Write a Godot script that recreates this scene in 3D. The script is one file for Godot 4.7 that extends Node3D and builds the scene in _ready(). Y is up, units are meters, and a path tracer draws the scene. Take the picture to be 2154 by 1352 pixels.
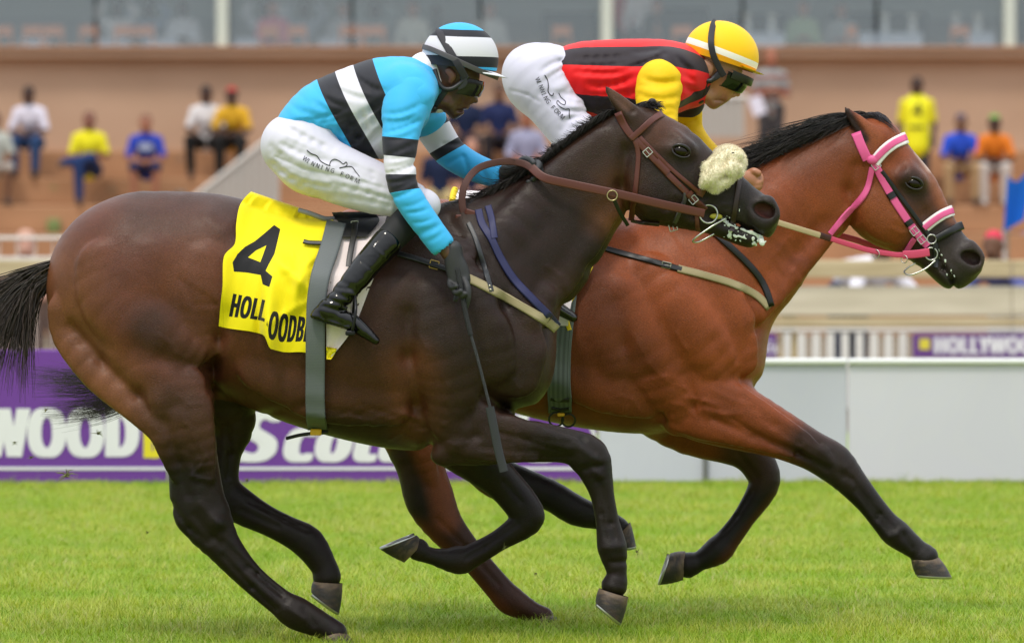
extends Node3D
# Two racehorses and their jockeys at the gallop, rails, hoardings and a grandstand behind.

# ---------------------------------------------------------------- measuring
const F := 12400.0          # focal length of the long lens, in units of the plan's grid
const CAM_Z := 20.0
const CAM_Y := 1.4
const NEAR_Z := 0.0         # plane of the near horse
const FAR_Z := -1.0         # plane of the far horse

func P(px: float, py: float, z: float) -> Vector3:
	var d := CAM_Z - z
	return Vector3((px - 1077.0) * d / F, CAM_Y - (py - 482.0) * d / F, z)

func S(z: float) -> float:      # metres per grid unit at a depth
	return (CAM_Z - z) / F

func L(c: Color) -> Color:
	return c.srgb_to_linear()

# ---------------------------------------------------------------- names and tags
var used_names := {}

func numbered(called: String) -> String:
	if not used_names.has(called):
		used_names[called] = 0
		return called
	used_names[called] += 1
	return "%s_%03d" % [called, used_names[called]]

func tag(o: Node, label: String, category: String, group := "") -> Node:
	if label != "":
		o.set_meta("label", label)
	if category != "":
		o.set_meta("category", category)
	if group != "":
		o.set_meta("group", group)
	return o

func thing(called: String, label: String, category: String, at: Vector3, group := "") -> Node3D:
	var o := Node3D.new()
	o.name = numbered(called)
	add_child(o)
	o.position = at
	tag(o, label, category, group)
	return o

func origin_of(n: Node) -> Vector3:
	var at := Vector3.ZERO
	while n is Node3D and n != self:
		at += n.position
		n = n.get_parent()
	return at

func structure(o: Node) -> Node:
	o.set_meta("kind", "structure")
	return o

# ---------------------------------------------------------------- mesh builder (world coordinates)
class MB:
	var v := PackedVector3Array()
	var n := PackedVector3Array()
	var c := PackedColorArray()
	var uv := PackedVector2Array()
	var ix := PackedInt32Array()
	var col := Color(1, 1, 1)

	func vert(p: Vector3, nn: Vector3, t := Vector2.ZERO) -> int:
		v.append(p); n.append(nn); c.append(col); uv.append(t)
		return v.size() - 1

	func tri(a: int, b: int, d: int) -> void:
		if (v[b] - v[a]).cross(v[d] - v[a]).dot(n[a] + n[b] + n[d]) > 0.0:
			ix.append(a); ix.append(d); ix.append(b)
		else:
			ix.append(a); ix.append(b); ix.append(d)

	func quad(p0: Vector3, p1: Vector3, p2: Vector3, p3: Vector3, nn: Vector3, flat_uv := Rect2(0, 0, 1, 1)) -> void:
		var a := vert(p0, nn, flat_uv.position)
		var b := vert(p1, nn, Vector2(flat_uv.end.x, flat_uv.position.y))
		var d := vert(p2, nn, flat_uv.end)
		var e := vert(p3, nn, Vector2(flat_uv.position.x, flat_uv.end.y))
		tri(a, b, d); tri(a, d, e)

	# a box with chamfered edges: centre, size, bevel, turn
	func box(at: Vector3, size: Vector3, bev := 0.0, turn := Basis.IDENTITY) -> void:
		var h := size * 0.5
		bev = minf(bev, minf(h.x, minf(h.y, h.z)) * 0.9)
		var axes := [[0, 1, 2], [1, 2, 0], [2, 0, 1]]
		for ax in axes:
			for s: float in [-1.0, 1.0]:
				var nn := Vector3.ZERO
				nn[ax[0]] = s
				var q: Array[Vector3] = []
				for k in 4:
					var p := Vector3.ZERO
					p[ax[0]] = s * h[ax[0]]
					p[ax[1]] = (h[ax[1]] - bev) * (1.0 if k == 1 or k == 2 else -1.0)
					p[ax[2]] = (h[ax[2]] - bev) * (1.0 if k >= 2 else -1.0)
					q.append(at + turn * p)
				quad(q[0], q[1], q[2], q[3], turn * nn)
		if bev <= 0.0:
			return
		for ax in axes:   # twelve edges
			for s1: float in [-1.0, 1.0]:
				for s2: float in [-1.0, 1.0]:
					var q: Array[Vector3] = []
					var nn := Vector3.ZERO
					nn[ax[1]] = s1
					nn[ax[2]] = s2
					for k in 4:
						var p := Vector3.ZERO
						p[ax[0]] = (h[ax[0]] - bev) * (1.0 if k == 1 or k == 2 else -1.0)
						p[ax[1]] = s1 * (h[ax[1]] - (bev if k >= 2 else 0.0))
						p[ax[2]] = s2 * (h[ax[2]] - (0.0 if k >= 2 else bev))
						q.append(at + turn * p)
					quad(q[0], q[1], q[2], q[3], turn * nn.normalized())
		for sx: float in [-1.0, 1.0]:
			for sy: float in [-1.0, 1.0]:
				for sz: float in [-1.0, 1.0]:
					var nn := turn * (Vector3(sx, sy, sz).normalized())
					var a := vert(at + turn * Vector3(sx * h.x, sy * (h.y - bev), sz * (h.z - bev)), nn)
					var b := vert(at + turn * Vector3(sx * (h.x - bev), sy * h.y, sz * (h.z - bev)), nn)
					var d := vert(at + turn * Vector3(sx * (h.x - bev), sy * (h.y - bev), sz * h.z), nn)
					tri(a, b, d)

	# a round tube through points, one radius each; flat > 0 squashes it along up
	func tube(pts: PackedVector3Array, radii: PackedFloat32Array, sides := 8, squash := 1.0, up := Vector3(0, 0, 1), caps := true) -> void:
		var base := v.size()
		var m := pts.size()
		var run := 0.0
		for i in m:
			var t := (pts[mini(i + 1, m - 1)] - pts[maxi(i - 1, 0)]).normalized()
			var b := up.cross(t)
			if b.length() < 0.01:
				b = Vector3(0.31, 0.9, 0.2).cross(t)
			b = b.normalized()
			var u := t.cross(b).normalized()
			if i > 0:
				run += pts[i].distance_to(pts[i - 1])
			for k in sides:
				var a := TAU * k / sides
				var o := b * cos(a) + u * sin(a) * squash
				var nn := (b * cos(a) * squash + u * sin(a)).normalized()
				vert(pts[i] + o * radii[i], nn, Vector2(float(k) / sides, run))
		for i in m - 1:
			for k in sides:
				var k2 := (k + 1) % sides
				tri(base + i * sides + k, base + i * sides + k2, base + (i + 1) * sides + k2)
				tri(base + i * sides + k, base + (i + 1) * sides + k2, base + (i + 1) * sides + k)
		if caps:
			for e: int in [0, m - 1]:
				var t := (pts[1] - pts[0]).normalized() * -1.0 if e == 0 else (pts[m - 1] - pts[m - 2]).normalized()
				var mid := vert(pts[e], t)
				var first := v.size()
				for k in sides:
					vert(v[base + e * sides + k], t)
				for k in sides:
					tri(mid, first + k, first + (k + 1) % sides)

	# a ring surface: rows of points, all rows of equal length; closed joins ends of a row
	func sheet(rows: Array, closed := false, uvs := true) -> void:
		var base := v.size()
		var m := rows.size()
		var w: int = rows[0].size()
		for i in m:
			for k in w:
				var l: int = (k - 1 + w) % w if closed else maxi(k - 1, 0)
				var r: int = (k + 1) % w if closed else mini(k + 1, w - 1)
				var du: Vector3 = rows[i][r] - rows[i][l]
				var dv: Vector3 = rows[mini(i + 1, m - 1)][k] - rows[maxi(i - 1, 0)][k]
				var nn := du.cross(dv)
				vert(rows[i][k], nn.normalized() if nn.length() > 1e-12 else Vector3.UP, Vector2(float(k) / maxf(1.0, w - 1), float(i) / maxf(1.0, m - 1)))
		for i in m - 1:
			for k in (w if closed else w - 1):
				var k2 := (k + 1) % w
				tri(base + i * w + k, base + i * w + k2, base + (i + 1) * w + k2)
				tri(base + i * w + k, base + (i + 1) * w + k2, base + (i + 1) * w + k)

	# an ellipsoid
	func ball(at: Vector3, r: Vector3, turn := Basis.IDENTITY, rings := 10, seg := 16) -> void:
		var base := v.size()
		for i in rings + 1:
			var th := PI * i / rings
			for k in seg:
				var ph := TAU * k / seg
				var d := Vector3(sin(th) * cos(ph), cos(th), sin(th) * sin(ph))
				vert(at + turn * (d * r), (turn * (d / r)).normalized(), Vector2(float(k) / seg, float(i) / rings))
		for i in rings:
			for k in seg:
				var k2 := (k + 1) % seg
				tri(base + i * seg + k, base + i * seg + k2, base + (i + 1) * seg + k2)
				tri(base + i * seg + k, base + (i + 1) * seg + k2, base + (i + 1) * seg + k)

	# a ring (torus)
	func ring(at: Vector3, axis_a: Vector3, axis_b: Vector3, r: float, thick: float, seg := 24) -> void:
		var pts := PackedVector3Array()
		var rad := PackedFloat32Array()
		for i in seg + 1:
			var a := TAU * i / seg
			pts.append(at + axis_a * cos(a) * r + axis_b * sin(a) * r)
			rad.append(thick)
		tube(pts, rad, 7, 1.0, axis_a.cross(axis_b).normalized(), false)

	# an outline in the plane of two axes, pushed out along the third
	func slab(at: Vector3, ax: Vector3, ay: Vector3, az: Vector3, outline: PackedVector2Array, thick: float) -> void:
		var t := Geometry2D.triangulate_polygon(outline)
		for s: float in [0.0, 1.0]:
			var base := v.size()
			for q in outline:
				vert(at + ax * q.x + ay * q.y + az * thick * s, az * (s * 2.0 - 1.0), q)
			for i in range(0, t.size(), 3):
				tri(base + t[i], base + t[i + 1], base + t[i + 2])
		var area := 0.0
		for i in outline.size():
			area += outline[i].cross(outline[(i + 1) % outline.size()])
		for i in outline.size():
			var a := outline[i]
			var b := outline[(i + 1) % outline.size()]
			var e := (b - a).normalized()
			var o := Vector2(e.y, -e.x) * signf(area)
			var nn := (ax * o.x + ay * o.y).normalized()
			quad(at + ax * a.x + ay * a.y, at + ax * b.x + ay * b.y, at + ax * b.x + ay * b.y + az * thick, at + ax * a.x + ay * a.y + az * thick, nn)

	func arrays(off: Vector3) -> Array:
		var moved := PackedVector3Array(v)
		for i in moved.size():
			moved[i] -= off
		var a := []
		a.resize(Mesh.ARRAY_MAX)
		a[Mesh.ARRAY_VERTEX] = moved
		a[Mesh.ARRAY_NORMAL] = n
		a[Mesh.ARRAY_COLOR] = c
		a[Mesh.ARRAY_TEX_UV] = uv
		a[Mesh.ARRAY_INDEX] = ix
		return a

func put(m: MB, called: String, mat: Material, parent: Node = null, label := "") -> MeshInstance3D:
	var o := MeshInstance3D.new()
	if m.v.size() == 0:
		push_error("empty " + called)
	var mesh := ArrayMesh.new()
	mesh.add_surface_from_arrays(Mesh.PRIMITIVE_TRIANGLES, m.arrays(origin_of(parent) if parent else Vector3.ZERO))
	mesh.surface_set_material(0, mat)
	o.mesh = mesh
	if parent:
		o.name = called
		parent.add_child(o, true)
	else:
		o.name = numbered(called)
		add_child(o)
	if label != "":
		o.set_meta("label", label)
	if twin != null:       # the same strap on the other side
		var other := twin
		twin = null
		put(other, called, mat, parent)
	return o

# ---------------------------------------------------------------- soft bodies
# Round bones with tapering radii, joined by a smooth minimum; grooves press lines into the skin or raise them.
class Body:
	var p := PackedFloat32Array()      # 15 per bone
	var n := 0
	var g := PackedFloat32Array()      # 9 per groove
	var gn := 0
	var smax := 0.0
	var all := PackedInt32Array()
	var gall := PackedInt32Array()

	func bone(a: Vector3, b: Vector3, ra: float, rb: float, ka: float, kb: float, s: float, op := 0.0, ma := 0.0, mb := 0.0) -> void:
		var d := b - a
		var l2 := d.length_squared()
		p.append_array(PackedFloat32Array([a.x, a.y, a.z, d.x, d.y, d.z, (1.0 / l2 if l2 > 1e-9 else 0.0), ra, rb - ra, ka, kb - ka, s, op, ma, mb]))
		all.append(n)
		smax = maxf(smax, s)
		n += 1

	func groove(a: Vector2, b: Vector2, w: float, depth: float, z0: float, z1: float) -> void:
		g.append_array(PackedFloat32Array([a.x, a.y, b.x - a.x, b.y - a.y, 1.0 / maxf((b - a).length_squared(), 1e-9), w, depth, z0, z1]))
		gall.append(gn)
		gn += 1

	func at(x: float, y: float, z: float, ids: PackedInt32Array, gids: PackedInt32Array) -> float:
		var d := 9.0
		var cd := 9.0           # distance to the chain in hand
		var cs := 0.01
		var cid := -1.0
		for i in ids:
			var o := i * 15
			if p[o + 12] != cid:
				if cid >= 0.0 and cid < 1000.0:
					var h := cs - absf(d - cd)
					h = h / cs if h > 0.0 else 0.0
					d = (d if d < cd else cd) - h * h * cs * 0.25
				elif cid >= 1000.0:
					var h := cs - absf(d + cd)
					h = h / cs if h > 0.0 else 0.0
					d = (d if d > -cd else -cd) + h * h * cs * 0.25
				cd = 9.0
				cid = p[o + 12]
				cs = p[o + 11]
			var ux := x - p[o]
			var uy := y - p[o + 1]
			var uz := z - p[o + 2]
			var t := (ux * p[o + 3] + uy * p[o + 4] + uz * p[o + 5]) * p[o + 6]
			t = 0.0 if t < 0.0 else (1.0 if t > 1.0 else t)
			ux -= p[o + 3] * t
			uy -= p[o + 4] * t
			uz = (uz - p[o + 5] * t) / (p[o + 9] + p[o + 10] * t)
			var e := sqrt(ux * ux + uy * uy + uz * uz) - p[o + 7] - p[o + 8] * t - t * (1.0 - t) * ((1.0 - t) * p[o + 13] - t * p[o + 14])
			if e < cd:
				cd = e
		if cid >= 0.0 and cid < 1000.0:
			var h := cs - absf(d - cd)
			h = h / cs if h > 0.0 else 0.0
			d = (d if d < cd else cd) - h * h * cs * 0.25
		elif cid >= 1000.0:
			var h := cs - absf(d + cd)
			h = h / cs if h > 0.0 else 0.0
			d = (d if d > -cd else -cd) + h * h * cs * 0.25
		for i in gids:
			var o := i * 9
			if z < g[o + 7] or z > g[o + 8]:
				continue
			var ux := x - g[o]
			var uy := y - g[o + 1]
			var t := (ux * g[o + 2] + uy * g[o + 3]) * g[o + 4]
			t = 0.0 if t < 0.0 else (1.0 if t > 1.0 else t)
			ux -= g[o + 2] * t
			uy -= g[o + 3] * t
			var q := (ux * ux + uy * uy) / (g[o + 5] * g[o + 5])
			if q < 5.0:
				d += g[o + 6] * exp(-q)
		return d

	func near_ids(x: float, y: float, z: float, reach: float, among: PackedInt32Array) -> PackedInt32Array:
		var m := among.size()
		var es := PackedFloat32Array()
		var bs := PackedFloat32Array()
		es.resize(m)
		bs.resize(m)
		var run := 0
		var best := 99.0
		var id := -1.0
		for w in m:
			var o := among[w] * 15
			if p[o + 12] != id:
				for q in range(run, w):
					bs[q] = best
				run = w
				best = 99.0
				id = p[o + 12]
			var ux := x - p[o]
			var uy := y - p[o + 1]
			var uz := z - p[o + 2]
			var t := (ux * p[o + 3] + uy * p[o + 4] + uz * p[o + 5]) * p[o + 6]
			t = 0.0 if t < 0.0 else (1.0 if t > 1.0 else t)
			ux -= p[o + 3] * t
			uy -= p[o + 4] * t
			uz = (uz - p[o + 5] * t) / (p[o + 9] + p[o + 10] * t)
			var e := sqrt(ux * ux + uy * uy + uz * uz) - p[o + 7] - p[o + 8] * t
			es[w] = e
			if e < best:
				best = e
		for q in range(run, m):
			bs[q] = best
		var r := PackedInt32Array()
		for w in m:
			var o := among[w] * 15
			var e := es[w]
			var slack := reach / minf(1.0, minf(p[o + 9], p[o + 9] + p[o + 10])) + 0.004
			if e > slack + smax * 1.75 or e > bs[w] + slack * 3.0:
				continue
			r.append(among[w])
		return r

	func near_grooves(x: float, y: float, reach: float, among := gall) -> PackedInt32Array:
		var r := PackedInt32Array()
		for i in among:
			var o := i * 9
			var ux := x - g[o]
			var uy := y - g[o + 1]
			var t := clampf((ux * g[o + 2] + uy * g[o + 3]) * g[o + 4], 0.0, 1.0)
			ux -= g[o + 2] * t
			uy -= g[o + 3] * t
			if sqrt(ux * ux + uy * uy) < reach + g[o + 5] * 2.3:
				r.append(i)
		return r

	# the z of the skin, seen from the side (s = 1) or from the other side (s = -1); NAN where there is none
	func skin(x: float, y: float, s: float, mid: float) -> float:
		var ids := PackedInt32Array()
		for i in n:
			var o := i * 15
			var ux := x - p[o]
			var uy := y - p[o + 1]
			var l2 := p[o + 3] * p[o + 3] + p[o + 4] * p[o + 4]
			var t := clampf((ux * p[o + 3] + uy * p[o + 4]) / maxf(l2, 1e-9), 0.0, 1.0)
			ux -= p[o + 3] * t
			uy -= p[o + 4] * t
			if sqrt(ux * ux + uy * uy) < p[o + 7] + p[o + 8] * t + p[o + 11] + 0.03:
				ids.append(i)
		var gs := near_grooves(x, y, 0.01)
		var z := mid + s * 0.6
		for k in 60:
			var d := at(x, y, z, ids, gs)
			if d < 0.0012:
				return z
			z -= s * maxf(d * 0.55, 0.0012)
			if (z - mid) * s < -0.5:
				break
		return NAN

	var soften := 1
	var dropped := 0
	var h := 0.01
	var lo := Vector3.ZERO
	var dim := Vector3i.ZERO
	var blocks := PackedInt32Array()
	var res_keys := []
	var res_pos := []
	var res_quads := []
	var res_norm := []
	var cand: Array[PackedInt32Array] = []
	const B := 4

	func key(i: int, j: int, k: int) -> int:
		return i + 4096 * (j + 4096 * k)

	func work(si: int) -> void:
		var s0 := blocks[si * 3] * B * 4
		var s1 := blocks[si * 3 + 1] * B * 4
		var s2 := blocks[si * 3 + 2] * B * 4
		var big := h * B * 4 * 0.87
		var c := lo + Vector3(s0 + B * 2, s1 + B * 2, s2 + B * 2) * h
		var ids := near_ids(c.x, c.y, c.z, big, cand[si])
		if ids.is_empty():
			return
		var gids := near_grooves(c.x, c.y, big)
		var dc := at(c.x, c.y, c.z, ids, gids)
		if dc > big * 3.2 + 0.02 or dc < -big * 3.4 - 0.02:
			return
		var keys := PackedInt64Array()
		var pos := PackedVector3Array()
		var nrm := PackedVector3Array()
		var quads := PackedInt64Array()
		for kk in 4:
			for jj in 4:
				for ii in 4:
					block(s0 + ii * B, s1 + jj * B, s2 + kk * B, ids, gids, keys, pos, nrm, quads)
		res_keys[si] = keys
		res_pos[si] = pos
		res_quads[si] = quads
		res_norm[si] = nrm

	func block(b0: int, b1: int, b2: int, among: PackedInt32Array, gamong: PackedInt32Array, keys: PackedInt64Array, pos: PackedVector3Array, nrm: PackedVector3Array, quads: PackedInt64Array) -> void:
		var cx := lo.x + (b0 + B * 0.5) * h
		var cy := lo.y + (b1 + B * 0.5) * h
		var cz := lo.z + (b2 + B * 0.5) * h
		var half := h * B * 0.87
		var ids := near_ids(cx, cy, cz, half, among)
		if ids.is_empty():
			return
		var gids := near_grooves(cx, cy, half, gamong)
		var dc := at(cx, cy, cz, ids, gids)
		if dc > half * 3.2 + 0.01 or dc < -half * 3.4 - 0.012:
			return
		var f := PackedFloat32Array()
		f.resize(125)
		var q := 0
		var any := 0
		for k in 5:
			for j in 5:
				for i in 5:
					var d := at(lo.x + (b0 + i) * h, lo.y + (b1 + j) * h, lo.z + (b2 + k) * h, ids, gids)
					f[q] = d
					if d < 0.0:
						any += 1
					q += 1
		if any == 0 or any == 125:
			return
		for k in 4:
			for j in 4:
				for i in 4:
					var o := i + 5 * (j + 5 * k)
					var c0 := f[o]; var c1 := f[o + 1]; var c2 := f[o + 5]; var c3 := f[o + 6]
					var c4 := f[o + 25]; var c5 := f[o + 26]; var c6 := f[o + 30]; var c7 := f[o + 31]
					var neg := int(c0 < 0) + int(c1 < 0) + int(c2 < 0) + int(c3 < 0) + int(c4 < 0) + int(c5 < 0) + int(c6 < 0) + int(c7 < 0)
					if neg == 0 or neg == 8:
						continue
					var sx := 0.0; var sy := 0.0; var sz := 0.0; var m := 0
					if (c0 < 0) != (c1 < 0): sx += c0 / (c0 - c1); m += 1
					if (c2 < 0) != (c3 < 0): sx += c2 / (c2 - c3); sy += 1.0; m += 1
					if (c4 < 0) != (c5 < 0): sx += c4 / (c4 - c5); sz += 1.0; m += 1
					if (c6 < 0) != (c7 < 0): sx += c6 / (c6 - c7); sy += 1.0; sz += 1.0; m += 1
					if (c0 < 0) != (c2 < 0): sy += c0 / (c0 - c2); m += 1
					if (c1 < 0) != (c3 < 0): sy += c1 / (c1 - c3); sx += 1.0; m += 1
					if (c4 < 0) != (c6 < 0): sy += c4 / (c4 - c6); sz += 1.0; m += 1
					if (c5 < 0) != (c7 < 0): sy += c5 / (c5 - c7); sx += 1.0; sz += 1.0; m += 1
					if (c0 < 0) != (c4 < 0): sz += c0 / (c0 - c4); m += 1
					if (c1 < 0) != (c5 < 0): sz += c1 / (c1 - c5); sx += 1.0; m += 1
					if (c2 < 0) != (c6 < 0): sz += c2 / (c2 - c6); sy += 1.0; m += 1
					if (c3 < 0) != (c7 < 0): sz += c3 / (c3 - c7); sx += 1.0; sy += 1.0; m += 1
					var gi := b0 + i; var gj := b1 + j; var gk := b2 + k
					keys.append(key(gi, gj, gk))
					pos.append(Vector3(lo.x + (gi + sx / m) * h, lo.y + (gj + sy / m) * h, lo.z + (gk + sz / m) * h))
					nrm.append(Vector3(c1 - c0 + c3 - c2 + c5 - c4 + c7 - c6, c2 - c0 + c3 - c1 + c6 - c4 + c7 - c5, c4 - c0 + c5 - c1 + c6 - c2 + c7 - c3).normalized())
					if (c0 < 0) != (c1 < 0):
						quads.append_array(PackedInt64Array([key(gi, gj, gk), key(gi, gj - 1, gk), key(gi, gj - 1, gk - 1), key(gi, gj, gk - 1)]))
					if (c0 < 0) != (c2 < 0):
						quads.append_array(PackedInt64Array([key(gi, gj, gk), key(gi - 1, gj, gk), key(gi - 1, gj, gk - 1), key(gi, gj, gk - 1)]))
					if (c0 < 0) != (c4 < 0):
						quads.append_array(PackedInt64Array([key(gi, gj, gk), key(gi - 1, gj, gk), key(gi - 1, gj - 1, gk), key(gi, gj - 1, gk)]))

	# meshes the field into a builder; only within the box from bmin to bmax if given
	func mesh(cell: float, into: MB) -> void:
		h = cell
		var a := Vector3(9, 9, 9)
		var b := Vector3(-9, -9, -9)
		for i in n:
			var o := i * 15
			if p[o + 12] >= 1000.0:
				continue
			var kk := maxf(1.0, maxf(p[o + 9], p[o + 9] + p[o + 10]))
			for e in 2:
				var c := Vector3(p[o] + p[o + 3] * e, p[o + 1] + p[o + 4] * e, p[o + 2] + p[o + 5] * e)
				var r := (p[o + 7] + p[o + 8] * e) * kk + h * 3.0 + p[o + 11] * 0.7
				a = a.min(c - Vector3(r, r, r))
				b = b.max(c + Vector3(r, r, r))
		lo = a
		dim = Vector3i(((b - a) / (h * B * 4)).ceil())
		# coarse: which blocks can hold skin, and which bones reach them
		var mark := {}
		var size := h * B * 4
		for i in n:
			var o := i * 15
			var kk := maxf(1.0, maxf(p[o + 9], p[o + 9] + p[o + 10]))
			var kz := maxf(p[o + 9], p[o + 9] + p[o + 10])
			var rr := maxf(p[o + 7], p[o + 7] + p[o + 8])
			var r := Vector3(rr, rr, rr * kz) + Vector3.ONE * (smax + h)
			var a1 := Vector3(p[o], p[o + 1], p[o + 2])
			var b1 := a1 + Vector3(p[o + 3], p[o + 4], p[o + 5])
			var i0 := Vector3i(((a1.min(b1) - r - lo) / size).floor()).max(Vector3i.ZERO)
			var i1 := Vector3i(((a1.max(b1) + r - lo) / size).ceil()).min(dim)
			for z in range(i0.z, i1.z):
				for y in range(i0.y, i1.y):
					for x in range(i0.x, i1.x):
						var mk := x + 1024 * (y + 1024 * z)
						var l: Variant = mark.get(mk)
						if l == null:
							mark[mk] = [i]
						else:
							l.append(i)
		blocks = PackedInt32Array()
		cand.clear()
		for m: int in mark:
			blocks.append(m % 1024)
			blocks.append((m / 1024) % 1024)
			blocks.append(m / 1048576)
			cand.append(PackedInt32Array(mark[m]))
		var count := blocks.size() / 3
		res_keys.resize(count); res_pos.resize(count); res_quads.resize(count); res_norm.resize(count)
		var t0 := Time.get_ticks_msec()
		var task := WorkerThreadPool.add_group_task(work, count, -1, true)
		WorkerThreadPool.wait_for_group_task_completion(task)
		var t1 := Time.get_ticks_msec()
		var at_of := {}
		var base := into.v.size()
		var pts := PackedVector3Array()
		var nn := PackedVector3Array()
		for bi in count:
			if res_keys[bi] == null:
				continue
			var keys: PackedInt64Array = res_keys[bi]
			for q in keys.size():
				at_of[keys[q]] = pts.size() + q
			pts.append_array(res_pos[bi])
			nn.append_array(res_norm[bi])
		var ix := PackedInt32Array()
		for bi in count:
			if res_quads[bi] == null:
				continue
			var quads: PackedInt64Array = res_quads[bi]
			for q in range(0, quads.size(), 4):
				var k0: int = at_of.get(quads[q], -1)
				var k1: int = at_of.get(quads[q + 1], -1)
				var k2: int = at_of.get(quads[q + 2], -1)
				var k3: int = at_of.get(quads[q + 3], -1)
				if k0 < 0 or k1 < 0 or k2 < 0 or k3 < 0:
					dropped += 1
					continue
				ix.append_array(PackedInt32Array([k0, k1, k2, k3]))
		for pass_no in soften:
			var sum := PackedVector3Array(nn)
			for q in range(0, ix.size(), 4):
				var t := nn[ix[q]] + nn[ix[q + 1]] + nn[ix[q + 2]] + nn[ix[q + 3]]
				sum[ix[q]] += t * 0.25
				sum[ix[q + 1]] += t * 0.25
				sum[ix[q + 2]] += t * 0.25
				sum[ix[q + 3]] += t * 0.25
			for q in nn.size():
				nn[q] = sum[q].normalized()
		into.v.append_array(pts)
		into.n.append_array(nn)
		var cc := PackedColorArray()
		cc.resize(pts.size())
		cc.fill(into.col)
		into.c.append_array(cc)
		var uu := PackedVector2Array()
		uu.resize(pts.size())
		into.uv.append_array(uu)
		for q in range(0, ix.size(), 4):
			into.tri(base + ix[q], base + ix[q + 1], base + ix[q + 2])
			into.tri(base + ix[q], base + ix[q + 2], base + ix[q + 3])
		res_keys.clear(); res_pos.clear(); res_quads.clear(); res_norm.clear()

# a chain of round stations [grid x, grid y, grid radius, z off the plane (m), side ratio], rounded off by a spline
var chain_id := 0
func chain(b: Body, plane: float, stations: Array, s := 14.0, carve := false, steps := 3) -> void:
	chain_id = (chain_id + 1) % 900
	var id := chain_id + (1000.0 if carve else 0.0)
	var q: Array = []
	var m := stations.size()
	for i in maxi(1, m - 1):
		var a: Array = stations[maxi(i - 1, 0)]
		var e: Array = stations[i]
		var f: Array = stations[mini(i + 1, m - 1)]
		var g: Array = stations[mini(i + 2, m - 1)]
		for k in steps:
			var t := float(k) / steps
			var r := []
			for w in 5:
				r.append(lerpf(cubic_interpolate(e[w], f[w], a[w], g[w], t), lerpf(e[w], f[w], t), 0.2 if w == 2 else 0.0))
			q.append(r)
	q.append(stations[m - 1])
	for i in q.size() - 1:
		var za: float = plane + q[i][3]
		var zb: float = plane + q[i + 1][3]
		var r0: float = maxf(q[i][2], 0.5)
		var r1: float = maxf(q[i + 1][2], 0.5)
		var ma: float = ((r1 - q[i - 1][2]) * 0.5 if i > 0 else r1 - r0) - (r1 - r0)
		var mb: float = ((q[i + 2][2] - r0) * 0.5 if i + 2 < q.size() else r1 - r0) - (r1 - r0)
		b.bone(P(q[i][0], q[i][1], za), P(q[i + 1][0], q[i + 1][1], zb), r0 * S(za), r1 * S(zb), q[i][4], q[i + 1][4], s * S(plane), id, ma * S(za), mb * S(zb))

# stations given in metres: [x, y, z, radius, side ratio]
func chain_m(b: Body, stations: Array, s := 0.02, carve := false) -> void:
	chain_id = (chain_id + 1) % 900
	var id := chain_id + (1000.0 if carve else 0.0)
	for i in maxi(1, stations.size() - 1):
		var e: Array = stations[i]
		var f: Array = stations[mini(i + 1, stations.size() - 1)]
		b.bone(Vector3(e[0], e[1], e[2]), Vector3(f[0], f[1], f[2]), e[3], f[3], e[4], f[4], s, id)

# muscle bellies laid on the skin, on both sides or on one: [grid x, y, radius], rise above the skin in metres
func muscle(b: Body, plane: float, pts: Array, rise: float, s := 9.0, sides := 2, flat := 0.42) -> void:
	for e in sides:
		var sg := 1.0 if e == 0 else -1.0
		var st := []
		for i in pts.size():
			var w := P(pts[i][0], pts[i][1], plane + 0.12)
			var z := b.skin(w.x, w.y, sg, plane)
			if is_nan(z):
				continue
			var r: float = pts[i][2]
			var up := rise * (0.35 if i == 0 or i == pts.size() - 1 else 1.0)
			st.append([pts[i][0], pts[i][1], r, (z - plane) + sg * (up - r * S(plane) * flat), flat])
		if st.size() > 1:
			pending.append([st, s])

var pending := []
func set_muscles(b: Body, plane: float) -> void:
	for q: Array in pending:
		chain(b, plane, q[0], q[1])
	pending.clear()

# a line pressed into (depth > 0) or raised on (depth < 0) the side; grid points, width and depth in grid units
func line(b: Body, plane: float, pts: Array, w: float, depth: float, z0 := -1.0, z1 := 1.0) -> void:
	for i in pts.size() - 1:
		var a := P(pts[i][0], pts[i][1], plane + 0.15)
		var c := P(pts[i + 1][0], pts[i + 1][1], plane + 0.15)
		b.groove(Vector2(a.x, a.y), Vector2(c.x, c.y), w * S(plane), depth * S(plane), plane + z0, plane + z1)

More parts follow.
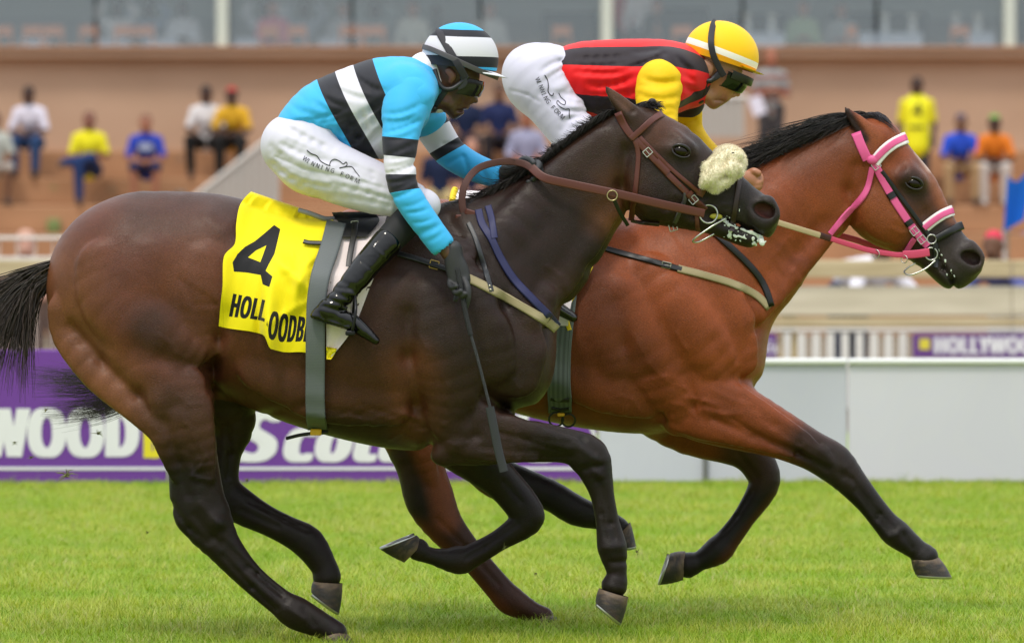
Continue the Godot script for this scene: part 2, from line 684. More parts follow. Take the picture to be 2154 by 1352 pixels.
# coat patches: strokes [grid x, y, x2, y2, radius, colour, strength, z0, z1]
func paint(m: MB, plane: float, base: Color, strokes: Array, from := 0) -> void:
	var st := PackedFloat32Array()
	var cs := PackedColorArray()
	for s: Array in strokes:
		var a := P(s[0], s[1], plane + 0.12)
		var c := P(s[2], s[3], plane + 0.12)
		var d := Vector2(c.x - a.x, c.y - a.y)
		st.append_array(PackedFloat32Array([a.x, a.y, d.x, d.y, 1.0 / maxf(d.length_squared(), 1e-9), s[4] * S(plane), s[6], plane + (s[7] if s.size() > 7 else -1.0), plane + (s[8] if s.size() > 8 else 1.0)]))
		cs.append(s[5])
	var k := cs.size()
	var out := m.c
	for i in range(from, m.v.size()):
		var c := base
		var x := m.v[i].x
		var y := m.v[i].y
		var z := m.v[i].z
		for q in k:
			var o := q * 9
			if z < st[o + 7] or z > st[o + 8]:
				continue
			var ux := x - st[o]
			var uy := y - st[o + 1]
			var t := (ux * st[o + 2] + uy * st[o + 3]) * st[o + 4]
			t = 0.0 if t < 0.0 else (1.0 if t > 1.0 else t)
			ux -= st[o + 2] * t
			uy -= st[o + 3] * t
			var e := (ux * ux + uy * uy) / (st[o + 5] * st[o + 5])
			if e < 4.0:
				var wgt := st[o + 6] * (1.0 - e * 0.25) * (1.0 - e * 0.25)
				c = c.lerp(cs[q], clampf(wgt * 1.25, 0.0, st[o + 6]))
		out[i] = c
	m.c = out

# ---------------------------------------------------------------- materials
func mat(c: Color, rough := 0.7, metal := 0.0, spec := 0.5) -> StandardMaterial3D:
	var m := StandardMaterial3D.new()
	m.albedo_color = c
	m.roughness = rough
	m.metallic = metal
	m.metallic_specular = spec
	return m

func vmat(rough := 0.6, spec := 0.5) -> StandardMaterial3D:    # colour from the vertices
	var m := mat(Color.WHITE, rough, 0.0, spec)
	m.vertex_color_use_as_albedo = true
	return m

var noise_seed := 11
func noise_tex(freq: float, size := 256, octaves := 4, ramp: Gradient = null, kind := FastNoiseLite.TYPE_SIMPLEX_SMOOTH) -> NoiseTexture2D:
	var f := FastNoiseLite.new()
	f.seed = noise_seed
	noise_seed += 7
	f.noise_type = kind
	f.frequency = freq
	f.fractal_octaves = octaves
	var t := NoiseTexture2D.new()
	t.width = size
	t.height = size
	t.seamless = true
	t.noise = f
	if ramp:
		t.color_ramp = ramp
	return t

func ramp(a: Color, b: Color) -> Gradient:
	var g := Gradient.new()
	g.set_color(0, a)
	g.set_color(1, b)
	return g

func relief(m: StandardMaterial3D, t: Texture2D, cm: float, scale: Vector3) -> StandardMaterial3D:
	m.heightmap_enabled = true
	m.heightmap_texture = t
	m.heightmap_scale = cm
	m.uv1_triplanar = true
	m.uv1_scale = scale
	return m

# ---------------------------------------------------------------- lettering
var fonts := {}
func font(called: String, weight: int) -> Font:
	var k := called + str(weight)
	if not fonts.has(k):
		var f := SystemFont.new()
		f.font_names = PackedStringArray([called])
		f.font_weight = weight
		fonts[k] = f
	return fonts[k]

# flat letters: at is the left end of the base line; returns the width in metres
func letters(m: MB, text: String, at: Vector3, ax: Vector3, ay: Vector3, az: Vector3, cap: float, widen := 1.0, slant := 0.0, fnt: Font = null, thick := 0.002) -> float:
	var t := TextMesh.new()
	t.text = text
	t.font = fnt if fnt else font("Droid Sans", 700)
	t.font_size = 100
	t.pixel_size = 0.01
	t.depth = 0.0
	t.curve_step = 1.5
	t.horizontal_alignment = HORIZONTAL_ALIGNMENT_LEFT
	t.vertical_alignment = VERTICAL_ALIGNMENT_BOTTOM
	var a := t.get_mesh_arrays()
	var vs: PackedVector3Array = a[Mesh.ARRAY_VERTEX]
	var ns: PackedVector3Array = a[Mesh.ARRAY_NORMAL]
	var ii: PackedInt32Array = a[Mesh.ARRAY_INDEX]
	if vs.is_empty():
		return 0.0
	var x0 := 99.0
	var x1 := -99.0
	var y0 := 99.0
	var y1 := -99.0
	for q in vs:
		x0 = minf(x0, q.x); x1 = maxf(x1, q.x); y0 = minf(y0, q.y); y1 = maxf(y1, q.y)
	var k := cap / 0.714
	var base := m.v.size()
	var keep := PackedInt32Array()
	keep.resize(vs.size())
	for i in vs.size():
		keep[i] = -1
	for i in range(0, ii.size(), 3):
		if ns[ii[i]].z < 0.5:
			continue
		for e in 3:
			var w := ii[i + e]
			if keep[w] < 0:
				var q := vs[w]
				var yy := q.y - y0
				keep[w] = m.vert(at + ax * ((q.x - x0) * k * widen + slant * yy * k) + ay * yy * k + az * thick, az)
		m.tri(keep[ii[i]], keep[ii[i + 1]], keep[ii[i + 2]])
	return (x1 - x0) * k * widen
# ---------------------------------------------------------------- the setting
func build_ground() -> void:
	var m := MB.new()
	var rng := RandomNumberGenerator.new()
	rng.seed = 3
	var rows := []
	for j in 61:
		var row := PackedVector3Array()
		var zz := 24.0 - 0.75 * j
		for i in 81:
			row.append(Vector3(-24.0 + 0.6 * i, rng.randf_range(-0.012, 0.006) - 0.012, zz))
		rows.append(row)
	m.sheet(rows)
	var soil := mat(Color.WHITE, 0.95)
	var g := Gradient.new()
	g.set_color(0, L2(0.20, 0.29, 0.04))
	g.set_color(1, L2(0.33, 0.43, 0.07))
	soil.albedo_texture = noise_tex(0.02, 512, 5, g)
	soil.uv1_triplanar = true
	soil.uv1_scale = Vector3(0.35, 0.35, 0.35)
	structure(put(m, "grass_turf", soil))
	m = MB.new()
	m.quad(Vector3(-150, -0.03, 60), Vector3(150, -0.03, 60), Vector3(150, -0.03, -260), Vector3(-150, -0.03, -260), Vector3.UP)
	structure(put(m, "ground", mat(L2(0.16, 0.12, 0.075), 0.95)))
	# blades
	var tuft := MB.new()
	for k in 11:
		var a := rng.randf() * TAU
		var o := Vector3(rng.randf_range(-0.03, 0.03), 0, rng.randf_range(-0.03, 0.03))
		var d := Vector3(cos(a), 0, sin(a))
		var sd := Vector3(-d.z, 0, d.x)
		var hgt := rng.randf_range(0.028, 0.066)
		var lean := rng.randf_range(0.01, 0.055)
		var w := rng.randf_range(0.0014, 0.0026)
		var shade := rng.randf_range(0.75, 1.2)
		tuft.col = Color(shade * rng.randf_range(0.92, 1.12), shade, shade * 0.9)
		var ids := []
		for s in 4:
			var t := s / 3.0
			var c := o + Vector3(0, hgt * (t - 0.18 * t * t), 0) + d * lean * t * t
			var ww := w * (1.0 - t * 0.9)
			var nn := (Vector3(0, 1.0, 0) + d * 0.25 + Vector3(0, 0, 0.1)).normalized()
			ids.append([tuft.vert(c - sd * ww, nn), tuft.vert(c + sd * ww, nn)])
		for s in 3:
			tuft.tri(ids[s][0], ids[s][1], ids[s + 1][1])
			tuft.tri(ids[s][0], ids[s + 1][1], ids[s + 1][0])
	var mesh := ArrayMesh.new()
	mesh.add_surface_from_arrays(Mesh.PRIMITIVE_TRIANGLES, tuft.arrays(Vector3.ZERO))
	var gm := vmat(0.55, 0.35)
	gm.albedo_color = Color.WHITE
	gm.backlight_enabled = true
	gm.backlight = Color(0.8, 0.85, 0.45)
	mesh.surface_set_material(0, gm)
	var tone := FastNoiseLite.new()
	tone.seed = 8
	tone.frequency = 0.9
	tone.fractal_octaves = 3
	var spots: Array[Transform3D] = []
	var tints := PackedColorArray()
	for k in 135000:
		var zz := rng.randf_range(-12.5, 2.6)
		var half := (CAM_Z - zz) * 0.0875 + 2.6
		var xx := rng.randf_range(-half, half)
		var big := tone.get_noise_2d(xx, zz * 1.4)
		var fine := tone.get_noise_2d(xx * 5.0 + 40.0, zz * 5.0)
		var s := rng.randf_range(0.65, 1.15) * (1.0 + 0.30 * big + 0.15 * fine)
		if rng.randf() < 0.012:
			s *= 1.5
		var b := Basis(Vector3.UP, rng.randf() * TAU).scaled(Vector3(1.0, s, 1.0))
		spots.append(Transform3D(b, Vector3(xx, -0.012, zz)))
		var c := Color(0.34, 0.50, 0.045).lerp(Color(0.55, 0.60, 0.12), clampf(0.5 + big * 1.5 + rng.randf_range(-0.3, 0.3), 0.0, 1.0))
		if rng.randf() < 0.07:
			c = Color(0.58, 0.54, 0.24)
		elif rng.randf() < 0.2:
			c = Color(0.29, 0.46, 0.045)
		tints.append(c * rng.randf_range(0.8, 1.1))
	var mm := MultiMesh.new()
	mm.transform_format = MultiMesh.TRANSFORM_3D
	mm.use_colors = true
	mm.mesh = mesh
	mm.instance_count = spots.size()
	for i in spots.size():
		mm.set_instance_transform(i, spots[i])
		mm.set_instance_color(i, tints[i])
	var o := MultiMeshInstance3D.new()
	o.name = "grass_blades"
	o.multimesh = mm
	o.set_meta("kind", "stuff")
	tag(o, "bright yellow green turf grass under the galloping horses", "grass")
	add_child(o)

func build_clods() -> void:
	var rng := RandomNumberGenerator.new()
	rng.seed = 23
	var first: Node3D = null
	var n := 0
	var told := ["large clump of grass flying below the banner at the far left", "tuft of grass flying in front of the letter W", "tuft of grass flying just above the letter W", "tuft of grass flying in front of the letter O", "tuft of grass flying right of the dark bay's front hoof", "tuft of grass flying between the dark bay's folded forelegs", "tuft of grass flying under the letter W", "tuft of grass flying between the dark bay's hind legs", "tuft of grass flying left of the dark bay's hock", "tuft of grass flying under the dark bay's folded knee"]
	for q: Array in [[140, 1000, 22], [96, 862, 9], [30, 930, 8], [205, 912, 12], [1340, 1160, 10], [1128, 1206, 8], [64, 962, 9], [520, 1010, 9], [310, 1120, 7], [1060, 1150, 7]]:
		var at := P(q[0], q[1], NEAR_Z + rng.randf_range(-0.3, 0.25))
		var o: Node3D
		if first == null or q[2] > 15:
			o = thing("grass_clump", "small clump of grass kicked up by the hooves", "grass clump", at, "grass clumps kicked up by the hooves")
			var m := MB.new()
			for k in 9:
				var d := Vector3(rng.randf_range(-1, 1), rng.randf_range(-0.5, 1), rng.randf_range(-1, 1)).normalized()
				var e := Vector3(rng.randf_range(-1, 1), rng.randf_range(-1, 0.3), rng.randf_range(-1, 1)).normalized()
				m.col = Color(0.22, 0.28, 0.05).lerp(Color(0.16, 0.10, 0.05), rng.randf())
				m.tube(PackedVector3Array([at, at + d * 0.012, at + d * 0.022 + e * 0.01]), PackedFloat32Array([0.0016, 0.0013, 0.0003]), 4)
			m.col = Color(0.07, 0.05, 0.025)
			m.ball(at, Vector3(0.006, 0.004, 0.005), Basis.IDENTITY, 5, 7)
			put(m, "blades", vmat(0.7), o)
			first = o
		else:
			o = first.duplicate()
			o.name = numbered("grass_clump")
			add_child(o)
			o.position = at
		tag(o, told[n], "grass clump", "grass clumps kicked up by the hooves")
		n += 1
		o.rotation = Vector3(rng.randf() * 6.0, rng.randf() * 6.0, rng.randf() * 6.0)
		o.scale = Vector3.ONE * (q[2] / 14.0)

func L2(r: float, g: float, b: float) -> Color:
	return Color(r, g, b).linear_to_srgb()

func px_box(m: MB, x0: float, y0: float, x1: float, y1: float, z: float, thick: float, bev := 0.01) -> void:
	var a := P(x0, y1, z)
	var b := P(x1, y0, z)
	m.box(Vector3((a.x + b.x) * 0.5, (a.y + b.y) * 0.5, z - thick * 0.5), Vector3(b.x - a.x, b.y - a.y, thick), bev)

func build_background() -> void:
	build_hoarding()
	build_rail_fence()
	build_stand()

func build_hoarding() -> void:
	var z := -12.3
	# purple board with its print
	var purple := mat(L2(0.155, 0.040, 0.31), 0.5)
	var white := mat(L2(0.80, 0.79, 0.82), 0.55)
	var yellow := mat(L2(0.78, 0.66, 0.02), 0.55)
	var x0 := P(-760, 0, z).x
	var x1 := P(1256, 0, z).x
	var root := thing("hoarding", "purple advertising board with white lettering standing along the turf behind the horses", "hoarding", Vector3((x0 + x1) * 0.5, 0, z))
	var seam := P(352, 0, z).x
	for e: Array in [[x0, seam - 0.004], [seam + 0.004, x1]]:
		var m := MB.new()
		m.box(Vector3((e[0] + e[1]) * 0.5, 0.37, z - 0.015), Vector3(e[1] - e[0], 0.742, 0.03), 0.006)
		put(m, "board", purple, root)
	var fx := Vector3(1, 0, 0)
	var fy := Vector3(0, 1, 0)
	var fz := Vector3(0, 0, 1)
	var m := MB.new()
	# first word: heavy letters, made bolder by doubling
	var scratch := MB.new()
	var wide := letters(scratch, "HOLLYWOOD", Vector3.ZERO, fx, fy, fz, 0.262, 0.755)
	var at := P(294, 962, z) - Vector3(wide + 0.040, 0, 0)
	for d: float in [0.0, 0.012, 0.024, 0.036]:
		letters(m, "HOLLYWOOD", at + Vector3(d, 0, 0), fx, fy, fz, 0.262, 0.755, 0.0, null, 0.002 + d * 0.05)
	put(m, "lettering", white, root)
	m = MB.new()
	at = P(301, 964, z)
	for d: float in [0.0, 0.010, 0.02]:
		letters(m, "bets", at + Vector3(d, 0, 0), fx, fy, fz, 0.168, 0.72, 0.0, null, 0.002 + d * 0.05)
	put(m, "lettering", yellow, root)
	m = MB.new()
	at = P(487, 972, z)
	for d: float in [0.0, 0.012, 0.024, 0.036]:
		letters(m, "S", at + Vector3(d, 0, 0), fx, fy, fz, 0.275, 1.15, 0.22, null, 0.002 + d * 0.05)
		letters(m, "cottsville", at + Vector3(d + 0.265, 0, 0), fx, fy, fz, 0.238, 1.02, 0.22, null, 0.002 + d * 0.05)
	put(m, "lettering", white, root)
	m = MB.new()
	px_box(m, -750, 982, 1250, 988.5, z + 0.004, 0.0035, 0.0)
	put(m, "line", white, root)
	# a ring of a crest near the end
	m = MB.new()
	var pts := PackedVector3Array()
	var rad := PackedFloat32Array()
	for k in 41:
		var a := TAU * k / 40.0
		pts.append(P(1212 + cos(a) * 38, 922 + sin(a) * 42, z + 0.001))
		rad.append(0.011)
	m.tube(pts, rad, 6, 0.15, Vector3(0, 0, 1), false)
	put(m, "crest", white, root)
	# pale panels beyond
	var edges := [1258.0, 1784.0, 2330.0]
	for i in 2:
		var a := P(edges[i], 0, z).x
		var b := P(edges[i + 1], 0, z).x
		var r := thing("fence_panel", ["grey white barrier panel left of the seam, behind the bay's forelegs", "grey white barrier panel right of the seam, at the frame's right edge"][i], "barrier panel", Vector3((a + b) * 0.5, 0, z))
		m = MB.new()
		m.box(Vector3((a + b) * 0.5, 0.335, z - 0.02), Vector3(b - a - 0.008, 0.645, 0.03), 0.008)
		var pm := mat(Color.WHITE, 0.35)
		var g := ramp(L2(0.52, 0.52, 0.60) if i == 0 else L2(0.62, 0.60, 0.68), L2(0.60, 0.60, 0.69) if i == 0 else L2(0.68, 0.66, 0.74))
		pm.albedo_texture = noise_tex(0.006, 256, 3, g)
		pm.uv1_triplanar = true
		pm.uv1_scale = Vector3(0.4, 0.25, 0.4)
		put(m, "panel", pm, r)
		m = MB.new()
		m.box(Vector3((a + b) * 0.5, 0.676, z - 0.01), Vector3(b - a - 0.002, 0.034, 0.06), 0.01)
		put(m, "top_rail", mat(L2(0.78, 0.78, 0.78), 0.4), r)
		m = MB.new()
		m.box(Vector3(b - 0.02, 0.33, z - 0.055), Vector3(0.035, 0.66, 0.035), 0.005)
		put(m, "post", mat(L2(0.55, 0.55, 0.55), 0.5), r)
		if i == 0:
			m = MB.new()
			px_box(m, 1479, 958, 1490, 1018, z + 0.02, 0.03, 0.004)
			put(m, "foot", mat(L2(0.16, 0.16, 0.16), 0.6), r)

func build_rail_fence() -> void:
	var z := -26.0
	var wood := mat(Color.WHITE, 0.8)
	wood.albedo_texture = noise_tex(0.012, 512, 5, ramp(L2(0.44, 0.35, 0.20), L2(0.64, 0.53, 0.34)))
	wood.uv1_triplanar = true
	wood.uv1_scale = Vector3(0.18, 1.6, 1.0)
	var pale := mat(Color.WHITE, 0.8)
	pale.albedo_texture = noise_tex(0.012, 512, 5, ramp(L2(0.56, 0.50, 0.37), L2(0.74, 0.67, 0.52)))
	pale.uv1_triplanar = true
	pale.uv1_scale = Vector3(0.18, 1.6, 1.0)
	var white := mat(L2(0.74, 0.72, 0.68), 0.6)
	var root := thing("rail_fence", "pale timber rail fence with broad boards and white pickets behind the hoarding", "fence", Vector3(0, 0, z))
	var m := MB.new()
	var gy := 482.0 + CAM_Y / S(z)
	var cuts := [-300.0, 330.0, 960.0, 1590.0, 2130.0, 2500.0]
	for i in 5:
		for b: Array in [[547, 584, wood, "rail"], [602, 664, pale, "board"], [668, 688, wood, "rail"], [690, 698, white, "rail"]]:
			if i == 0 and b[0] > 600:
				continue
			m = MB.new()
			px_box(m, cuts[i] + 0.6, b[0], cuts[i + 1] - 0.6, b[1], z + (0.05 if b[0] < 600 else 0.0), 0.05, 0.008)
			put(m, b[3], b[2], root)
	for px: float in [-140.0, 480.0, 1110.0, 1660.0, 2300.0]:
		m = MB.new()
		px_box(m, px - 17, 562, px + 17, gy, z - 0.055, 0.12, 0.01)
		put(m, "post", mat(L2(0.66, 0.52, 0.26), 0.8), root)
	var k := 0
	var px := -60.0
	while px < 2260.0:
		if (px > 1640 and px < 1912) or px > 2165:
			m = MB.new()
			px_box(m, px, 700, px + 17, gy, z - 0.01, 0.02, 0.004)
			put(m, "picket", white, root)
			k += 1
		px += 30.5
	# two small signs hung on the pickets
	for q: Array in [[1560, 1634, 0], [1921, 2170, 1]]:
		var a := P(q[0], 752, z + 0.06)
		var b := P(q[1], 702, z + 0.06)
		var r := thing("sign", ["small purple sign with white print hung on the picket fence, beside the bay's chest", "long purple sign reading HOLLYWOOD on the fence at the right edge"][q[2]], "sign", Vector3((a.x + b.x) * 0.5, 0, z + 0.06))
		m = MB.new()
		px_box(m, q[0], 702, q[1], 752, z + 0.06, 0.012, 0.003)
		put(m, "board", mat(L2(0.13, 0.04, 0.24), 0.5), r)
		m = MB.new()
		if q[2] == 1:
			for d: float in [0.0, 0.008, 0.014]:
				letters(m, "HOLLYWOODbets", P(1966, 744, z + 0.06) + Vector3(d, 0, 0), Vector3(1, 0, 0), Vector3(0, 1, 0), Vector3(0, 0, 1), 0.128, 0.78, 0.0, null, 0.002 + d * 0.1)
			put(m, "lettering", mat(L2(0.8, 0.8, 0.82), 0.5), r)
			m = MB.new()
			px_box(m, 1935, 712, 1957, 735, z + 0.0635, 0.003, 0.0)
			put(m, "emblem", mat(L2(0.72, 0.62, 0.05), 0.5), r)
		else:
			letters(m, "bets", P(1592, 742, z + 0.06), Vector3(1, 0, 0), Vector3(0, 1, 0), Vector3(0, 0, 1), 0.075, 0.8)
			px_box(m, 1566, 716, 1626, 719, z + 0.0635, 0.003, 0.0)
			put(m, "lettering", mat(L2(0.8, 0.8, 0.82), 0.5), r)
	# white railing on the left, nearer the stand
	z = -30.0
	var rust := mat(L2(0.62, 0.52, 0.46), 0.6)
	root = thing("railing", "low white metal railing in front of the terrace at the left", "railing", Vector3(P(40, 0, z).x, 0, z))
	for y: float in [497.0, 540.0]:
		m = MB.new()
		px_box(m, -200, y, 330, y + 7, z, 0.03, 0.006)
		put(m, "rail", white, root)
	for q in 14:
		m = MB.new()
		px_box(m, -195 + q * 38, 502, -191 + q * 38, 482.0 + CAM_Y / S(z), z - 0.034, 0.018, 0.003)
		put(m, "baluster", rust, root)

const STAND_Z := -64.0
func step_y(i: int) -> float:      # height of the i-th terrace
	return 0.55 + 0.395 * i
func step_z(i: int) -> float:      # its front edge
	return STAND_Z + 4.4 - 0.85 * i

func build_stand() -> void:
	var brown := mat(Color.WHITE, 0.9)
	brown.albedo_texture = noise_tex(0.01, 512, 5, ramp(L2(0.34, 0.178, 0.090), L2(0.46, 0.246, 0.128)))
	brown.uv1_triplanar = true
	brown.uv1_scale = Vector3(0.12, 0.3, 0.12)
	var wallm := mat(Color.WHITE, 0.9)
	wallm.albedo_texture = noise_tex(0.008, 512, 5, ramp(L2(0.45, 0.292, 0.195), L2(0.55, 0.365, 0.250)))
	wallm.uv1_triplanar = true
	wallm.uv1_scale = Vector3(0.07, 0.16, 0.07)
	var root := thing("grandstand", "brown concrete grandstand with stepped terraces below a glazed lounge", "grandstand", Vector3(0, 0, STAND_Z))
	var m := MB.new()
	for i in 6:
		var zf := step_z(i)
		var zb := STAND_Z - 1.0
		m = MB.new()
		var y0 := -0.05 if i == 0 else step_y(i - 1) + 0.002
		m.box(Vector3(0, (step_y(i) + y0) * 0.5, (zf + zb) * 0.5), Vector3(46, step_y(i) - y0, zf - zb), 0.02)
		put(m, "terrace_step", brown, root)
	var top := step_y(5)
	m = MB.new()
	m.box(Vector3(0, top + (3.84 - top) * 0.5 + 0.002, STAND_Z - 0.65), Vector3(46, 3.84 - top, 0.7), 0.0)
	put(m, "wall", wallm, root)
	m = MB.new()
	m.box(Vector3(0, 3.90, STAND_Z - 0.53), Vector3(46, 0.116, 0.94), 0.012)
	put(m, "parapet", wallm, root)
	m = MB.new()
	m.box(Vector3(0, 3.985, STAND_Z - 0.5), Vector3(46, 0.045, 1.02), 0.012)
	put(m, "sill", mat(L2(0.450, 0.255, 0.150), 0.8), root)
	# the lounge: floor, back wall, ceiling, ends
	var dim := mat(L2(0.50, 0.56, 0.62), 0.8)
	m = MB.new()
	m.box(Vector3(0, 3.40, STAND_Z - 9.0), Vector3(46, 0.1, 15.8), 0.0)
	put(m, "lounge_floor", mat(L2(0.5, 0.45, 0.4), 0.7), root)
	m = MB.new()
	m.box(Vector3(0, 5.2, STAND_Z - 17.0), Vector3(46, 3.8, 0.2), 0.0)
	put(m, "lounge_wall", dim, root)
	m = MB.new()
	m.box(Vector3(0, 5.45, STAND_Z - 16.88), Vector3(44, 0.9, 0.02), 0.0)
	put(m, "lounge_wall_band", mat(L2(0.66, 0.78, 0.80), 0.6), root)
	m = MB.new()
	m.box(Vector3(0, 7.0, STAND_Z - 8.5), Vector3(46, 0.2, 17), 0.0)
	put(m, "lounge_ceiling", mat(L2(0.8, 0.8, 0.8), 0.8), root)
	for s: float in [-1.0, 1.0]:
		m = MB.new()
		m.box(Vector3(s * 23.1, 5.2, STAND_Z - 8.5), Vector3(0.2, 3.5, 17), 0.0)
		put(m, "lounge_end_wall", dim, root)
	var zg := STAND_Z - 0.35
	for px: float in [-340.0, 467.0, 1277.0, 2125.0]:
		m = MB.new()
		var c := P(px, 0, zg)
		m.box(Vector3(c.x, 5.46, zg), Vector3(0.165, 2.9, 0.165), 0.015)
		put(m, "pillar", mat(L2(0.60, 0.65, 0.57), 0.6), root)
	var glass := StandardMaterial3D.new()
	glass.albedo_color = Color(0.86, 0.93, 0.96, 0.06)
	glass.transparency = BaseMaterial3D.TRANSPARENCY_ALPHA
	glass.metallic = 0.17
	glass.roughness = 0.04
	glass.metallic_specular = 0.75
	var px := -340.0
	while px < 2500.0:
		var w := 270.0 if px < 1277 else 282.7
		m = MB.new()
		var a := P(px + 4, 0, zg)
		var b := P(px + w - 4, 0, zg)
		m.quad(Vector3(a.x, 4.01, zg - 0.06), Vector3(b.x, 4.01, zg - 0.06), Vector3(b.x, 6.9, zg - 0.06), Vector3(a.x, 6.9, zg - 0.06), Vector3(0, 0, 1))
		put(m, "window_pane", glass, root)
		px += w
	# dark banks of screens at the right of the lounge
	for q: Array in [[1140, 1258, 24, 92, -79.0], [1376, 1490, 14, 92, -79.0], [1530, 1660, 28, 92, -79.0], [1745, 1952, 26, 92, -79.0]]:
		m = MB.new()
		px_box(m, q[0], q[2], q[1], q[3] + 30, q[4], 0.3, 0.02)
		var o := put(m, "cabinet", mat(L2(0.012, 0.028, 0.06), 0.4))
		tag(o, ["navy blue cabinet in the lounge left of the middle pillar", "navy blue cabinet in the lounge behind the yellow helmet", "low navy blue cabinet in the lounge right of the yellow helmet", "widest navy blue cabinet in the lounge, behind the long white table"][[1140, 1376, 1530, 1745].find(q[0])], "cabinet")
	# slatted stair balustrades
	var steel_pale := mat(L2(0.48, 0.44, 0.40), 0.5)
	for q: Array in [["pale slatted stair balustrade rising to the right behind the rider in blue", [Vector2(390, 432), Vector2(592, 272), Vector2(592, 440)]], ["pale slatted stair balustrade behind the face of the rider in red", [Vector2(1300, 420), Vector2(1300, 330), Vector2(1462, 208), Vector2(1570, 208), Vector2(1570, 288), Vector2(1480, 288)]]]:
		var zs := STAND_Z + 4.9
		var poly: PackedVector2Array = PackedVector2Array(q[1])
		var c := Vector2.ZERO
		for e in poly:
			c += e / poly.size()
		var r := thing("stair_balustrade", q[0], "balustrade", Vector3(P(c.x, 0, zs).x, 0, zs))
		var x := 1e9
		var xe := -1e9
		for e in poly:
			x = minf(x, e.x)
			xe = maxf(xe, e.x)
		var i := 0
		while x < xe - 5.0:
			var strip := PackedVector2Array([Vector2(x, -900), Vector2(x + 7.0, -900), Vector2(x + 7.0, 2000), Vector2(x, 2000)])
			for part in Geometry2D.intersect_polygons(poly, strip):
				var outline := PackedVector2Array()
				for e: Vector2 in part:
					var w := P(e.x, e.y, zs)
					outline.append(Vector2(w.x, w.y))
				m = MB.new()
				m.slab(Vector3(0, 0, zs - (0.0 if i % 2 == 0 else 0.03)), Vector3(1, 0, 0), Vector3(0, 1, 0), Vector3(0, 0, 1), outline, 0.03)
				put(m, "slat", steel_pale, r)
			x += 7.6
			i += 1
		m = MB.new()
		var tl := [Vector2(386, 432), Vector2(596, 266)] if q[1].size() == 3 else [Vector2(1300, 327), Vector2(1462, 205), Vector2(1573, 205)]
		var pts := PackedVector3Array()
		var rad := PackedFloat32Array()
		for e: Vector2 in tl:
			pts.append(P(e.x, e.y, zs + 0.01))
			rad.append(0.035)
		m.tube(pts, rad, 8)
		put(m, "hand_rail", mat(L2(0.62, 0.57, 0.52), 0.5), r)
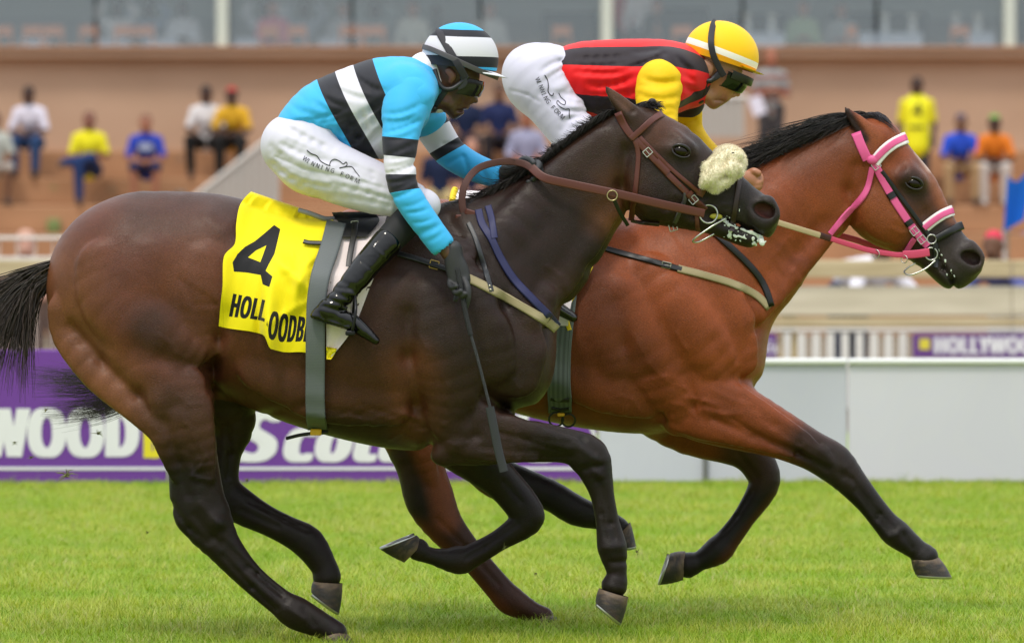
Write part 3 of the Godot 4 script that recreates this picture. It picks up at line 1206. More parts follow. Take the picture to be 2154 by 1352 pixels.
# ---------------------------------------------------------------- spectators
# joints in metres about the feet, facing +z; sit: the seat height, or 0 for standing
func person(called_label: String, at: Vector3, yaw: float, look: Dictionary, group := "") -> Node3D:
	var root := thing("person", called_label, "person", at, group)
	root.rotation.y = yaw
	var o := at      # meshes are built about the feet, then hung on the root
	var sit: float = look.get("sit", 0.0)
	var lean: float = look.get("lean", 0.0)
	var k: float = look.get("size", 1.0)
	var skin: Color = look.get("skin", Color(0.14, 0.065, 0.038))
	var fine: float = look.get("fine", 1.5)
	var hip := Vector3(0, (sit + 0.10) if sit > 0.0 else 0.92 * k, 0.0)
	var chest := hip + Vector3(0, 0.36 * k * cos(lean), 0.36 * sin(lean) + 0.02)
	var neck := hip + Vector3(0, 0.52 * k * cos(lean), 0.52 * sin(lean))
	var head := neck + Vector3(0, 0.155 * k, 0.04 + 0.08 * sin(lean))
	var knees := []
	var feet := []
	for s: float in [-1.0, 1.0]:
		if sit > 0.0:
			var kn := hip + Vector3(s * look.get("knees", 0.16), 0.03, 0.44)
			if look.get("crossed", false) and s > 0.0:
				kn = hip + Vector3(0.02, 0.16, 0.42)
			knees.append(kn)
			feet.append(Vector3(kn.x * 0.9, 0.06, kn.z - 0.02) if not (look.get("crossed", false) and s > 0.0) else hip + Vector3(-0.40, 0.08, 0.46))
		else:
			knees.append(Vector3(s * 0.10, 0.48 * k, 0.02))
			feet.append(Vector3(s * 0.11, 0.06, -0.01))
	var b := Body.new()
	var rr := func(v: Vector3, r: float, q := 1.0) -> Array: return [o.x + v.x, o.y + v.y, o.z + v.z, r, q]
	# skin: head, neck, arms, hands, lower legs in one figure
	chain_m(b, [rr.call(head + Vector3(0, 0.03, 0), 0.088), rr.call(head + Vector3(0, -0.055, 0.025), 0.066)], 0.03)
	chain_m(b, [rr.call(head + Vector3(0, -0.01, 0.095), 0.016), rr.call(head + Vector3(0, -0.035, 0.108), 0.018)], 0.015)
	chain_m(b, [rr.call(head + Vector3(-0.088, 0, 0), 0.02, 1.2), rr.call(head + Vector3(0.088, 0, 0), 0.02, 1.2)], 0.01)
	chain_m(b, [rr.call(head + Vector3(0, -0.06, -0.01), 0.052), rr.call(neck, 0.055), rr.call(chest, 0.10), rr.call(hip, 0.09)], 0.03)
	var arms := []
	for e in 2:
		var s := -1.0 if e == 0 else 1.0
		var sh := neck + Vector3(s * 0.165 * k, -0.075, 0)
		var el: Vector3
		var hd: Vector3
		match look.get("arms", "lap"):
			"up":
				el = sh + Vector3(s * 0.14, 0.20, 0.10)
				hd = head + Vector3(s * 0.10, 0.16, 0.12)
			"down":
				el = sh + Vector3(s * 0.07, -0.28, -0.02)
				hd = sh + Vector3(s * 0.06, -0.52, 0.10)
			"rail":
				el = sh + Vector3(s * 0.16, -0.20, 0.16)
				hd = sh + Vector3(-s * 0.06, -0.24, 0.36)
			"folded":
				el = sh + Vector3(s * 0.07, -0.27, 0.04)
				hd = sh + Vector3(-s * 0.14, -0.22, 0.20)
			_:
				el = sh + Vector3(s * 0.09, -0.25, 0.06)
				hd = (knees[e] as Vector3) * 0.7 + hip * 0.3 + Vector3(0, 0.10, 0.02)
		arms.append([sh, el, hd])
		chain_m(b, [rr.call(sh, 0.048), rr.call(el, 0.040), rr.call(hd, 0.030)], 0.03)
		var f := (hd - el).normalized()
		chain_m(b, [rr.call(hd, 0.034), rr.call(hd + f * 0.075, 0.036), rr.call(hd + f * 0.13, 0.022)], 0.02)
		chain_m(b, [rr.call(hip + Vector3(s * 0.09, 0, 0), 0.07), rr.call(knees[e], 0.056), rr.call(feet[e], 0.042)], 0.04)
	var m := MB.new()
	m.col = skin
	b.mesh(0.016 * fine, m)
	put(m, "body", vmat(0.5, 0.4), root)
	# shirt
	b = Body.new()
	var w := 0.155 * k
	chain_m(b, [rr.call(hip + Vector3(0, -0.02, 0.0), w * 0.88, 0.85), rr.call(hip + Vector3(0, 0.16, 0.02), w * 0.84, 0.8), rr.call(chest, w * 0.98, 0.8), rr.call(neck + Vector3(0, -0.08, 0), w * 0.82, 0.75)], 0.05)
	chain_m(b, [rr.call(arms[0][0], 0.068), rr.call(neck + Vector3(0, -0.045, 0), 0.075), rr.call(arms[1][0], 0.068)], 0.06)
	for e in 2:
		var l: float = look.get("sleeve", 0.8)
		var a: Array = arms[e]
		var st := [rr.call(a[0], 0.070), rr.call((a[0] as Vector3).lerp(a[1], minf(l, 1.0)), 0.058)]
		if l > 1.0:
			st.append(rr.call((a[1] as Vector3).lerp(a[2], minf(l - 1.0, 0.9)), 0.046))
		chain_m(b, st, 0.04)
	m = MB.new()
	m.col = look.get("shirt", Color(0.7, 0.7, 0.7))
	b.mesh(0.017 * fine, m)
	if look.has("print"):
		paint_box(m, o + chest + Vector3(0, -0.02, 0), 0.10, 0.05, look["print"])
	if look.has("bands"):
		for i in m.v.size():
			if fposmod(m.v[i].y, 0.16) < 0.06:
				m.c[i] = look["bands"]
	put(m, "shirt", vmat(0.75, 0.3), root)
	# trousers
	b = Body.new()
	chain_m(b, [rr.call(hip + Vector3(-0.06, 0, 0), 0.125, 0.9), rr.call(hip + Vector3(0.06, 0, 0), 0.125, 0.9)], 0.05)
	for e in 2:
		var s := -1.0 if e == 0 else 1.0
		var st := [rr.call(hip + Vector3(s * 0.09, -0.01, 0.02), 0.10), rr.call(knees[e], 0.078)]
		if not look.get("shorts", false):
			st.append(rr.call((knees[e] as Vector3).lerp(feet[e], 0.9), 0.062))
		chain_m(b, st, 0.04)
	m = MB.new()
	m.col = look.get("legs", Color(0.05, 0.06, 0.10))
	b.mesh(0.018 * fine, m)
	put(m, "trousers", vmat(0.8, 0.3), root)
	# shoes
	for e in 2:
		b = Body.new()
		var f: Vector3 = feet[e]
		chain_m(b, [rr.call(f + Vector3(0, -0.01, -0.02), 0.052, 1.0), rr.call(f + Vector3(0, -0.025, 0.12), 0.038, 1.0)], 0.03)
		m = MB.new()
		m.col = look.get("shoes", Color(0.04, 0.035, 0.035))
		b.mesh(0.017 * fine, m)
		put(m, "shoe", vmat(0.6), root)
	# hair or cap
	b = Body.new()
	chain_m(b, [rr.call(head + Vector3(0, 0.062, -0.014), 0.084), rr.call(head + Vector3(0, 0.01, -0.05), 0.072)], 0.03)
	m = MB.new()
	if look.has("cap"):
		chain_m(b, [rr.call(head + Vector3(-0.04, 0.075, 0.10), 0.012), rr.call(head + Vector3(0.04, 0.075, 0.10), 0.012)], 0.03)
		m.col = look["cap"]
		b.mesh(0.014 * fine, m)
		put(m, "cap", vmat(0.8), root)
	else:
		m.col = look.get("hair", Color(0.012, 0.010, 0.009))
		b.mesh(0.014 * fine, m)
		put(m, "hair", vmat(0.7), root)
	if look.has("bib"):
		b = Body.new()
		chain_m(b, [rr.call(hip + Vector3(0, -0.12, 0.03), 0.185, 0.85), rr.call(chest, 0.185, 0.78), rr.call(neck + Vector3(0, -0.07, 0), 0.155, 0.75)], 0.05)
		m = MB.new()
		m.col = look["bib"]
		b.mesh(0.017 * fine, m)
		var bibm := put(m, "bib", vmat(0.6, 0.3), root)
		m = MB.new()
		letters(m, "4", o + chest + Vector3(-0.055, -0.08, 0.158), Vector3(1, 0, 0), Vector3(0, 1, 0), Vector3(0, 0, 1), 0.19, 0.9)
		m.box(o + chest + Vector3(0, -0.24, 0.170), Vector3(0.22, 0.035, 0.004))
		put(m, "number", mat(Color(0.16, 0.15, 0.08), 0.7), bibm)
	return root

func paint_box(m: MB, at: Vector3, rx: float, ry: float, c: Color) -> void:
	for i in m.v.size():
		var q := m.v[i] - at
		if absf(q.x) < rx and absf(q.y) < ry and q.z > 0.0:
			m.c[i] = c

func seat_at(px: float, row: int) -> Vector3:      # feet on the terrace below the step that is sat on
	var zf := step_z(row + 1) + 0.36
	return Vector3((px - 1077.0) * (CAM_Z - zf) / F, step_y(row), zf)

func build_spectators() -> void:
	var dark := Color(0.055, 0.027, 0.018)
	var mid := Color(0.16, 0.075, 0.045)
	var fair := Color(0.45, 0.22, 0.15)
	var g := "spectators seated on the terrace"
	var navy := Color(0.014, 0.020, 0.055)
	person("spectator in a grey shirt cut off by the left edge of the frame", seat_at(-14, 3), 0.2, {"sit": 0.40, "shirt": Color(0.45, 0.47, 0.42), "legs": Color(0.40, 0.36, 0.32), "skin": mid, "shorts": true}, g)
	person("seated spectator in a white shirt and blue jeans at the far left", seat_at(66, 4), -0.15, {"sit": 0.40, "shirt": Color(0.74, 0.70, 0.80), "legs": Color(0.03, 0.07, 0.17), "skin": dark, "sleeve": 0.9, "lean": 0.30}, g)
	person("seated spectator in a yellow shirt and jeans with one leg crossed", seat_at(186, 3), 0.1, {"sit": 0.40, "shirt": Color(0.80, 0.72, 0.02), "legs": Color(0.022, 0.045, 0.14), "skin": Color(0.22, 0.09, 0.055), "hair": Color(0.14, 0.06, 0.04), "crossed": true, "lean": 0.10}, g)
	person("seated spectator in a blue shirt with a white print and bare legs", seat_at(308, 3), 0.0, {"sit": 0.40, "shirt": Color(0.03, 0.06, 0.42), "print": Color(0.5, 0.58, 0.75), "legs": Color(0.02, 0.03, 0.09), "skin": Color(0.33, 0.14, 0.085), "hair": Color(0.16, 0.07, 0.04), "shorts": true, "lean": 0.40}, g)
	person("seated spectator in a white tee and black trousers beside the one in a red cap", seat_at(434, 4), 0.0, {"sit": 0.40, "shirt": Color(0.72, 0.68, 0.68), "legs": Color(0.012, 0.012, 0.014), "skin": dark, "knees": 0.22, "lean": 0.20}, g)
	person("seated spectator in an amber shirt and a red cap", seat_at(492, 4), -0.1, {"sit": 0.40, "shirt": Color(0.72, 0.40, 0.03), "legs": Color(0.02, 0.02, 0.02), "skin": dark, "cap": Color(0.45, 0.035, 0.025), "lean": 0.35}, g)
	person("seated spectator in a dark navy shirt, left of the group between the riders", seat_at(980, 4), 0.0, {"sit": 0.40, "shirt": navy, "legs": Color(0.05, 0.04, 0.05), "skin": mid}, g)
	person("seated spectator in a navy shirt, middle of the group between the riders", seat_at(1050, 4), 0.0, {"sit": 0.42, "shirt": Color(0.018, 0.026, 0.085), "legs": Color(0.03, 0.025, 0.03), "skin": mid}, g)
	person("seated spectator in a white and navy top, right of the group between the riders", seat_at(1108, 3), 0.0, {"sit": 0.42, "shirt": Color(0.30, 0.30, 0.42), "legs": Color(0.28, 0.10, 0.06), "skin": Color(0.3, 0.11, 0.06), "sleeve": 1.4}, g)
	person("seated spectator with a bald head, in front of the navy shirts", seat_at(992, 2), 0.0, {"sit": 0.40, "shirt": navy, "legs": Color(0.02, 0.03, 0.08), "skin": fair, "hair": Color(0.42, 0.21, 0.14)}, g)
	var st := func(px: float, row: int, dz: float) -> Vector3:
		var zz := step_z(row) + dz
		return Vector3((px - 1077.0) * (CAM_Z - zz) / F, step_y(row), zz)
	person("standing spectator in khaki trousers half hidden by the rider in blue", st.call(925, 1, -0.3), 0.0, {"shirt": navy, "legs": Color(0.55, 0.42, 0.20), "skin": fair, "arms": "down"})
	var pr: Node3D = person("standing spectator in a grey and red banded shirt holding a white paper", st.call(1622, 4, -0.35), 0.1, {"shirt": Color(0.30, 0.32, 0.32), "bands": Color(0.24, 0.10, 0.08), "legs": Color(0.06, 0.055, 0.06), "skin": Color(0.35, 0.13, 0.075), "hair": Color(0.33, 0.13, 0.08), "arms": "folded", "size": 1.05})
	person("standing spectator in a yellow bib with a black number 4", st.call(1930, 3, -0.5), -0.1, {"shirt": Color(0.75, 0.66, 0.03), "bib": Color(0.86, 0.80, 0.02), "legs": Color(0.05, 0.05, 0.06), "skin": dark, "arms": "down", "size": 1.04})
	person("seated spectator in a bright blue shirt and khaki trousers near the right edge", seat_at(2018, 3), 0.05, {"sit": 0.40, "shirt": Color(0.03, 0.09, 0.60), "legs": Color(0.38, 0.25, 0.13), "skin": mid, "cap": Color(0.05, 0.05, 0.10), "lean": 0.35, "knees": 0.2}, g)
	person("seated spectator in an orange vest and a green cap near the right edge", seat_at(2092, 3), -0.05, {"sit": 0.40, "shirt": Color(0.75, 0.20, 0.02), "legs": Color(0.52, 0.46, 0.42), "skin": dark, "cap": Color(0.16, 0.36, 0.06), "lean": 0.4, "shoes": Color(0.5, 0.48, 0.46)}, g)
	# nearer, behind the rails
	var ground := func(px: float, zz: float) -> Vector3: return Vector3((px - 1077.0) * (CAM_Z - zz) / F, 0.0, zz)
	person("person in a white shirt bending behind the top rail, below the bay's throat", ground.call(1782, -28.0), 0.5, {"shirt": Color(0.70, 0.68, 0.74), "legs": Color(0.02, 0.03, 0.07), "skin": mid, "arms": "rail", "lean": 1.05, "size": 0.95, "hair": Color(0.5, 0.5, 0.55)})
	person("person in a red and blue top behind the rails at the right edge", ground.call(2126, -29.5), -0.4, {"shirt": Color(0.10, 0.11, 0.28), "legs": Color(0.6, 0.58, 0.56), "skin": mid, "arms": "rail", "lean": 0.75, "size": 0.86, "cap": Color(0.62, 0.03, 0.07)})
	person("person leaning on the white railing at the left edge", ground.call(38, -31.2), 0.2, {"shirt": Color(0.62, 0.38, 0.34), "legs": Color(0.30, 0.22, 0.2), "skin": Color(0.52, 0.28, 0.21), "arms": "rail", "lean": 0.9, "size": 0.9, "hair": Color(0.50, 0.28, 0.20)}, "people leaning on the white railing")
	person("bare armed person leaning on the white railing beside the horse's tail", ground.call(98, -31.2), -0.3, {"shirt": Color(0.60, 0.42, 0.36), "legs": Color(0.30, 0.22, 0.2), "skin": Color(0.55, 0.33, 0.25), "arms": "rail", "lean": 0.9, "size": 0.9, "hair": Color(0.45, 0.26, 0.18)}, "people leaning on the white railing")
	# small things left about
	var m := MB.new()
	for q: Array in [[112, 412, 28, 30, Color(0.16, 0.22, 0.07), "green bag on the terrace beside the yellow shirt's foot"], [236, 414, 16, 26, Color(0.07, 0.10, 0.06), "dark green bag on the terrace below the blue shirt"], [378, 352, 26, 30, Color(0.16, 0.15, 0.13), "grey bag on the terrace below the white tee"]]:
		var zz := step_z(3) + 0.05 if q[1] > 400 else step_z(4) + 0.2
		var kk := S(zz)
		var c := P(q[0], q[1], zz)
		m = MB.new()
		var base := step_y(2) if q[1] > 400 else step_y(3)
		var hh: float = q[3] * kk
		m.box(Vector3(c.x, base + hh * 0.5 + 0.002, zz), Vector3(q[2] * kk, hh, 0.12), 0.03)
		var r := thing("bag", q[5], "bag", Vector3(c.x, base, zz))
		put(m, "bag_body", mat(q[4].linear_to_srgb(), 0.8), r)
		m = MB.new()
		tube_px(m, zz, [[q[0] - 6, q[1] - q[3] * 0.4, 0.0], [q[0], q[1] - q[3] * 0.75, 0.0], [q[0] + 6, q[1] - q[3] * 0.4, 0.0]], 0.008)
		put(m, "handle", mat(q[4].linear_to_srgb(), 0.8), r)
	# a sheet of paper in the hand of the man who stands
	m = MB.new()
	var pc := P(1594, 222, pr.position.z + 0.34)
	m.box(pc, Vector3(0.19, 0.27, 0.004), 0.0, Basis(Vector3(0, 0, 1), 0.35))
	tag(put(m, "paper", mat(Color(0.88, 0.87, 0.93), 0.7)), "white sheet of paper held by the man in the banded shirt", "paper")
	# a blue folding chair seen from behind at the right edge
	var cz := -31.0
	var cr := thing("folding_chair", "bright blue fabric folding chair at the right edge behind the rails", "chair", Vector3(P(2136, 0, cz).x, 0, cz))
	m = MB.new()
	var rows := []
	for j in 9:
		var row := PackedVector3Array()
		for i in 9:
			var u := i / 8.0
			var v := j / 8.0
			row.append(P(lerpf(2120.0 - v * 8.0, 2176.0 - 20.0 * v, u), lerpf(368.0 + 14.0 * sin(u * 5.0), 488.0 - 26.0 * u, v), cz - 0.05 * sin(u * PI) - 0.10 * v))
		rows.append(row)
	m.sheet(rows)
	put(m, "backrest", mat(Color(0.03, 0.42, 0.80), 0.7), cr)
	m = MB.new()
	rows = []
	for j in 5:
		var row := PackedVector3Array()
		for i in 5:
			row.append(P(lerpf(2112.0, 2174.0, i / 4.0), 484.0, cz) + Vector3(0, -0.03 * sin(i / 4.0 * PI), -0.02 + 0.11 * j))
		rows.append(row)
	m.sheet(rows)
	put(m, "seat", mat(Color(0.03, 0.40, 0.76), 0.7), cr)
	for q: Array in [[2112, 2120, 0.0], [2174, 2168, 0.0], [2112, 2120, 0.42], [2174, 2168, 0.42]]:
		m = MB.new()
		m.tube(PackedVector3Array([P(q[0], 484.0, cz) + Vector3(0, 0, q[2]), Vector3(P(q[1], 0, cz).x, 0.0, cz + 0.42 - q[2])]), PackedFloat32Array([0.011, 0.011]), 7)
		put(m, "leg", steel(), cr)
	build_lounge()

func build_lounge() -> void:
	var fy := 3.45
	var spot := func(px: float, zz: float) -> Vector3: return Vector3((px - 1077.0) * (CAM_Z - zz) / F, fy, zz)
	var dark := Color(0.07, 0.035, 0.025)
	var fair := Color(0.40, 0.20, 0.14)
	var people := [
		[245, -68.4, "up", Color(0.66, 0.70, 0.72), dark, "guest in a white shirt with raised arms in the lounge, at the far left"],
		[312, -68.8, "up", Color(0.32, 0.42, 0.58), dark, "guest in a pale blue dress in the lounge, second from the left"],
		[384, -68.1, "folded", Color(0.60, 0.66, 0.72), dark, "guest in white and grey in the lounge beside the left pillar"],
		[556, -68.4, "up", Color(0.58, 0.64, 0.70), dark, "guest with raised arms in the lounge just right of the left pillar"],
		[574, -67.7, "folded", Color(0.62, 0.16, 0.24), fair, "guest in a pink top in the lounge right of the left pillar"],
		[640, -68.8, "up", Color(0.42, 0.50, 0.60), dark, "guest in pale blue clapping in the lounge above the blue jersey"],
		[722, -68.4, "folded", Color(0.46, 0.50, 0.53), fair, "guest in a grey top in the lounge above the rider's back"],
		[788, -69.1, "up", Color(0.36, 0.46, 0.48), dark, "guest in grey green with raised arms in the lounge near the striped helmet"],
		[868, -68.1, "down", Color(0.62, 0.68, 0.62), fair, "guest in a pale green top in the lounge left of the striped helmet"],
		[918, -69.5, "down", Color(0.03, 0.03, 0.035), dark, "guest in black in the lounge behind the striped helmet"],
		[1030, -68.4, "down", Color(0.58, 0.64, 0.64), fair, "guest in pale grey in the lounge right of the striped helmet"],
		[1312, -69.1, "down", Color(0.48, 0.05, 0.07), fair, "guest in a red shirt in the lounge beside the middle pillar"],
		[1350, -68.4, "down", Color(0.66, 0.68, 0.72), dark, "guest in a white shirt in the lounge, left of the one in black"],
		[1382, -68.1, "down", Color(0.016, 0.016, 0.02), fair, "guest in a black suit in the lounge left of the yellow helmet"],
		[1690, -67.9, "folded", Color(0.34, 0.48, 0.30), fair, "guest in a pale green shirt leaning in the lounge at the right"],
		[1770, -68.8, "folded", Color(0.40, 0.46, 0.48), fair, "guest in grey seated further back in the lounge at the right"],
	]
	for q: Array in people:
		person(q[5], spot.call(q[0], q[1]), 0.0, {"sit": 0.0 if q[5].contains("suit") or q[5].contains("red shirt") or q[5].contains("left of the one") else 0.46, "size": 0.8 if q[5].contains("suit") else 1.0, "shirt": q[3], "skin": q[4], "arms": q[2], "legs": Color(0.05, 0.06, 0.09), "sleeve": 1.6, "fine": 2.4}, "guests in the glazed lounge")
	# tables with white cloths and chairs with tan backs, along the glass
	var cloth := mat(Color(0.80, 0.86, 0.92), 0.7)
	var tables := [[75, 60], [240, 70], [340, 70], [520, 50], [700, 60], [1610, 80], [1872, 136], [2060, 60]]
	var told := ["white clothed table in the lounge at the left edge", "white clothed table in the lounge below the guest with raised arms", "white clothed table in the lounge left of the left pillar", "white clothed table in the lounge right of the left pillar", "white clothed table in the lounge above the rider in blue", "white clothed table in the lounge right of the yellow helmet", "longest white clothed table in the lounge, above the yellow bib", "white clothed table in the lounge beside the right pillar"]
	for i in tables.size():
		var zz := -67.4
		var k := S(zz)
		var q: Array = tables[i]
		var c := P(q[0], 0, zz)
		var top := 4.30 if i >= 5 else 4.22
		var r := thing("table", told[i], "table", Vector3(c.x, fy, zz), "white tables in the lounge")
		var m := MB.new()
		m.box(Vector3(c.x, top - 0.02, zz), Vector3(q[1] * k, 0.04, 0.8), 0.01)
		put(m, "tabletop", cloth, r)
		m = MB.new()
		m.box(Vector3(c.x, (top + fy) * 0.5 - 0.022, zz), Vector3(q[1] * k * 0.97, top - fy - 0.045, 0.76), 0.01)
		put(m, "tablecloth", cloth, r)
	var chairs := [[8, 34, "at the left edge"], [68, 42, "first right of the left edge"], [112, 42, "second right of the left edge"], [186, 40, "below the table guests at the left"], [262, 46, "left of the guest in blue"], [302, 44, "below the guest in pale blue"], [566, 40, "below the guest in pink"], [624, 42, "left of the guest in grey"], [738, 50, "above the rider in blue, left one"], [786, 50, "above the rider in blue, right one"], [1182, 40, "above the red and black jersey"], [1436, 44, "left of the yellow helmet"], [1792, 22, "left of the longest table"], [2020, 40, "left of the right pillar"]]
	var wood := mat(Color(0.80, 0.52, 0.34), 0.5)
	for q: Array in chairs:
		var zz := -66.2
		var c := P(q[0], 0, zz)
		var w: float = q[1] * S(zz)
		var r := thing("chair", "tan wooden chair back in the lounge " + q[2], "chair", Vector3(c.x, fy, zz), "tan chairs in the lounge")
		var m := MB.new()
		m.box(Vector3(c.x, 4.30, zz), Vector3(w, 0.15, 0.03), 0.01)
		put(m, "backrest", wood, r)
		m = MB.new()
		m.box(Vector3(c.x, 3.90, zz - 0.22), Vector3(w, 0.04, 0.42), 0.01)
		put(m, "seat", wood, r)
		for e: Array in [[-1, 0.0], [1, 0.0], [-1, -0.42], [1, -0.42]]:
			m = MB.new()
			var top := 4.23 if e[1] == 0.0 else 3.88
			m.box(Vector3(c.x + e[0] * w * 0.44, (top + fy) * 0.5, zz + e[1]), Vector3(0.03, top - fy, 0.03), 0.004)
			put(m, "leg", wood, r)
	# white vases on the tables at the right
	for q: Array in [[1572, "first white vase of flowers right of the yellow helmet"], [1624, "second white vase of flowers right of the yellow helmet"], [1862, "left white vase on the longest lounge table"], [1920, "right white vase on the longest lounge table"], [2012, "white vase left of the right pillar, beside a tan chair"], [2058, "white vase next to the right pillar"]]:
		var zz := -67.3
		var c := P(q[0], 0, zz)
		var r := thing("vase", q[1], "vase", Vector3(c.x, 4.30, zz), "white vases on the lounge tables")
		var m := MB.new()
		var y := 4.302
		m.tube(PackedVector3Array([Vector3(c.x, y, zz), Vector3(c.x, y + 0.05, zz), Vector3(c.x, y + 0.14, zz), Vector3(c.x, y + 0.2, zz)]), PackedFloat32Array([0.045, 0.06, 0.05, 0.035]), 12)
		put(m, "jar", mat(Color(0.85, 0.88, 0.88), 0.3), r)
		m = MB.new()
		for k in 6:
			m.ball(Vector3(c.x + 0.035 * cos(k * 1.05), y + 0.24 + 0.02 * (k % 2), zz + 0.035 * sin(k * 1.05)), Vector3(0.035, 0.03, 0.035), Basis.IDENTITY, 5, 7)
		put(m, "flowers", mat(Color(0.86, 0.88, 0.84), 0.8), r)
# ---------------------------------------------------------------- horses
var near_body: Body
var far_body: Body
var coat_noise := FastNoiseLite.new()

func mottle(m: MB, amount: float) -> void:
	coat_noise.seed = 5
	coat_noise.frequency = 5.0
	coat_noise.fractal_octaves = 4
	for i in m.v.size():
		var q := m.v[i]
		var f := 1.0 + amount * (coat_noise.get_noise_3d(q.x, q.y * 1.3, q.z) * 1.4 + 0.5 * coat_noise.get_noise_3d(q.x * 6.0, q.y * 9.0, q.z * 6.0))
		var c := m.c[i]
		m.c[i] = Color(c.r * f, c.g * f, c.b * f)

var coat_mat: StandardMaterial3D
func coat() -> StandardMaterial3D:
	if coat_mat == null:
		coat_mat = vmat(0.45, 0.31)
		coat_mat.clearcoat_enabled = true
		coat_mat.clearcoat = 0.07
		coat_mat.clearcoat_roughness = 0.35
		var f := FastNoiseLite.new()
		f.seed = 77
		f.frequency = 0.05
		f.fractal_octaves = 4
		f.fractal_gain = 0.62
		f.domain_warp_enabled = true
		f.domain_warp_amplitude = 26.0
		f.domain_warp_frequency = 0.008
		var hair := NoiseTexture2D.new()
		hair.width = 768
		hair.height = 768
		hair.seamless = true
		hair.noise = f
		relief(coat_mat, hair, 0.15, Vector3(2.6, 9.0, 5.0))
		var f2: FastNoiseLite = f.duplicate()
		f2.seed = 78
		var tone := NoiseTexture2D.new()
		tone.width = 768
		tone.height = 768
		tone.seamless = true
		tone.noise = f2
		tone.color_ramp = ramp(Color(0.60, 0.60, 0.60), Color(1.0, 1.0, 1.0))
		coat_mat.albedo_texture = tone
		coat_mat.roughness = 0.43
		coat_mat.roughness_texture = noise_tex(0.012, 256, 5, ramp(Color(0.62, 0.62, 0.62), Color(1.0, 1.0, 1.0)))
	return coat_mat

# strands of hair: list of paths is made by the caller; each is tapered
func strand(m: MB, pts: PackedVector3Array, r: float, c: Color) -> void:
	var rad := PackedFloat32Array()
	for i in pts.size():
		var t := float(i) / (pts.size() - 1)
		rad.append(r * (1.0 - 0.85 * t) * (0.6 + 0.4 * minf(1.0, t * 6.0)))
	m.col = c
	m.tube(pts, rad, 3, 1.0, Vector3(0, 0, 1), false)

func bezier(a: Vector3, b: Vector3, c: Vector3, d: Vector3, n: int) -> PackedVector3Array:
	var r := PackedVector3Array()
	for i in n + 1:
		r.append(a.bezier_interpolate(b, c, d, float(i) / n))
	return r

# a hoof from its side outline: coronet front and heel, ground toe and heel (grid points)
func hoof(parent: Node3D, zc: float, cf: Vector2, ch: Vector2, gt: Vector2, gh: Vector2, w0 := 0.046, w1 := 0.058) -> void:
	var m := MB.new()
	var horn := Color(0.035, 0.028, 0.024)
	var rows := []
	var a := P(cf.x, cf.y, zc); var b := P(ch.x, ch.y, zc); var c := P(gt.x, gt.y, zc); var d := P(gh.x, gh.y, zc)
	for i in 9:
		var t := i / 8.0
		var f := a.lerp(c, t)
		var e := b.lerp(d, t)
		var w := lerpf(w0, w1, t)
		if i == 0:
			w *= 0.9
		var bulge := 1.0 + 0.05 * sin(t * PI) + (0.012 if i % 2 == 0 else 0.0)
		var row := PackedVector3Array()
		for k in 20:
			var an := TAU * k / 20
			var lo := cos(an)
			if lo < 0.0:
				lo *= 0.9
			row.append((f + e) * 0.5 + (f - e) * 0.5 * lo * bulge + Vector3(0, 0, w * sin(an) * bulge))
		rows.append(row)
	m.sheet(rows, true)
	for i in m.v.size():
		var t := float(i / 20) / 8.0
		m.c[i] = Color(0.16, 0.11, 0.07).lerp(horn, clampf(t * 2.6 + coat_noise.get_noise_3d(m.v[i].x * 30.0, m.v[i].y * 12.0, m.v[i].z * 30.0), 0.0, 1.0)).lerp(Color(0.14, 0.10, 0.055), clampf(coat_noise.get_noise_3d(m.v[i].x * 9.0, m.v[i].y * 9.0, 3.0) * 1.6 - 0.1, 0.0, 0.7))
	m.col = Color(0.05, 0.045, 0.04)
	var nn := ((c - d).cross(Vector3(0, 0, 1))).normalized()
	if nn.dot(c - a) < 0.0:
		nn = -nn
	var mid := m.vert((c + d) * 0.5, nn)
	var first := m.v.size()
	for k in 20:
		m.vert(rows[8][k], nn)
	for k in 20:
		m.tri(mid, first + k, first + (k + 1) % 20)
	var hm := vmat(0.5, 0.4)
	var o := put(m, "hoof", relief(hm, hoof_noise(), 0.12, Vector3(9, 9, 9)), parent)
	# the shoe
	var sm := MB.new()
	var ring0 := []
	for band in 5:
		var row := PackedVector3Array()
		for k in 17:
			var an := -2.45 + 4.9 * k / 16
			var sc: float = [1.02, 1.03, 1.03, 0.72, 0.72][band]
			var dn: float = [0.001, 0.001, 0.009, 0.009, 0.001][band]
			var q := (c + d) * 0.5 + (c - d) * 0.5 * cos(an) * sc + Vector3(0, 0, w1 * sin(an) * sc) + nn * dn
			row.append(q)
		ring0.append(row)
	sm.sheet(ring0, false)
	put(sm, "horseshoe", steel(), o)

var hoof_noise_t: NoiseTexture2D
func hoof_noise() -> NoiseTexture2D:
	if hoof_noise_t == null:
		hoof_noise_t = noise_tex(0.04, 256, 4)
	return hoof_noise_t

var steel_m: StandardMaterial3D
func steel() -> StandardMaterial3D:
	if steel_m == null:
		steel_m = mat(Color(0.78, 0.78, 0.76), 0.32, 0.9)
	return steel_m

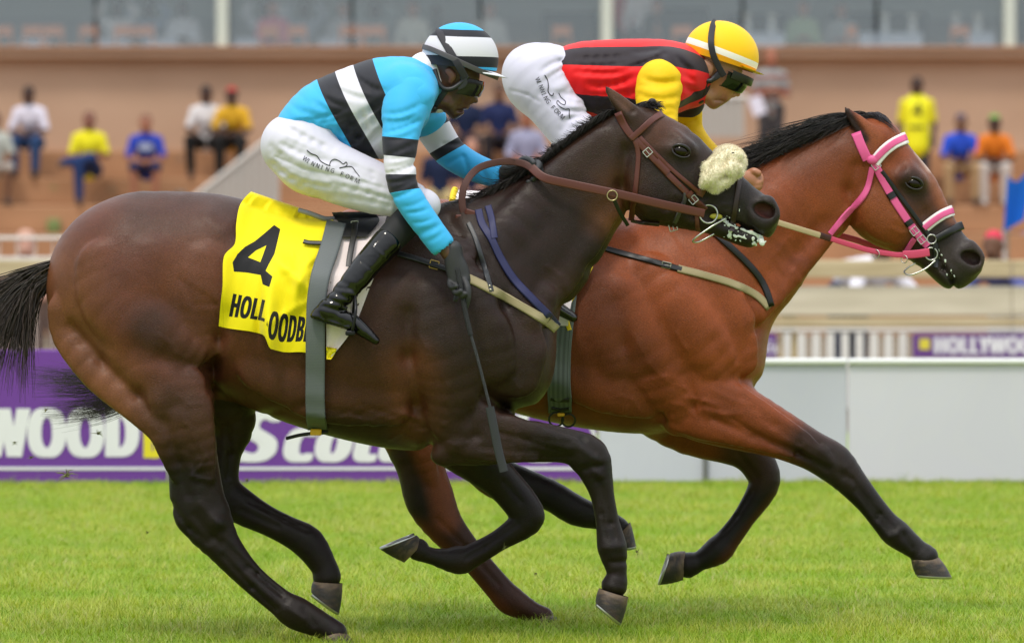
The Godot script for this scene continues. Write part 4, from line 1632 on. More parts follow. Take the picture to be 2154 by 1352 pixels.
func eye(parent: Node3D, b: Body, plane: float, px: float, py: float, r: float, lid: Color) -> void:
	for s: float in [1.0, -1.0]:
		var c := P(px, py, plane + 0.08)
		var z := b.skin(c.x, c.y, s, plane)
		if is_nan(z):
			z = plane + 0.08 * s
		var at := Vector3(c.x, c.y, z - s * r * 0.50)
		var m := MB.new()
		m.col = Color(0.010, 0.005, 0.003)
		m.ball(at, Vector3(r * 1.08, r * 0.86, r * 0.86), Basis(Vector3(0, 0, 1), -0.35), 16, 24)
		var e := put(m, "eye", vmat(0.03, 0.38), parent)
		m = MB.new()
		m.col = lid
		for w: float in [1.0, -1.0]:
			var pts := PackedVector3Array()
			var rad := PackedFloat32Array()
			for k in 17:
				var a := PI * k / 16.0
				var q := Vector3(cos(a) * r * 1.16, sin(a) * r * (0.76 if w > 0 else 0.72) * w, 0).rotated(Vector3(0, 0, 1), -0.35)
				pts.append(at + q + Vector3(0, 0, s * r * (0.40 + 0.30 * sin(a))))
				rad.append(r * (0.05 + 0.12 * pow(sin(a), 0.7)) * (1.2 if w > 0 else 0.75))
			m.tube(pts, rad, 8, 0.8)
		put(m, "eyelid", vmat(0.35), e)

func build_near_horse() -> void:
	var b := Body.new()
	near_body = b
	var z := NEAR_Z
	var blk := Color(0.020, 0.0125, 0.010)
	# trunk
	chain(b, z, [[292, 604, 196, 0, 0.78], [345, 600, 190, 0, 0.80], [450, 602, 184, 0, 0.82], [600, 662, 210, 0, 0.80], [750, 690, 234, 0, 0.78], [880, 700, 248, 0, 0.70], [950, 712, 205, 0, 0.76]], 30, false, 8)
	chain(b, z, [[330, 540, 128, 0, 0.55], [420, 520, 104, 0, 0.7], [470, 510, 86, 0, 0.8]], 40)
	chain(b, z, [[960, 690, 186, 0, 0.86], [1010, 730, 146, 0.02, 1.0], [1072, 775, 80, 0.03, 1.35]], 40)
	chain(b, z, [[960, 690, 186, 0, 0.86], [1010, 730, 146, -0.02, 1.0], [1072, 775, 80, -0.03, 1.35]], 40)
	# withers and neck
	chain(b, z, [[880, 560, 100, 0, 0.45], [955, 535, 88, 0, 0.4]], 36)
	chain(b, z, [[985, 600, 178, 0, 0.72], [1110, 526, 143, 0, 0.52], [1206, 428, 110, 0, 0.48], [1270, 362, 95, 0, 0.52], [1322, 310, 80, 0, 0.6]], 40, false, 8)
	# head
	chain(b, z, [[1350, 290, 66, 0, 0.82], [1390, 352, 102, 0, 0.54], [1442, 372, 79, 0, 0.66], [1500, 402, 66, 0, 0.62], [1556, 432, 50, 0, 0.74], [1600, 451, 40, 0, 0.92]], 26)
	chain(b, z, [[1368, 392, 76, 0, 0.76], [1392, 402, 72, 0, 0.80], [1440, 440, 42, 0, 1.0], [1500, 470, 24, 0, 1.5], [1552, 494, 20, 0, 1.7], [1576, 501, 20, 0, 1.7]], 16)
	chain(b, z, [[1596, 462, 36, 0, 1.0], [1603, 476, 28, 0, 1.2]], 14)
	chain(b, z, [[1420, 300, 24, 0.075, 0.9], [1446, 312, 18, 0.075, 0.9]], 24)     # brow
	chain(b, z, [[1420, 300, 24, -0.075, 0.9], [1446, 312, 18, -0.075, 0.9]], 24)
	for s: float in [1.0, -1.0]:
		chain(b, z, [[1614, 430, 20, 0.040 * s, 0.8], [1626, 452, 16, 0.044 * s, 0.8], [1606, 468, 15, 0.05 * s, 0.7], [1588, 446, 13, 0.052 * s, 0.7], [1614, 430, 18, 0.042 * s, 0.8]], 12)   # wing of the nostril
		chain(b, z, [[1594, 437, 11, 0.068 * s, 1.2], [1606, 441, 15, 0.060 * s, 1.4], [1616, 446, 14, 0.050 * s, 1.3]], 7, true)
		chain(b, z, [[1346, 262, 30, 0.05 * s, 0.8], [1326, 240, 22, 0.062 * s, 0.7], [1300, 212, 15, 0.066 * s, 0.6], [1282, 192, 8, 0.066 * s, 0.6], [1273, 180, 2, 0.064 * s, 0.6]], 10)   # ear
		chain(b, z, [[1330, 232, 9, 0.085 * s, 0.7], [1306, 209, 8, 0.083 * s, 0.7], [1288, 192, 4, 0.076 * s, 0.7]], 5, true)
		chain(b, z, [[1414, 286, 16, 0.105 * s, 0.8]], 26, true)    # hollow above the eye
	# hind legs
	chain(b, z, [[322, 735, 138, 0.10, 0.72], [372, 868, 79, 0.15, 0.85], [404, 968, 54, 0.15, 0.8], [419, 1045, 52, 0.15, 0.68], [430, 1088, 56, 0.15, 0.58], [470, 1150, 38, 0.15, 0.70], [525, 1213, 29, 0.14, 0.8], [588, 1266, 29, 0.14, 0.85], [624, 1290, 35, 0.14, 0.85], [680, 1317, 27, 0.14, 0.95], [703, 1332, 27, 0.14, 0.95]], 34)
	chain(b, z, [[380, 985, 22, 0.15, 0.8], [380, 1050, 24, 0.15, 0.7], [392, 1090, 24, 0.15, 0.8]], 14)
	chain(b, z, [[455, 1098, 20, 0.178, 0.9]], 16)
	chain(b, z, [[430, 760, 110, -0.10, 0.8], [482, 880, 56, -0.14, 0.9], [468, 950, 40, -0.14, 0.9], [460, 1025, 44, -0.14, 0.7], [505, 1064, 38, -0.14, 0.7], [560, 1094, 31, -0.14, 0.8], [604, 1116, 31, -0.14, 0.85], [648, 1142, 35, -0.14, 0.85], [680, 1190, 28, -0.14, 0.95], [687, 1212, 30, -0.14, 0.95]], 30)
	# fore legs
	chain(b, z, [[930, 860, 90, 0.11, 0.75], [1000, 898, 80, 0.13, 0.75], [1085, 922, 49, 0.15, 0.85], [1195, 938, 37, 0.15, 0.9], [1238, 960, 43, 0.15, 0.8], [1256, 1000, 33, 0.15, 0.85], [1268, 1045, 25, 0.15, 0.9], [1278, 1098, 25, 0.15, 0.85], [1288, 1152, 31, 0.15, 0.9], [1298, 1206, 21, 0.15, 1.0], [1293, 1230, 28, 0.15, 1.0]], 24)
	chain(b, z, [[935, 945, 36, 0.16, 0.7], [1000, 935, 40, 0.165, 0.7], [1090, 945, 24, 0.17, 0.8], [1160, 950, 14, 0.17, 0.8]], 16)
	chain(b, z, [[960, 930, 60, -0.10, 0.8], [1050, 1008, 40, -0.14, 0.85], [1100, 1066, 37, -0.14, 0.8], [1108, 1095, 33, -0.14, 0.85], [1050, 1136, 23, -0.14, 0.8], [990, 1170, 26, -0.14, 0.85], [964, 1178, 30, -0.14, 0.9], [910, 1169, 19, -0.14, 1.0], [880, 1156, 24, -0.14, 1.0]], 24)
	for q: Array in [
		[[[320, 560, 60], [290, 600, 70], [258, 630, 60]], 0.004], [[[212, 560, 52], [244, 636, 74], [322, 706, 66], [404, 752, 38]], 0.016], [[[128, 650, 30], [150, 705, 42], [214, 782, 46], [290, 856, 36], [338, 914, 22]], 0.013],
		[[[430, 560, 44], [418, 610, 60], [408, 668, 66], [424, 738, 42]], 0.011], [[[900, 640, 46], [926, 720, 72], [946, 800, 72], [934, 885, 42]], 0.018], [[[958, 520, 34], [996, 600, 48], [1026, 684, 50], [1040, 764, 38]], 0.013],
		[[[1084, 640, 36], [1104, 716, 50], [1092, 790, 46]], 0.014], [[[1290, 436, 24], [1232, 516, 38], [1162, 606, 44], [1100, 690, 40]], 0.011], [[[1268, 300, 30], [1200, 366, 46], [1118, 446, 54], [1040, 520, 44]], 0.009],
		[[[560, 770, 60], [690, 806, 84], [820, 836, 62]], 0.007], [[[1346, 346, 34], [1366, 398, 54], [1402, 432, 32]], 0.006], [[[620, 620, 60], [740, 640, 70], [840, 640, 60]], 0.006]]:
		muscle(b, z, q[0], q[1], 16.0)
	for q: Array in [[[[398, 800, 42], [404, 870, 45], [424, 950, 30], [436, 1004, 16]], 0.012], [[[336, 846, 36], [346, 912, 32], [374, 996, 20]], 0.010], [[[1008, 876, 36], [1082, 900, 33], [1152, 922, 21], [1212, 936, 13]], 0.010], [[[966, 930, 32], [1040, 946, 27], [1124, 956, 16]], 0.010]]:
		muscle(b, z, q[0], q[1], 7.0, 1)
	set_muscles(b, z)
	# muscle lines
	line(b, z, [[290, 728], [352, 752], [414, 766], [450, 776]], 22, 7)
	line(b, z, [[478, 660], [462, 710], [448, 765], [442, 815]], 16, 10)
	line(b, z, [[150, 690], [215, 762], [290, 832], [345, 890]], 15, 11)
	line(b, z, [[440, 452], [466, 478]], 24, -8)
	for k in 5:
		line(b, z, [[380 + k * 13, 585 + k * 8], [412 + k * 11, 640], [436 + k * 7, 705]], 4.5, 3.6)
	line(b, z, [[345, 880], [378, 970], [396, 1040]], 10, 5.0, 0.05)
	line(b, z, [[400, 900], [436, 960], [440, 975], [420, 985]], 4, -2.4, 0.05)
	line(b, z, [[436, 960], [404, 1000], [440, 1010]], 3.4, -2.2, 0.05)
	line(b, z, [[410, 1085], [448, 1130]], 10, 5.0, 0.05)
	line(b, z, [[448, 1128], [520, 1196], [590, 1250]], 7, 5.0, 0.05)
	line(b, z, [[470, 1166], [530, 1234], [580, 1280]], 6, 5.0, 0.05)
	line(b, z, [[500, 1080], [580, 1116]], 7, 4, -0.6, 0.0)
	line(b, z, [[858, 660], [860, 750], [876, 850], [906, 935]], 20, 13)
	line(b, z, [[1024, 828], [1056, 856], [1110, 868]], 14, 14)
	line(b, z, [[1010, 940], [1090, 950], [1200, 958]], 7, 5.0, 0.05)
	line(b, z, [[990, 870], [1000, 915], [960, 960]], 12, 5.0, 0.05)
	line(b, z, [[1222, 925], [1250, 950]], 7, 5.0, 0.05)
	line(b, z, [[1228, 985], [1262, 978]], 7, 5.0, 0.05)
	line(b, z, [[1262, 1010], [1284, 1100], [1292, 1130]], 6, 5.0, 0.05)
	# tendons and small bones of the legs
	line(b, z, [[470, 1136], [540, 1206], [604, 1262]], 4.5, 4, 0.05)
	line(b, z, [[1256, 1010], [1266, 1080], [1276, 1130]], 4.5, 4, 0.05)
	line(b, z, [[1226, 940], [1256, 966]], 9, -5, 0.05)
	line(b, z, [[1246, 985], [1262, 1000]], 7, -4, 0.05)
	line(b, z, [[1270, 1150], [1304, 1148]], 9, -4, 0.05)
	line(b, z, [[1284, 1180], [1312, 1180]], 6, 4.0, 0.05)
	line(b, z, [[1096, 915], [1150, 925], [1200, 930]], 6, 4.0, 0.05)
	line(b, z, [[1040, 905], [1110, 925], [1180, 948]], 5, 4.0, 0.05)
	line(b, z, [[1020, 960], [1100, 962], [1180, 962]], 4, 3.0, 0.05)
	line(b, z, [[606, 1276], [640, 1300]], 8, -4, 0.05)
	line(b, z, [[640, 1280], [662, 1312]], 6, 4.0, 0.05)
	line(b, z, [[360, 1060], [400, 1110], [440, 1140]], 8, 5.0, 0.05)
	line(b, z, [[425, 1060], [462, 1100]], 10, -6, 0.05)
	line(b, z, [[1060, 1020], [1098, 1064]], 5, 4, -0.6, 0.0)
	line(b, z, [[1090, 1110], [1020, 1160], [980, 1182]], 5, 4, -0.6, 0.0)
	line(b, z, [[940, 1160], [900, 1158]], 5, 4, -0.6, 0.0)
	line(b, z, [[515, 1062], [590, 1100], [640, 1126]], 5, 4, -0.6, 0.0)
	line(b, z, [[470, 900], [476, 960], [470, 1010]], 6, 5, -0.6, 0.0)
	# veins
	for q: Array in [[[420, 960], [404, 985], [414, 1010]], [[436, 950], [424, 980], [404, 996]], [[424, 980], [446, 976]], [[408, 1000], [440, 1008], [452, 1004]], [[330, 700], [360, 720], [372, 742], [400, 752]], [[400, 770], [430, 800], [434, 830]], [[380, 830], [400, 850], [430, 846]], [[386, 870], [392, 890], [410, 900]],
			[[985, 930], [960, 935], [944, 930]], [[920, 880], [934, 892], [950, 884]], [[930, 790], [944, 810], [940, 840], [952, 862]], [[880, 700], [900, 730], [896, 760]], [[1080, 800], [1094, 816], [1090, 832]], [[1150, 560], [1180, 580], [1190, 604]], [[1090, 620], [1110, 650]],
			[[600, 860], [660, 880], [740, 876], [800, 890]], [[820, 880], [850, 870], [880, 880]], [[1460, 430], [1490, 420], [1510, 424]], [[1380, 440], [1400, 450], [1420, 446]], [[1500, 440], [1520, 430], [1540, 432]]]:
		line(b, z, q, 4.0, -2.6)
	# striations of the thigh and shoulder
	line(b, z, [[1290, 470], [1240, 560], [1180, 640], [1130, 700]], 18, 6)
	line(b, z, [[945, 470], [1005, 560], [1060, 640], [1130, 715]], 20, 10)
	line(b, z, [[1318, 318], [1306, 390], [1330, 455]], 16, 12)
	line(b, z, [[1425, 408], [1480, 428], [1530, 446]], 8, -4)
	line(b, z, [[1405, 430], [1460, 452], [1520, 462]], 12, 4)
	line(b, z, [[1455, 345], [1500, 380], [1540, 410]], 14, 4)
	line(b, z, [[1524, 459], [1556, 472], [1586, 484], [1612, 500]], 5, 8)
	line(b, z, [[1560, 430], [1576, 470]], 7, 3)
	for k in 7:
		line(b, z, [[700 + k * 24, 880 + k * 4], [760 + k * 22, 850 + k * 8], [800 + k * 16, 860 + k * 6]], 5, 2.2)
	line(b, z, [[865, 790], [880, 860], [860, 900], [820, 925]], 3.5, -2.5)
	line(b, z, [[560, 870], [640, 850], [760, 870], [860, 850]], 9, 4)
	var m := MB.new()
	b.mesh(0.0072, m)
	var root := thing("horse", "dark bay racehorse galloping nearest the camera under the rider in blue silks", "horse", Vector3(P(700, 0, z).x, 0, z))
	var tan := Color(0.27, 0.10, 0.042)
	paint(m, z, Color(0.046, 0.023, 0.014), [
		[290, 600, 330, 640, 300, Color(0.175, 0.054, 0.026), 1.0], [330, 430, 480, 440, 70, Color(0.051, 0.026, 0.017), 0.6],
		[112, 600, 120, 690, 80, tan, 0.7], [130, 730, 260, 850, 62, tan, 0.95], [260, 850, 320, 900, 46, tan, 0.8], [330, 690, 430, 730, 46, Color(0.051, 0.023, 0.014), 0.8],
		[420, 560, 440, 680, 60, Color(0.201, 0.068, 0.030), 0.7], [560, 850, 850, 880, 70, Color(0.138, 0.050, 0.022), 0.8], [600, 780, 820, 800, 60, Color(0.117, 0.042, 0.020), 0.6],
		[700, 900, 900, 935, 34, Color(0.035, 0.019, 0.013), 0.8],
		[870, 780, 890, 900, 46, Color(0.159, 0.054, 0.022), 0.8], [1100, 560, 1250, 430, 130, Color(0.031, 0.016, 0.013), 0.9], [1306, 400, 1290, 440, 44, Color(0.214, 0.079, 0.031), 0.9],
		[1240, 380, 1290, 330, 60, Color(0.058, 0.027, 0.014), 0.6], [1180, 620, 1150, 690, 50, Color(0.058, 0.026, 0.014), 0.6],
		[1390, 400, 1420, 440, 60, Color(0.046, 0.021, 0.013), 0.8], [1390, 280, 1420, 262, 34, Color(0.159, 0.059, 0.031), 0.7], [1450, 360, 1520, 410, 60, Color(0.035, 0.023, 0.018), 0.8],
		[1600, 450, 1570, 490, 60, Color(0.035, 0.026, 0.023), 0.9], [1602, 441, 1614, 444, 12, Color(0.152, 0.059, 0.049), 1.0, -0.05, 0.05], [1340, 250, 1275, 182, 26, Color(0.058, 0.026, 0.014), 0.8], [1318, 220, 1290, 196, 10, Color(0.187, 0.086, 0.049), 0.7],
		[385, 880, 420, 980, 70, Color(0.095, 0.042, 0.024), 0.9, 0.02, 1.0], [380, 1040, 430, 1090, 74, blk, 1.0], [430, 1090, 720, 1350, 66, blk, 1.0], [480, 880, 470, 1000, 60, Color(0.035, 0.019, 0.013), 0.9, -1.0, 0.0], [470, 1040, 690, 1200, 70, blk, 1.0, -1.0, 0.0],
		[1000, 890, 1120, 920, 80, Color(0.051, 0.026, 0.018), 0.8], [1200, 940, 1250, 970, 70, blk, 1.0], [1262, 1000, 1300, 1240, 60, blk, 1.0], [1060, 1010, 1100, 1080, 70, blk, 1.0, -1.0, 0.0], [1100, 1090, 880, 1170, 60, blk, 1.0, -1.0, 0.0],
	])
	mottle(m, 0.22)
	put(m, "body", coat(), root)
	eye(root, b, z, 1433, 318, 0.027, Color(0.014, 0.011, 0.010))
	hoof(root, z + 0.14, Vector2(722, 1324), Vector2(672, 1342), Vector2(752, 1362), Vector2(686, 1364))
	hoof(root, z - 0.14, Vector2(720, 1227), Vector2(655, 1222), Vector2(713, 1289), Vector2(651, 1243))
	hoof(root, z + 0.15, Vector2(1322, 1256), Vector2(1257, 1236), Vector2(1307, 1311), Vector2(1250, 1264))
	hoof(root, z - 0.14, Vector2(850, 1183), Vector2(890, 1142), Vector2(801, 1156), Vector2(880, 1124))
	# tail and mane
	var rng := RandomNumberGenerator.new()
	rng.seed = 41
	m = MB.new()
	for k in 1150:
		var u := rng.randf()
		var w := rng.randf()
		var a := P(133 + rng.randf_range(-12, 10), 545 + u * 40, z + rng.randf_range(-0.045, 0.045))
		var ex := rng.randf_range(-150, 95) * (0.45 + 0.55 * w)
		var ey := 640 + 150 * u + rng.randf_range(-40, 50) + maxf(0.0, ex) * 0.4
		var bb := P(80 + rng.randf_range(-12, 18), 548 + u * 36, z + rng.randf_range(-0.06, 0.06))
		var cc := P(lerpf(60, ex, 0.55) - 8, lerpf(575, ey, 0.4) + rng.randf_range(-14, 14), z + rng.randf_range(-0.09, 0.09))
		var dd := P(ex, ey, z + rng.randf_range(-0.12, 0.12))
		var c := Color(0.020, 0.015, 0.013).lerp(Color(0.10, 0.06, 0.042), rng.randf() * rng.randf())
		strand(m, bezier(a, bb, cc, dd, 9), rng.randf_range(0.0015, 0.0034), c)
	put(m, "tail", vmat(0.42, 0.5), root)
	m = MB.new()
	var crest := [[925, 446], [985, 436], [1030, 410], [1080, 380], [1130, 346], [1180, 306], [1230, 268], [1280, 232], [1330, 222]]
	for k in 900:
		var f := rng.randf() * 7.99
		var i := int(f)
		var px := lerpf(crest[i][0], crest[i + 1][0], f - i)
		var py := lerpf(crest[i][1], crest[i + 1][1], f - i)
		var thick := 1.0 if f < 4.5 else 0.35
		var zz := z + rng.randf_range(-0.02, 0.022)
		var a := P(px, py + 16, zz)
		var l := rng.randf_range(20, 75) * thick + 8
		var down := rng.randf_range(-0.2, 0.9)
		var bb := P(px - l * 0.2, py - rng.randf_range(-4, 16) * thick - 2, zz + rng.randf_range(0.0, 0.02))
		var cc := P(px - l * 0.7, py - rng.randf_range(-8, 10) * thick + l * 0.25, zz + rng.randf_range(0.0, 0.05) * thick)
		var dd := P(px - l, py + l * down, zz + rng.randf_range(-0.01, 0.07) * thick)
		strand(m, bezier(a, bb, cc, dd, 6), rng.randf_range(0.0016, 0.0036), Color(0.012, 0.010, 0.010).lerp(Color(0.04, 0.028, 0.022), rng.randf() * 0.6))
	for k in 1500:
		var f := rng.randf_range(3.6, 7.4)
		var i := int(f)
		var px := lerpf(crest[i][0], crest[i + 1][0], f - i)
		var py := lerpf(crest[i][1], crest[i + 1][1], f - i)
		var zz := z + rng.randf_range(-0.03, 0.034)
		var l := rng.randf_range(16, 34)
		var a := P(px, py + 10, zz)
		var dd := P(px - l, py + l * rng.randf_range(0.55, 1.0), zz + rng.randf_range(0.0, 0.02))
		strand(m, bezier(a, P(px - l * 0.2, py - 4, zz), P(px - l * 0.6, py + l * 0.2 - 3, zz + 0.01), dd, 4), rng.randf_range(0.0016, 0.003), Color(0.012, 0.010, 0.010).lerp(Color(0.035, 0.026, 0.022), rng.randf() * 0.5))
	for q: Array in [[1372, 214, 9], [1158, 316, 8], [1384, 222, 6], [1164, 306, 6]]:      # small plaits left standing
		m.col = Color(0.014, 0.011, 0.010)
		var c := P(q[0], q[1], z + 0.012)
		m.ball(c, Vector3(q[2], q[2] * 0.85, q[2]) * S(z))
	for k in 140:
		var a := P(1338 + rng.randf_range(-8, 40), 224 + rng.randf_range(0, 8), z + rng.randf_range(-0.03, 0.03))
		var dd := P(1372 + rng.randf_range(-14, 30), 222 + rng.randf_range(-10, 14), z + rng.randf_range(-0.04, 0.05))
		strand(m, bezier(a, a.lerp(dd, 0.3) + Vector3(0, 0.012, 0), a.lerp(dd, 0.7) + Vector3(0, 0.012, 0), dd, 5), 0.0025, Color(0.013, 0.011, 0.010))
	put(m, "mane", vmat(0.5, 0.4), root)
func build_far_horse() -> void:
	var b := Body.new()
	far_body = b
	var z := FAR_Z
	var blk := Color(0.018, 0.013, 0.011)
	# trunk, mostly behind the other horse
	chain(b, z, [[790, 600, 170, 0, 0.80], [860, 590, 172, 0, 0.82], [950, 600, 178, 0, 0.82], [1090, 655, 204, 0, 0.80], [1240, 680, 220, 0, 0.78], [1370, 690, 222, 0, 0.70], [1420, 700, 180, 0, 0.80]], 30, false, 7)
	for s: float in [1.0, -1.0]:
		chain(b, z, [[1420, 670, 172, 0.0, 0.86], [1480, 720, 118, 0.03 * s, 1.1], [1525, 770, 70, 0.04 * s, 1.4]], 40)
	chain(b, z, [[1370, 560, 96, 0, 0.45], [1440, 535, 86, 0, 0.42]], 36)
	chain(b, z, [[1470, 590, 165, 0, 0.75], [1545, 540, 150, 0, 0.58], [1640, 452, 119, 0, 0.50], [1737, 388, 101, 0, 0.50], [1800, 335, 80, 0, 0.58], [1830, 312, 66, 0, 0.65]], 40, false, 8)
	# head
	chain(b, z, [[1838, 320, 66, 0, 0.8], [1874, 368, 70, 0, 0.74], [1912, 412, 68, 0, 0.70], [1948, 462, 56, 0, 0.68], [1992, 518, 45, 0, 0.78], [2024, 546, 43, 0, 0.92]], 26)
	chain(b, z, [[1858, 432, 80, 0, 0.66], [1872, 448, 74, 0, 0.70], [1912, 492, 48, 0, 0.85], [1958, 542, 29, 0, 1.2], [1988, 572, 27, 0, 1.4], [1996, 582, 24, 0, 1.4]], 16)
	chain(b, z, [[2024, 556, 42, 0, 1.0], [2016, 576, 31, 0, 1.1]], 14)
	for s: float in [1.0, -1.0]:
		chain(b, z, [[1908, 366, 24, 0.075 * s, 0.9], [1932, 378, 18, 0.075 * s, 0.9]], 24)
		chain(b, z, [[2040, 522, 18, 0.040 * s, 0.8], [2058, 542, 15, 0.044 * s, 0.8], [2046, 562, 15, 0.05 * s, 0.7], [2022, 544, 13, 0.052 * s, 0.7], [2040, 522, 17, 0.042 * s, 0.8]], 12)
		chain(b, z, [[2032, 538, 10, 0.066 * s, 1.2], [2042, 542, 14, 0.058 * s, 1.4], [2050, 546, 13, 0.048 * s, 1.3]], 7, true)
		chain(b, z, [[1846, 292, 28, 0.05 * s, 0.8], [1826, 276, 20, 0.062 * s, 0.7], [1802, 254, 15, 0.066 * s, 0.55], [1786, 236, 8, 0.064 * s, 0.5], [1778, 225, 2, 0.062 * s, 0.5]], 10)
		chain(b, z, [[1812, 274, 8, 0.085 * s, 0.7], [1794, 252, 7, 0.080 * s, 0.7], [1783, 236, 4, 0.073 * s, 0.7]], 5, true)
		chain(b, z, [[1890, 340, 15, 0.105 * s, 0.8]], 26, true)
	# hind legs
	chain(b, z, [[800, 720, 120, 0.10, 0.75], [845, 860, 74, 0.15, 0.85], [882, 975, 51, 0.15, 0.8], [904, 1050, 52, 0.15, 0.65], [938, 1110, 40, 0.15, 0.7], [1000, 1180, 29, 0.14, 0.8], [1050, 1238, 29, 0.14, 0.85], [1076, 1264, 31, 0.14, 0.85], [1120, 1287, 22, 0.14, 0.95], [1142, 1298, 23, 0.14, 0.95]], 30)
	chain(b, z, [[880, 760, 105, -0.10, 0.8], [960, 900, 62, -0.14, 0.85], [1020, 985, 44, -0.14, 0.8], [1062, 1012, 44, -0.14, 0.65], [1150, 1038, 33, -0.14, 0.8], [1212, 1074, 32, -0.14, 0.85], [1270, 1092, 24, -0.14, 0.95], [1300, 1112, 25, -0.14, 0.95]], 30)
	# fore legs
	chain(b, z, [[1415, 800, 100, 0.11, 0.75], [1480, 828, 92, 0.12, 0.75], [1560, 876, 66, 0.15, 0.8], [1640, 912, 50, 0.15, 0.85], [1706, 946, 42, 0.15, 0.9], [1754, 974, 42, 0.15, 0.8], [1792, 1014, 33, 0.15, 0.85], [1830, 1058, 27, 0.15, 0.85], [1862, 1098, 27, 0.15, 0.85], [1886, 1122, 30, 0.15, 0.9], [1930, 1156, 23, 0.15, 1.0], [1946, 1172, 29, 0.15, 1.0]], 26)
	chain(b, z, [[1430, 880, 40, 0.16, 0.7], [1520, 905, 34, 0.165, 0.75], [1630, 938, 20, 0.165, 0.8], [1690, 960, 14, 0.165, 0.8]], 16)
	chain(b, z, [[1380, 850, 70, -0.10, 0.8], [1450, 905, 52, -0.13, 0.85], [1560, 942, 42, -0.14, 0.85], [1600, 984, 37, -0.14, 0.8], [1606, 1024, 32, -0.14, 0.85], [1566, 1088, 24, -0.14, 0.85], [1532, 1134, 26, -0.14, 0.85], [1510, 1158, 30, -0.14, 0.9], [1472, 1180, 21, -0.14, 1.0], [1448, 1188, 28, -0.14, 1.0]], 24)
	for q: Array in [[[[1300, 630, 50], [1346, 716, 64], [1398, 800, 60], [1432, 874, 36]], 0.016], [[[1366, 576, 44], [1424, 650, 54], [1484, 728, 50], [1530, 790, 34]], 0.014], [[[1496, 590, 42], [1540, 676, 50], [1556, 756, 40]], 0.013],
		[[[1780, 440, 20], [1712, 508, 34], [1642, 580, 42], [1584, 650, 36]], 0.011], [[[1770, 332, 30], [1690, 398, 44], [1612, 458, 50], [1540, 522, 44]], 0.009], [[[1840, 430, 36], [1866, 456, 50], [1900, 486, 30]], 0.005], [[[1190, 770, 60], [1280, 800, 70], [1350, 830, 50]], 0.008], [[[1230, 600, 50], [1270, 680, 60], [1290, 750, 46]], 0.006]]:
		muscle(b, z, q[0], q[1], 14.0)
	for q: Array in [[[[1510, 826, 46], [1600, 880, 36], [1690, 930, 23], [1742, 962, 14]], 0.011], [[[1450, 884, 36], [1560, 914, 27], [1664, 948, 16]], 0.010], [[[860, 880, 40], [884, 950, 32], [902, 1010, 20]], 0.010]]:
		muscle(b, z, q[0], q[1], 7.0, 1)
	set_muscles(b, z)
	# muscle lines
	line(b, z, [[1290, 640], [1310, 720], [1360, 790], [1400, 870], [1440, 905]], 20, 6)
	line(b, z, [[1500, 720], [1540, 790], [1600, 812]], 17, 6)
	line(b, z, [[1590, 690], [1570, 720]], 12, 6)
	line(b, z, [[1560, 835], [1630, 890], [1720, 935]], 9, 5.0, 0.05)
	line(b, z, [[1500, 880], [1580, 918], [1680, 950], [1740, 985]], 8, 5.0, 0.05)
	line(b, z, [[1440, 790], [1460, 850], [1430, 890]], 12, 5.0, 0.05)
	line(b, z, [[1748, 955], [1776, 1000]], 8, 5.0, 0.05)
	line(b, z, [[1790, 1005], [1850, 1080], [1880, 1110]], 6, 5.0, 0.05)
	line(b, z, [[1560, 960], [1600, 1010]], 7, 4, -0.6, 0.0)
	line(b, z, [[1730, 470], [1680, 540], [1630, 610]], 18, 6)
	line(b, z, [[1805, 350], [1788, 400], [1790, 460]], 16, 12)
	line(b, z, [[1770, 460], [1720, 500], [1690, 530]], 12, 5)
	line(b, z, [[1890, 460], [1930, 490], [1960, 520]], 8, -4)
	line(b, z, [[1880, 500], [1920, 520], [1960, 545]], 12, 4)
	line(b, z, [[1925, 410], [1950, 450], [1985, 500]], 14, 4)
	line(b, z, [[1975, 540], [1990, 565], [2008, 590], [2014, 605]], 5, 7)
	line(b, z, [[1360, 760], [1400, 800], [1440, 815], [1465, 850], [1470, 870]], 3.4, -2.6)
	line(b, z, [[1440, 835], [1480, 842], [1505, 850]], 4, -3)
	line(b, z, [[1400, 845], [1430, 850], [1470, 880]], 3.4, -2.4)
	line(b, z, [[1300, 830], [1330, 840], [1350, 870]], 3.4, -2.4)
	line(b, z, [[1640, 560], [1660, 590], [1645, 640]], 3.4, -2.4)
	line(b, z, [[1600, 880], [1680, 930], [1740, 965]], 5, 4.0, 0.05)
	line(b, z, [[1540, 880], [1620, 930], [1700, 965]], 5, 4.0, 0.05)
	line(b, z, [[1740, 960], [1770, 984]], 9, -5, 0.05)
	line(b, z, [[1800, 1030], [1846, 1090], [1872, 1116]], 4.5, 4, 0.05)
	line(b, z, [[1870, 1130], [1900, 1112]], 8, -4, 0.05)
	line(b, z, [[1896, 1118], [1918, 1150]], 6, 4.0, 0.05)
	line(b, z, [[1590, 1040], [1556, 1096], [1530, 1128]], 5, 4, -0.6, 0.0)
	line(b, z, [[920, 1090], [980, 1150], [1050, 1230]], 5, 4, 0.0, 1.0)
	line(b, z, [[870, 960], [900, 1020]], 8, 5, 0.0, 1.0)
	for q: Array in [[[1360, 800], [1400, 790], [1430, 800]], [[1420, 700], [1440, 730], [1436, 760]], [[1690, 540], [1672, 570], [1690, 600]], [[1660, 500], [1640, 530]], [[1880, 480], [1900, 490], [1920, 486]], [[1940, 440], [1950, 470], [1966, 480]], [[1930, 540], [1950, 530]], [[1330, 700], [1350, 740]], [[1480, 860], [1520, 870], [1560, 868]], [[1500, 820], [1540, 840], [1580, 850]]]:
		line(b, z, q, 4.0, -2.4)
	for k in 8:
		line(b, z, [[1640 + k * 9, 600 - k * 16], [1620 + k * 10, 570 - k * 16]], 5, 1.6)
	var m := MB.new()
	b.mesh(0.0075, m)
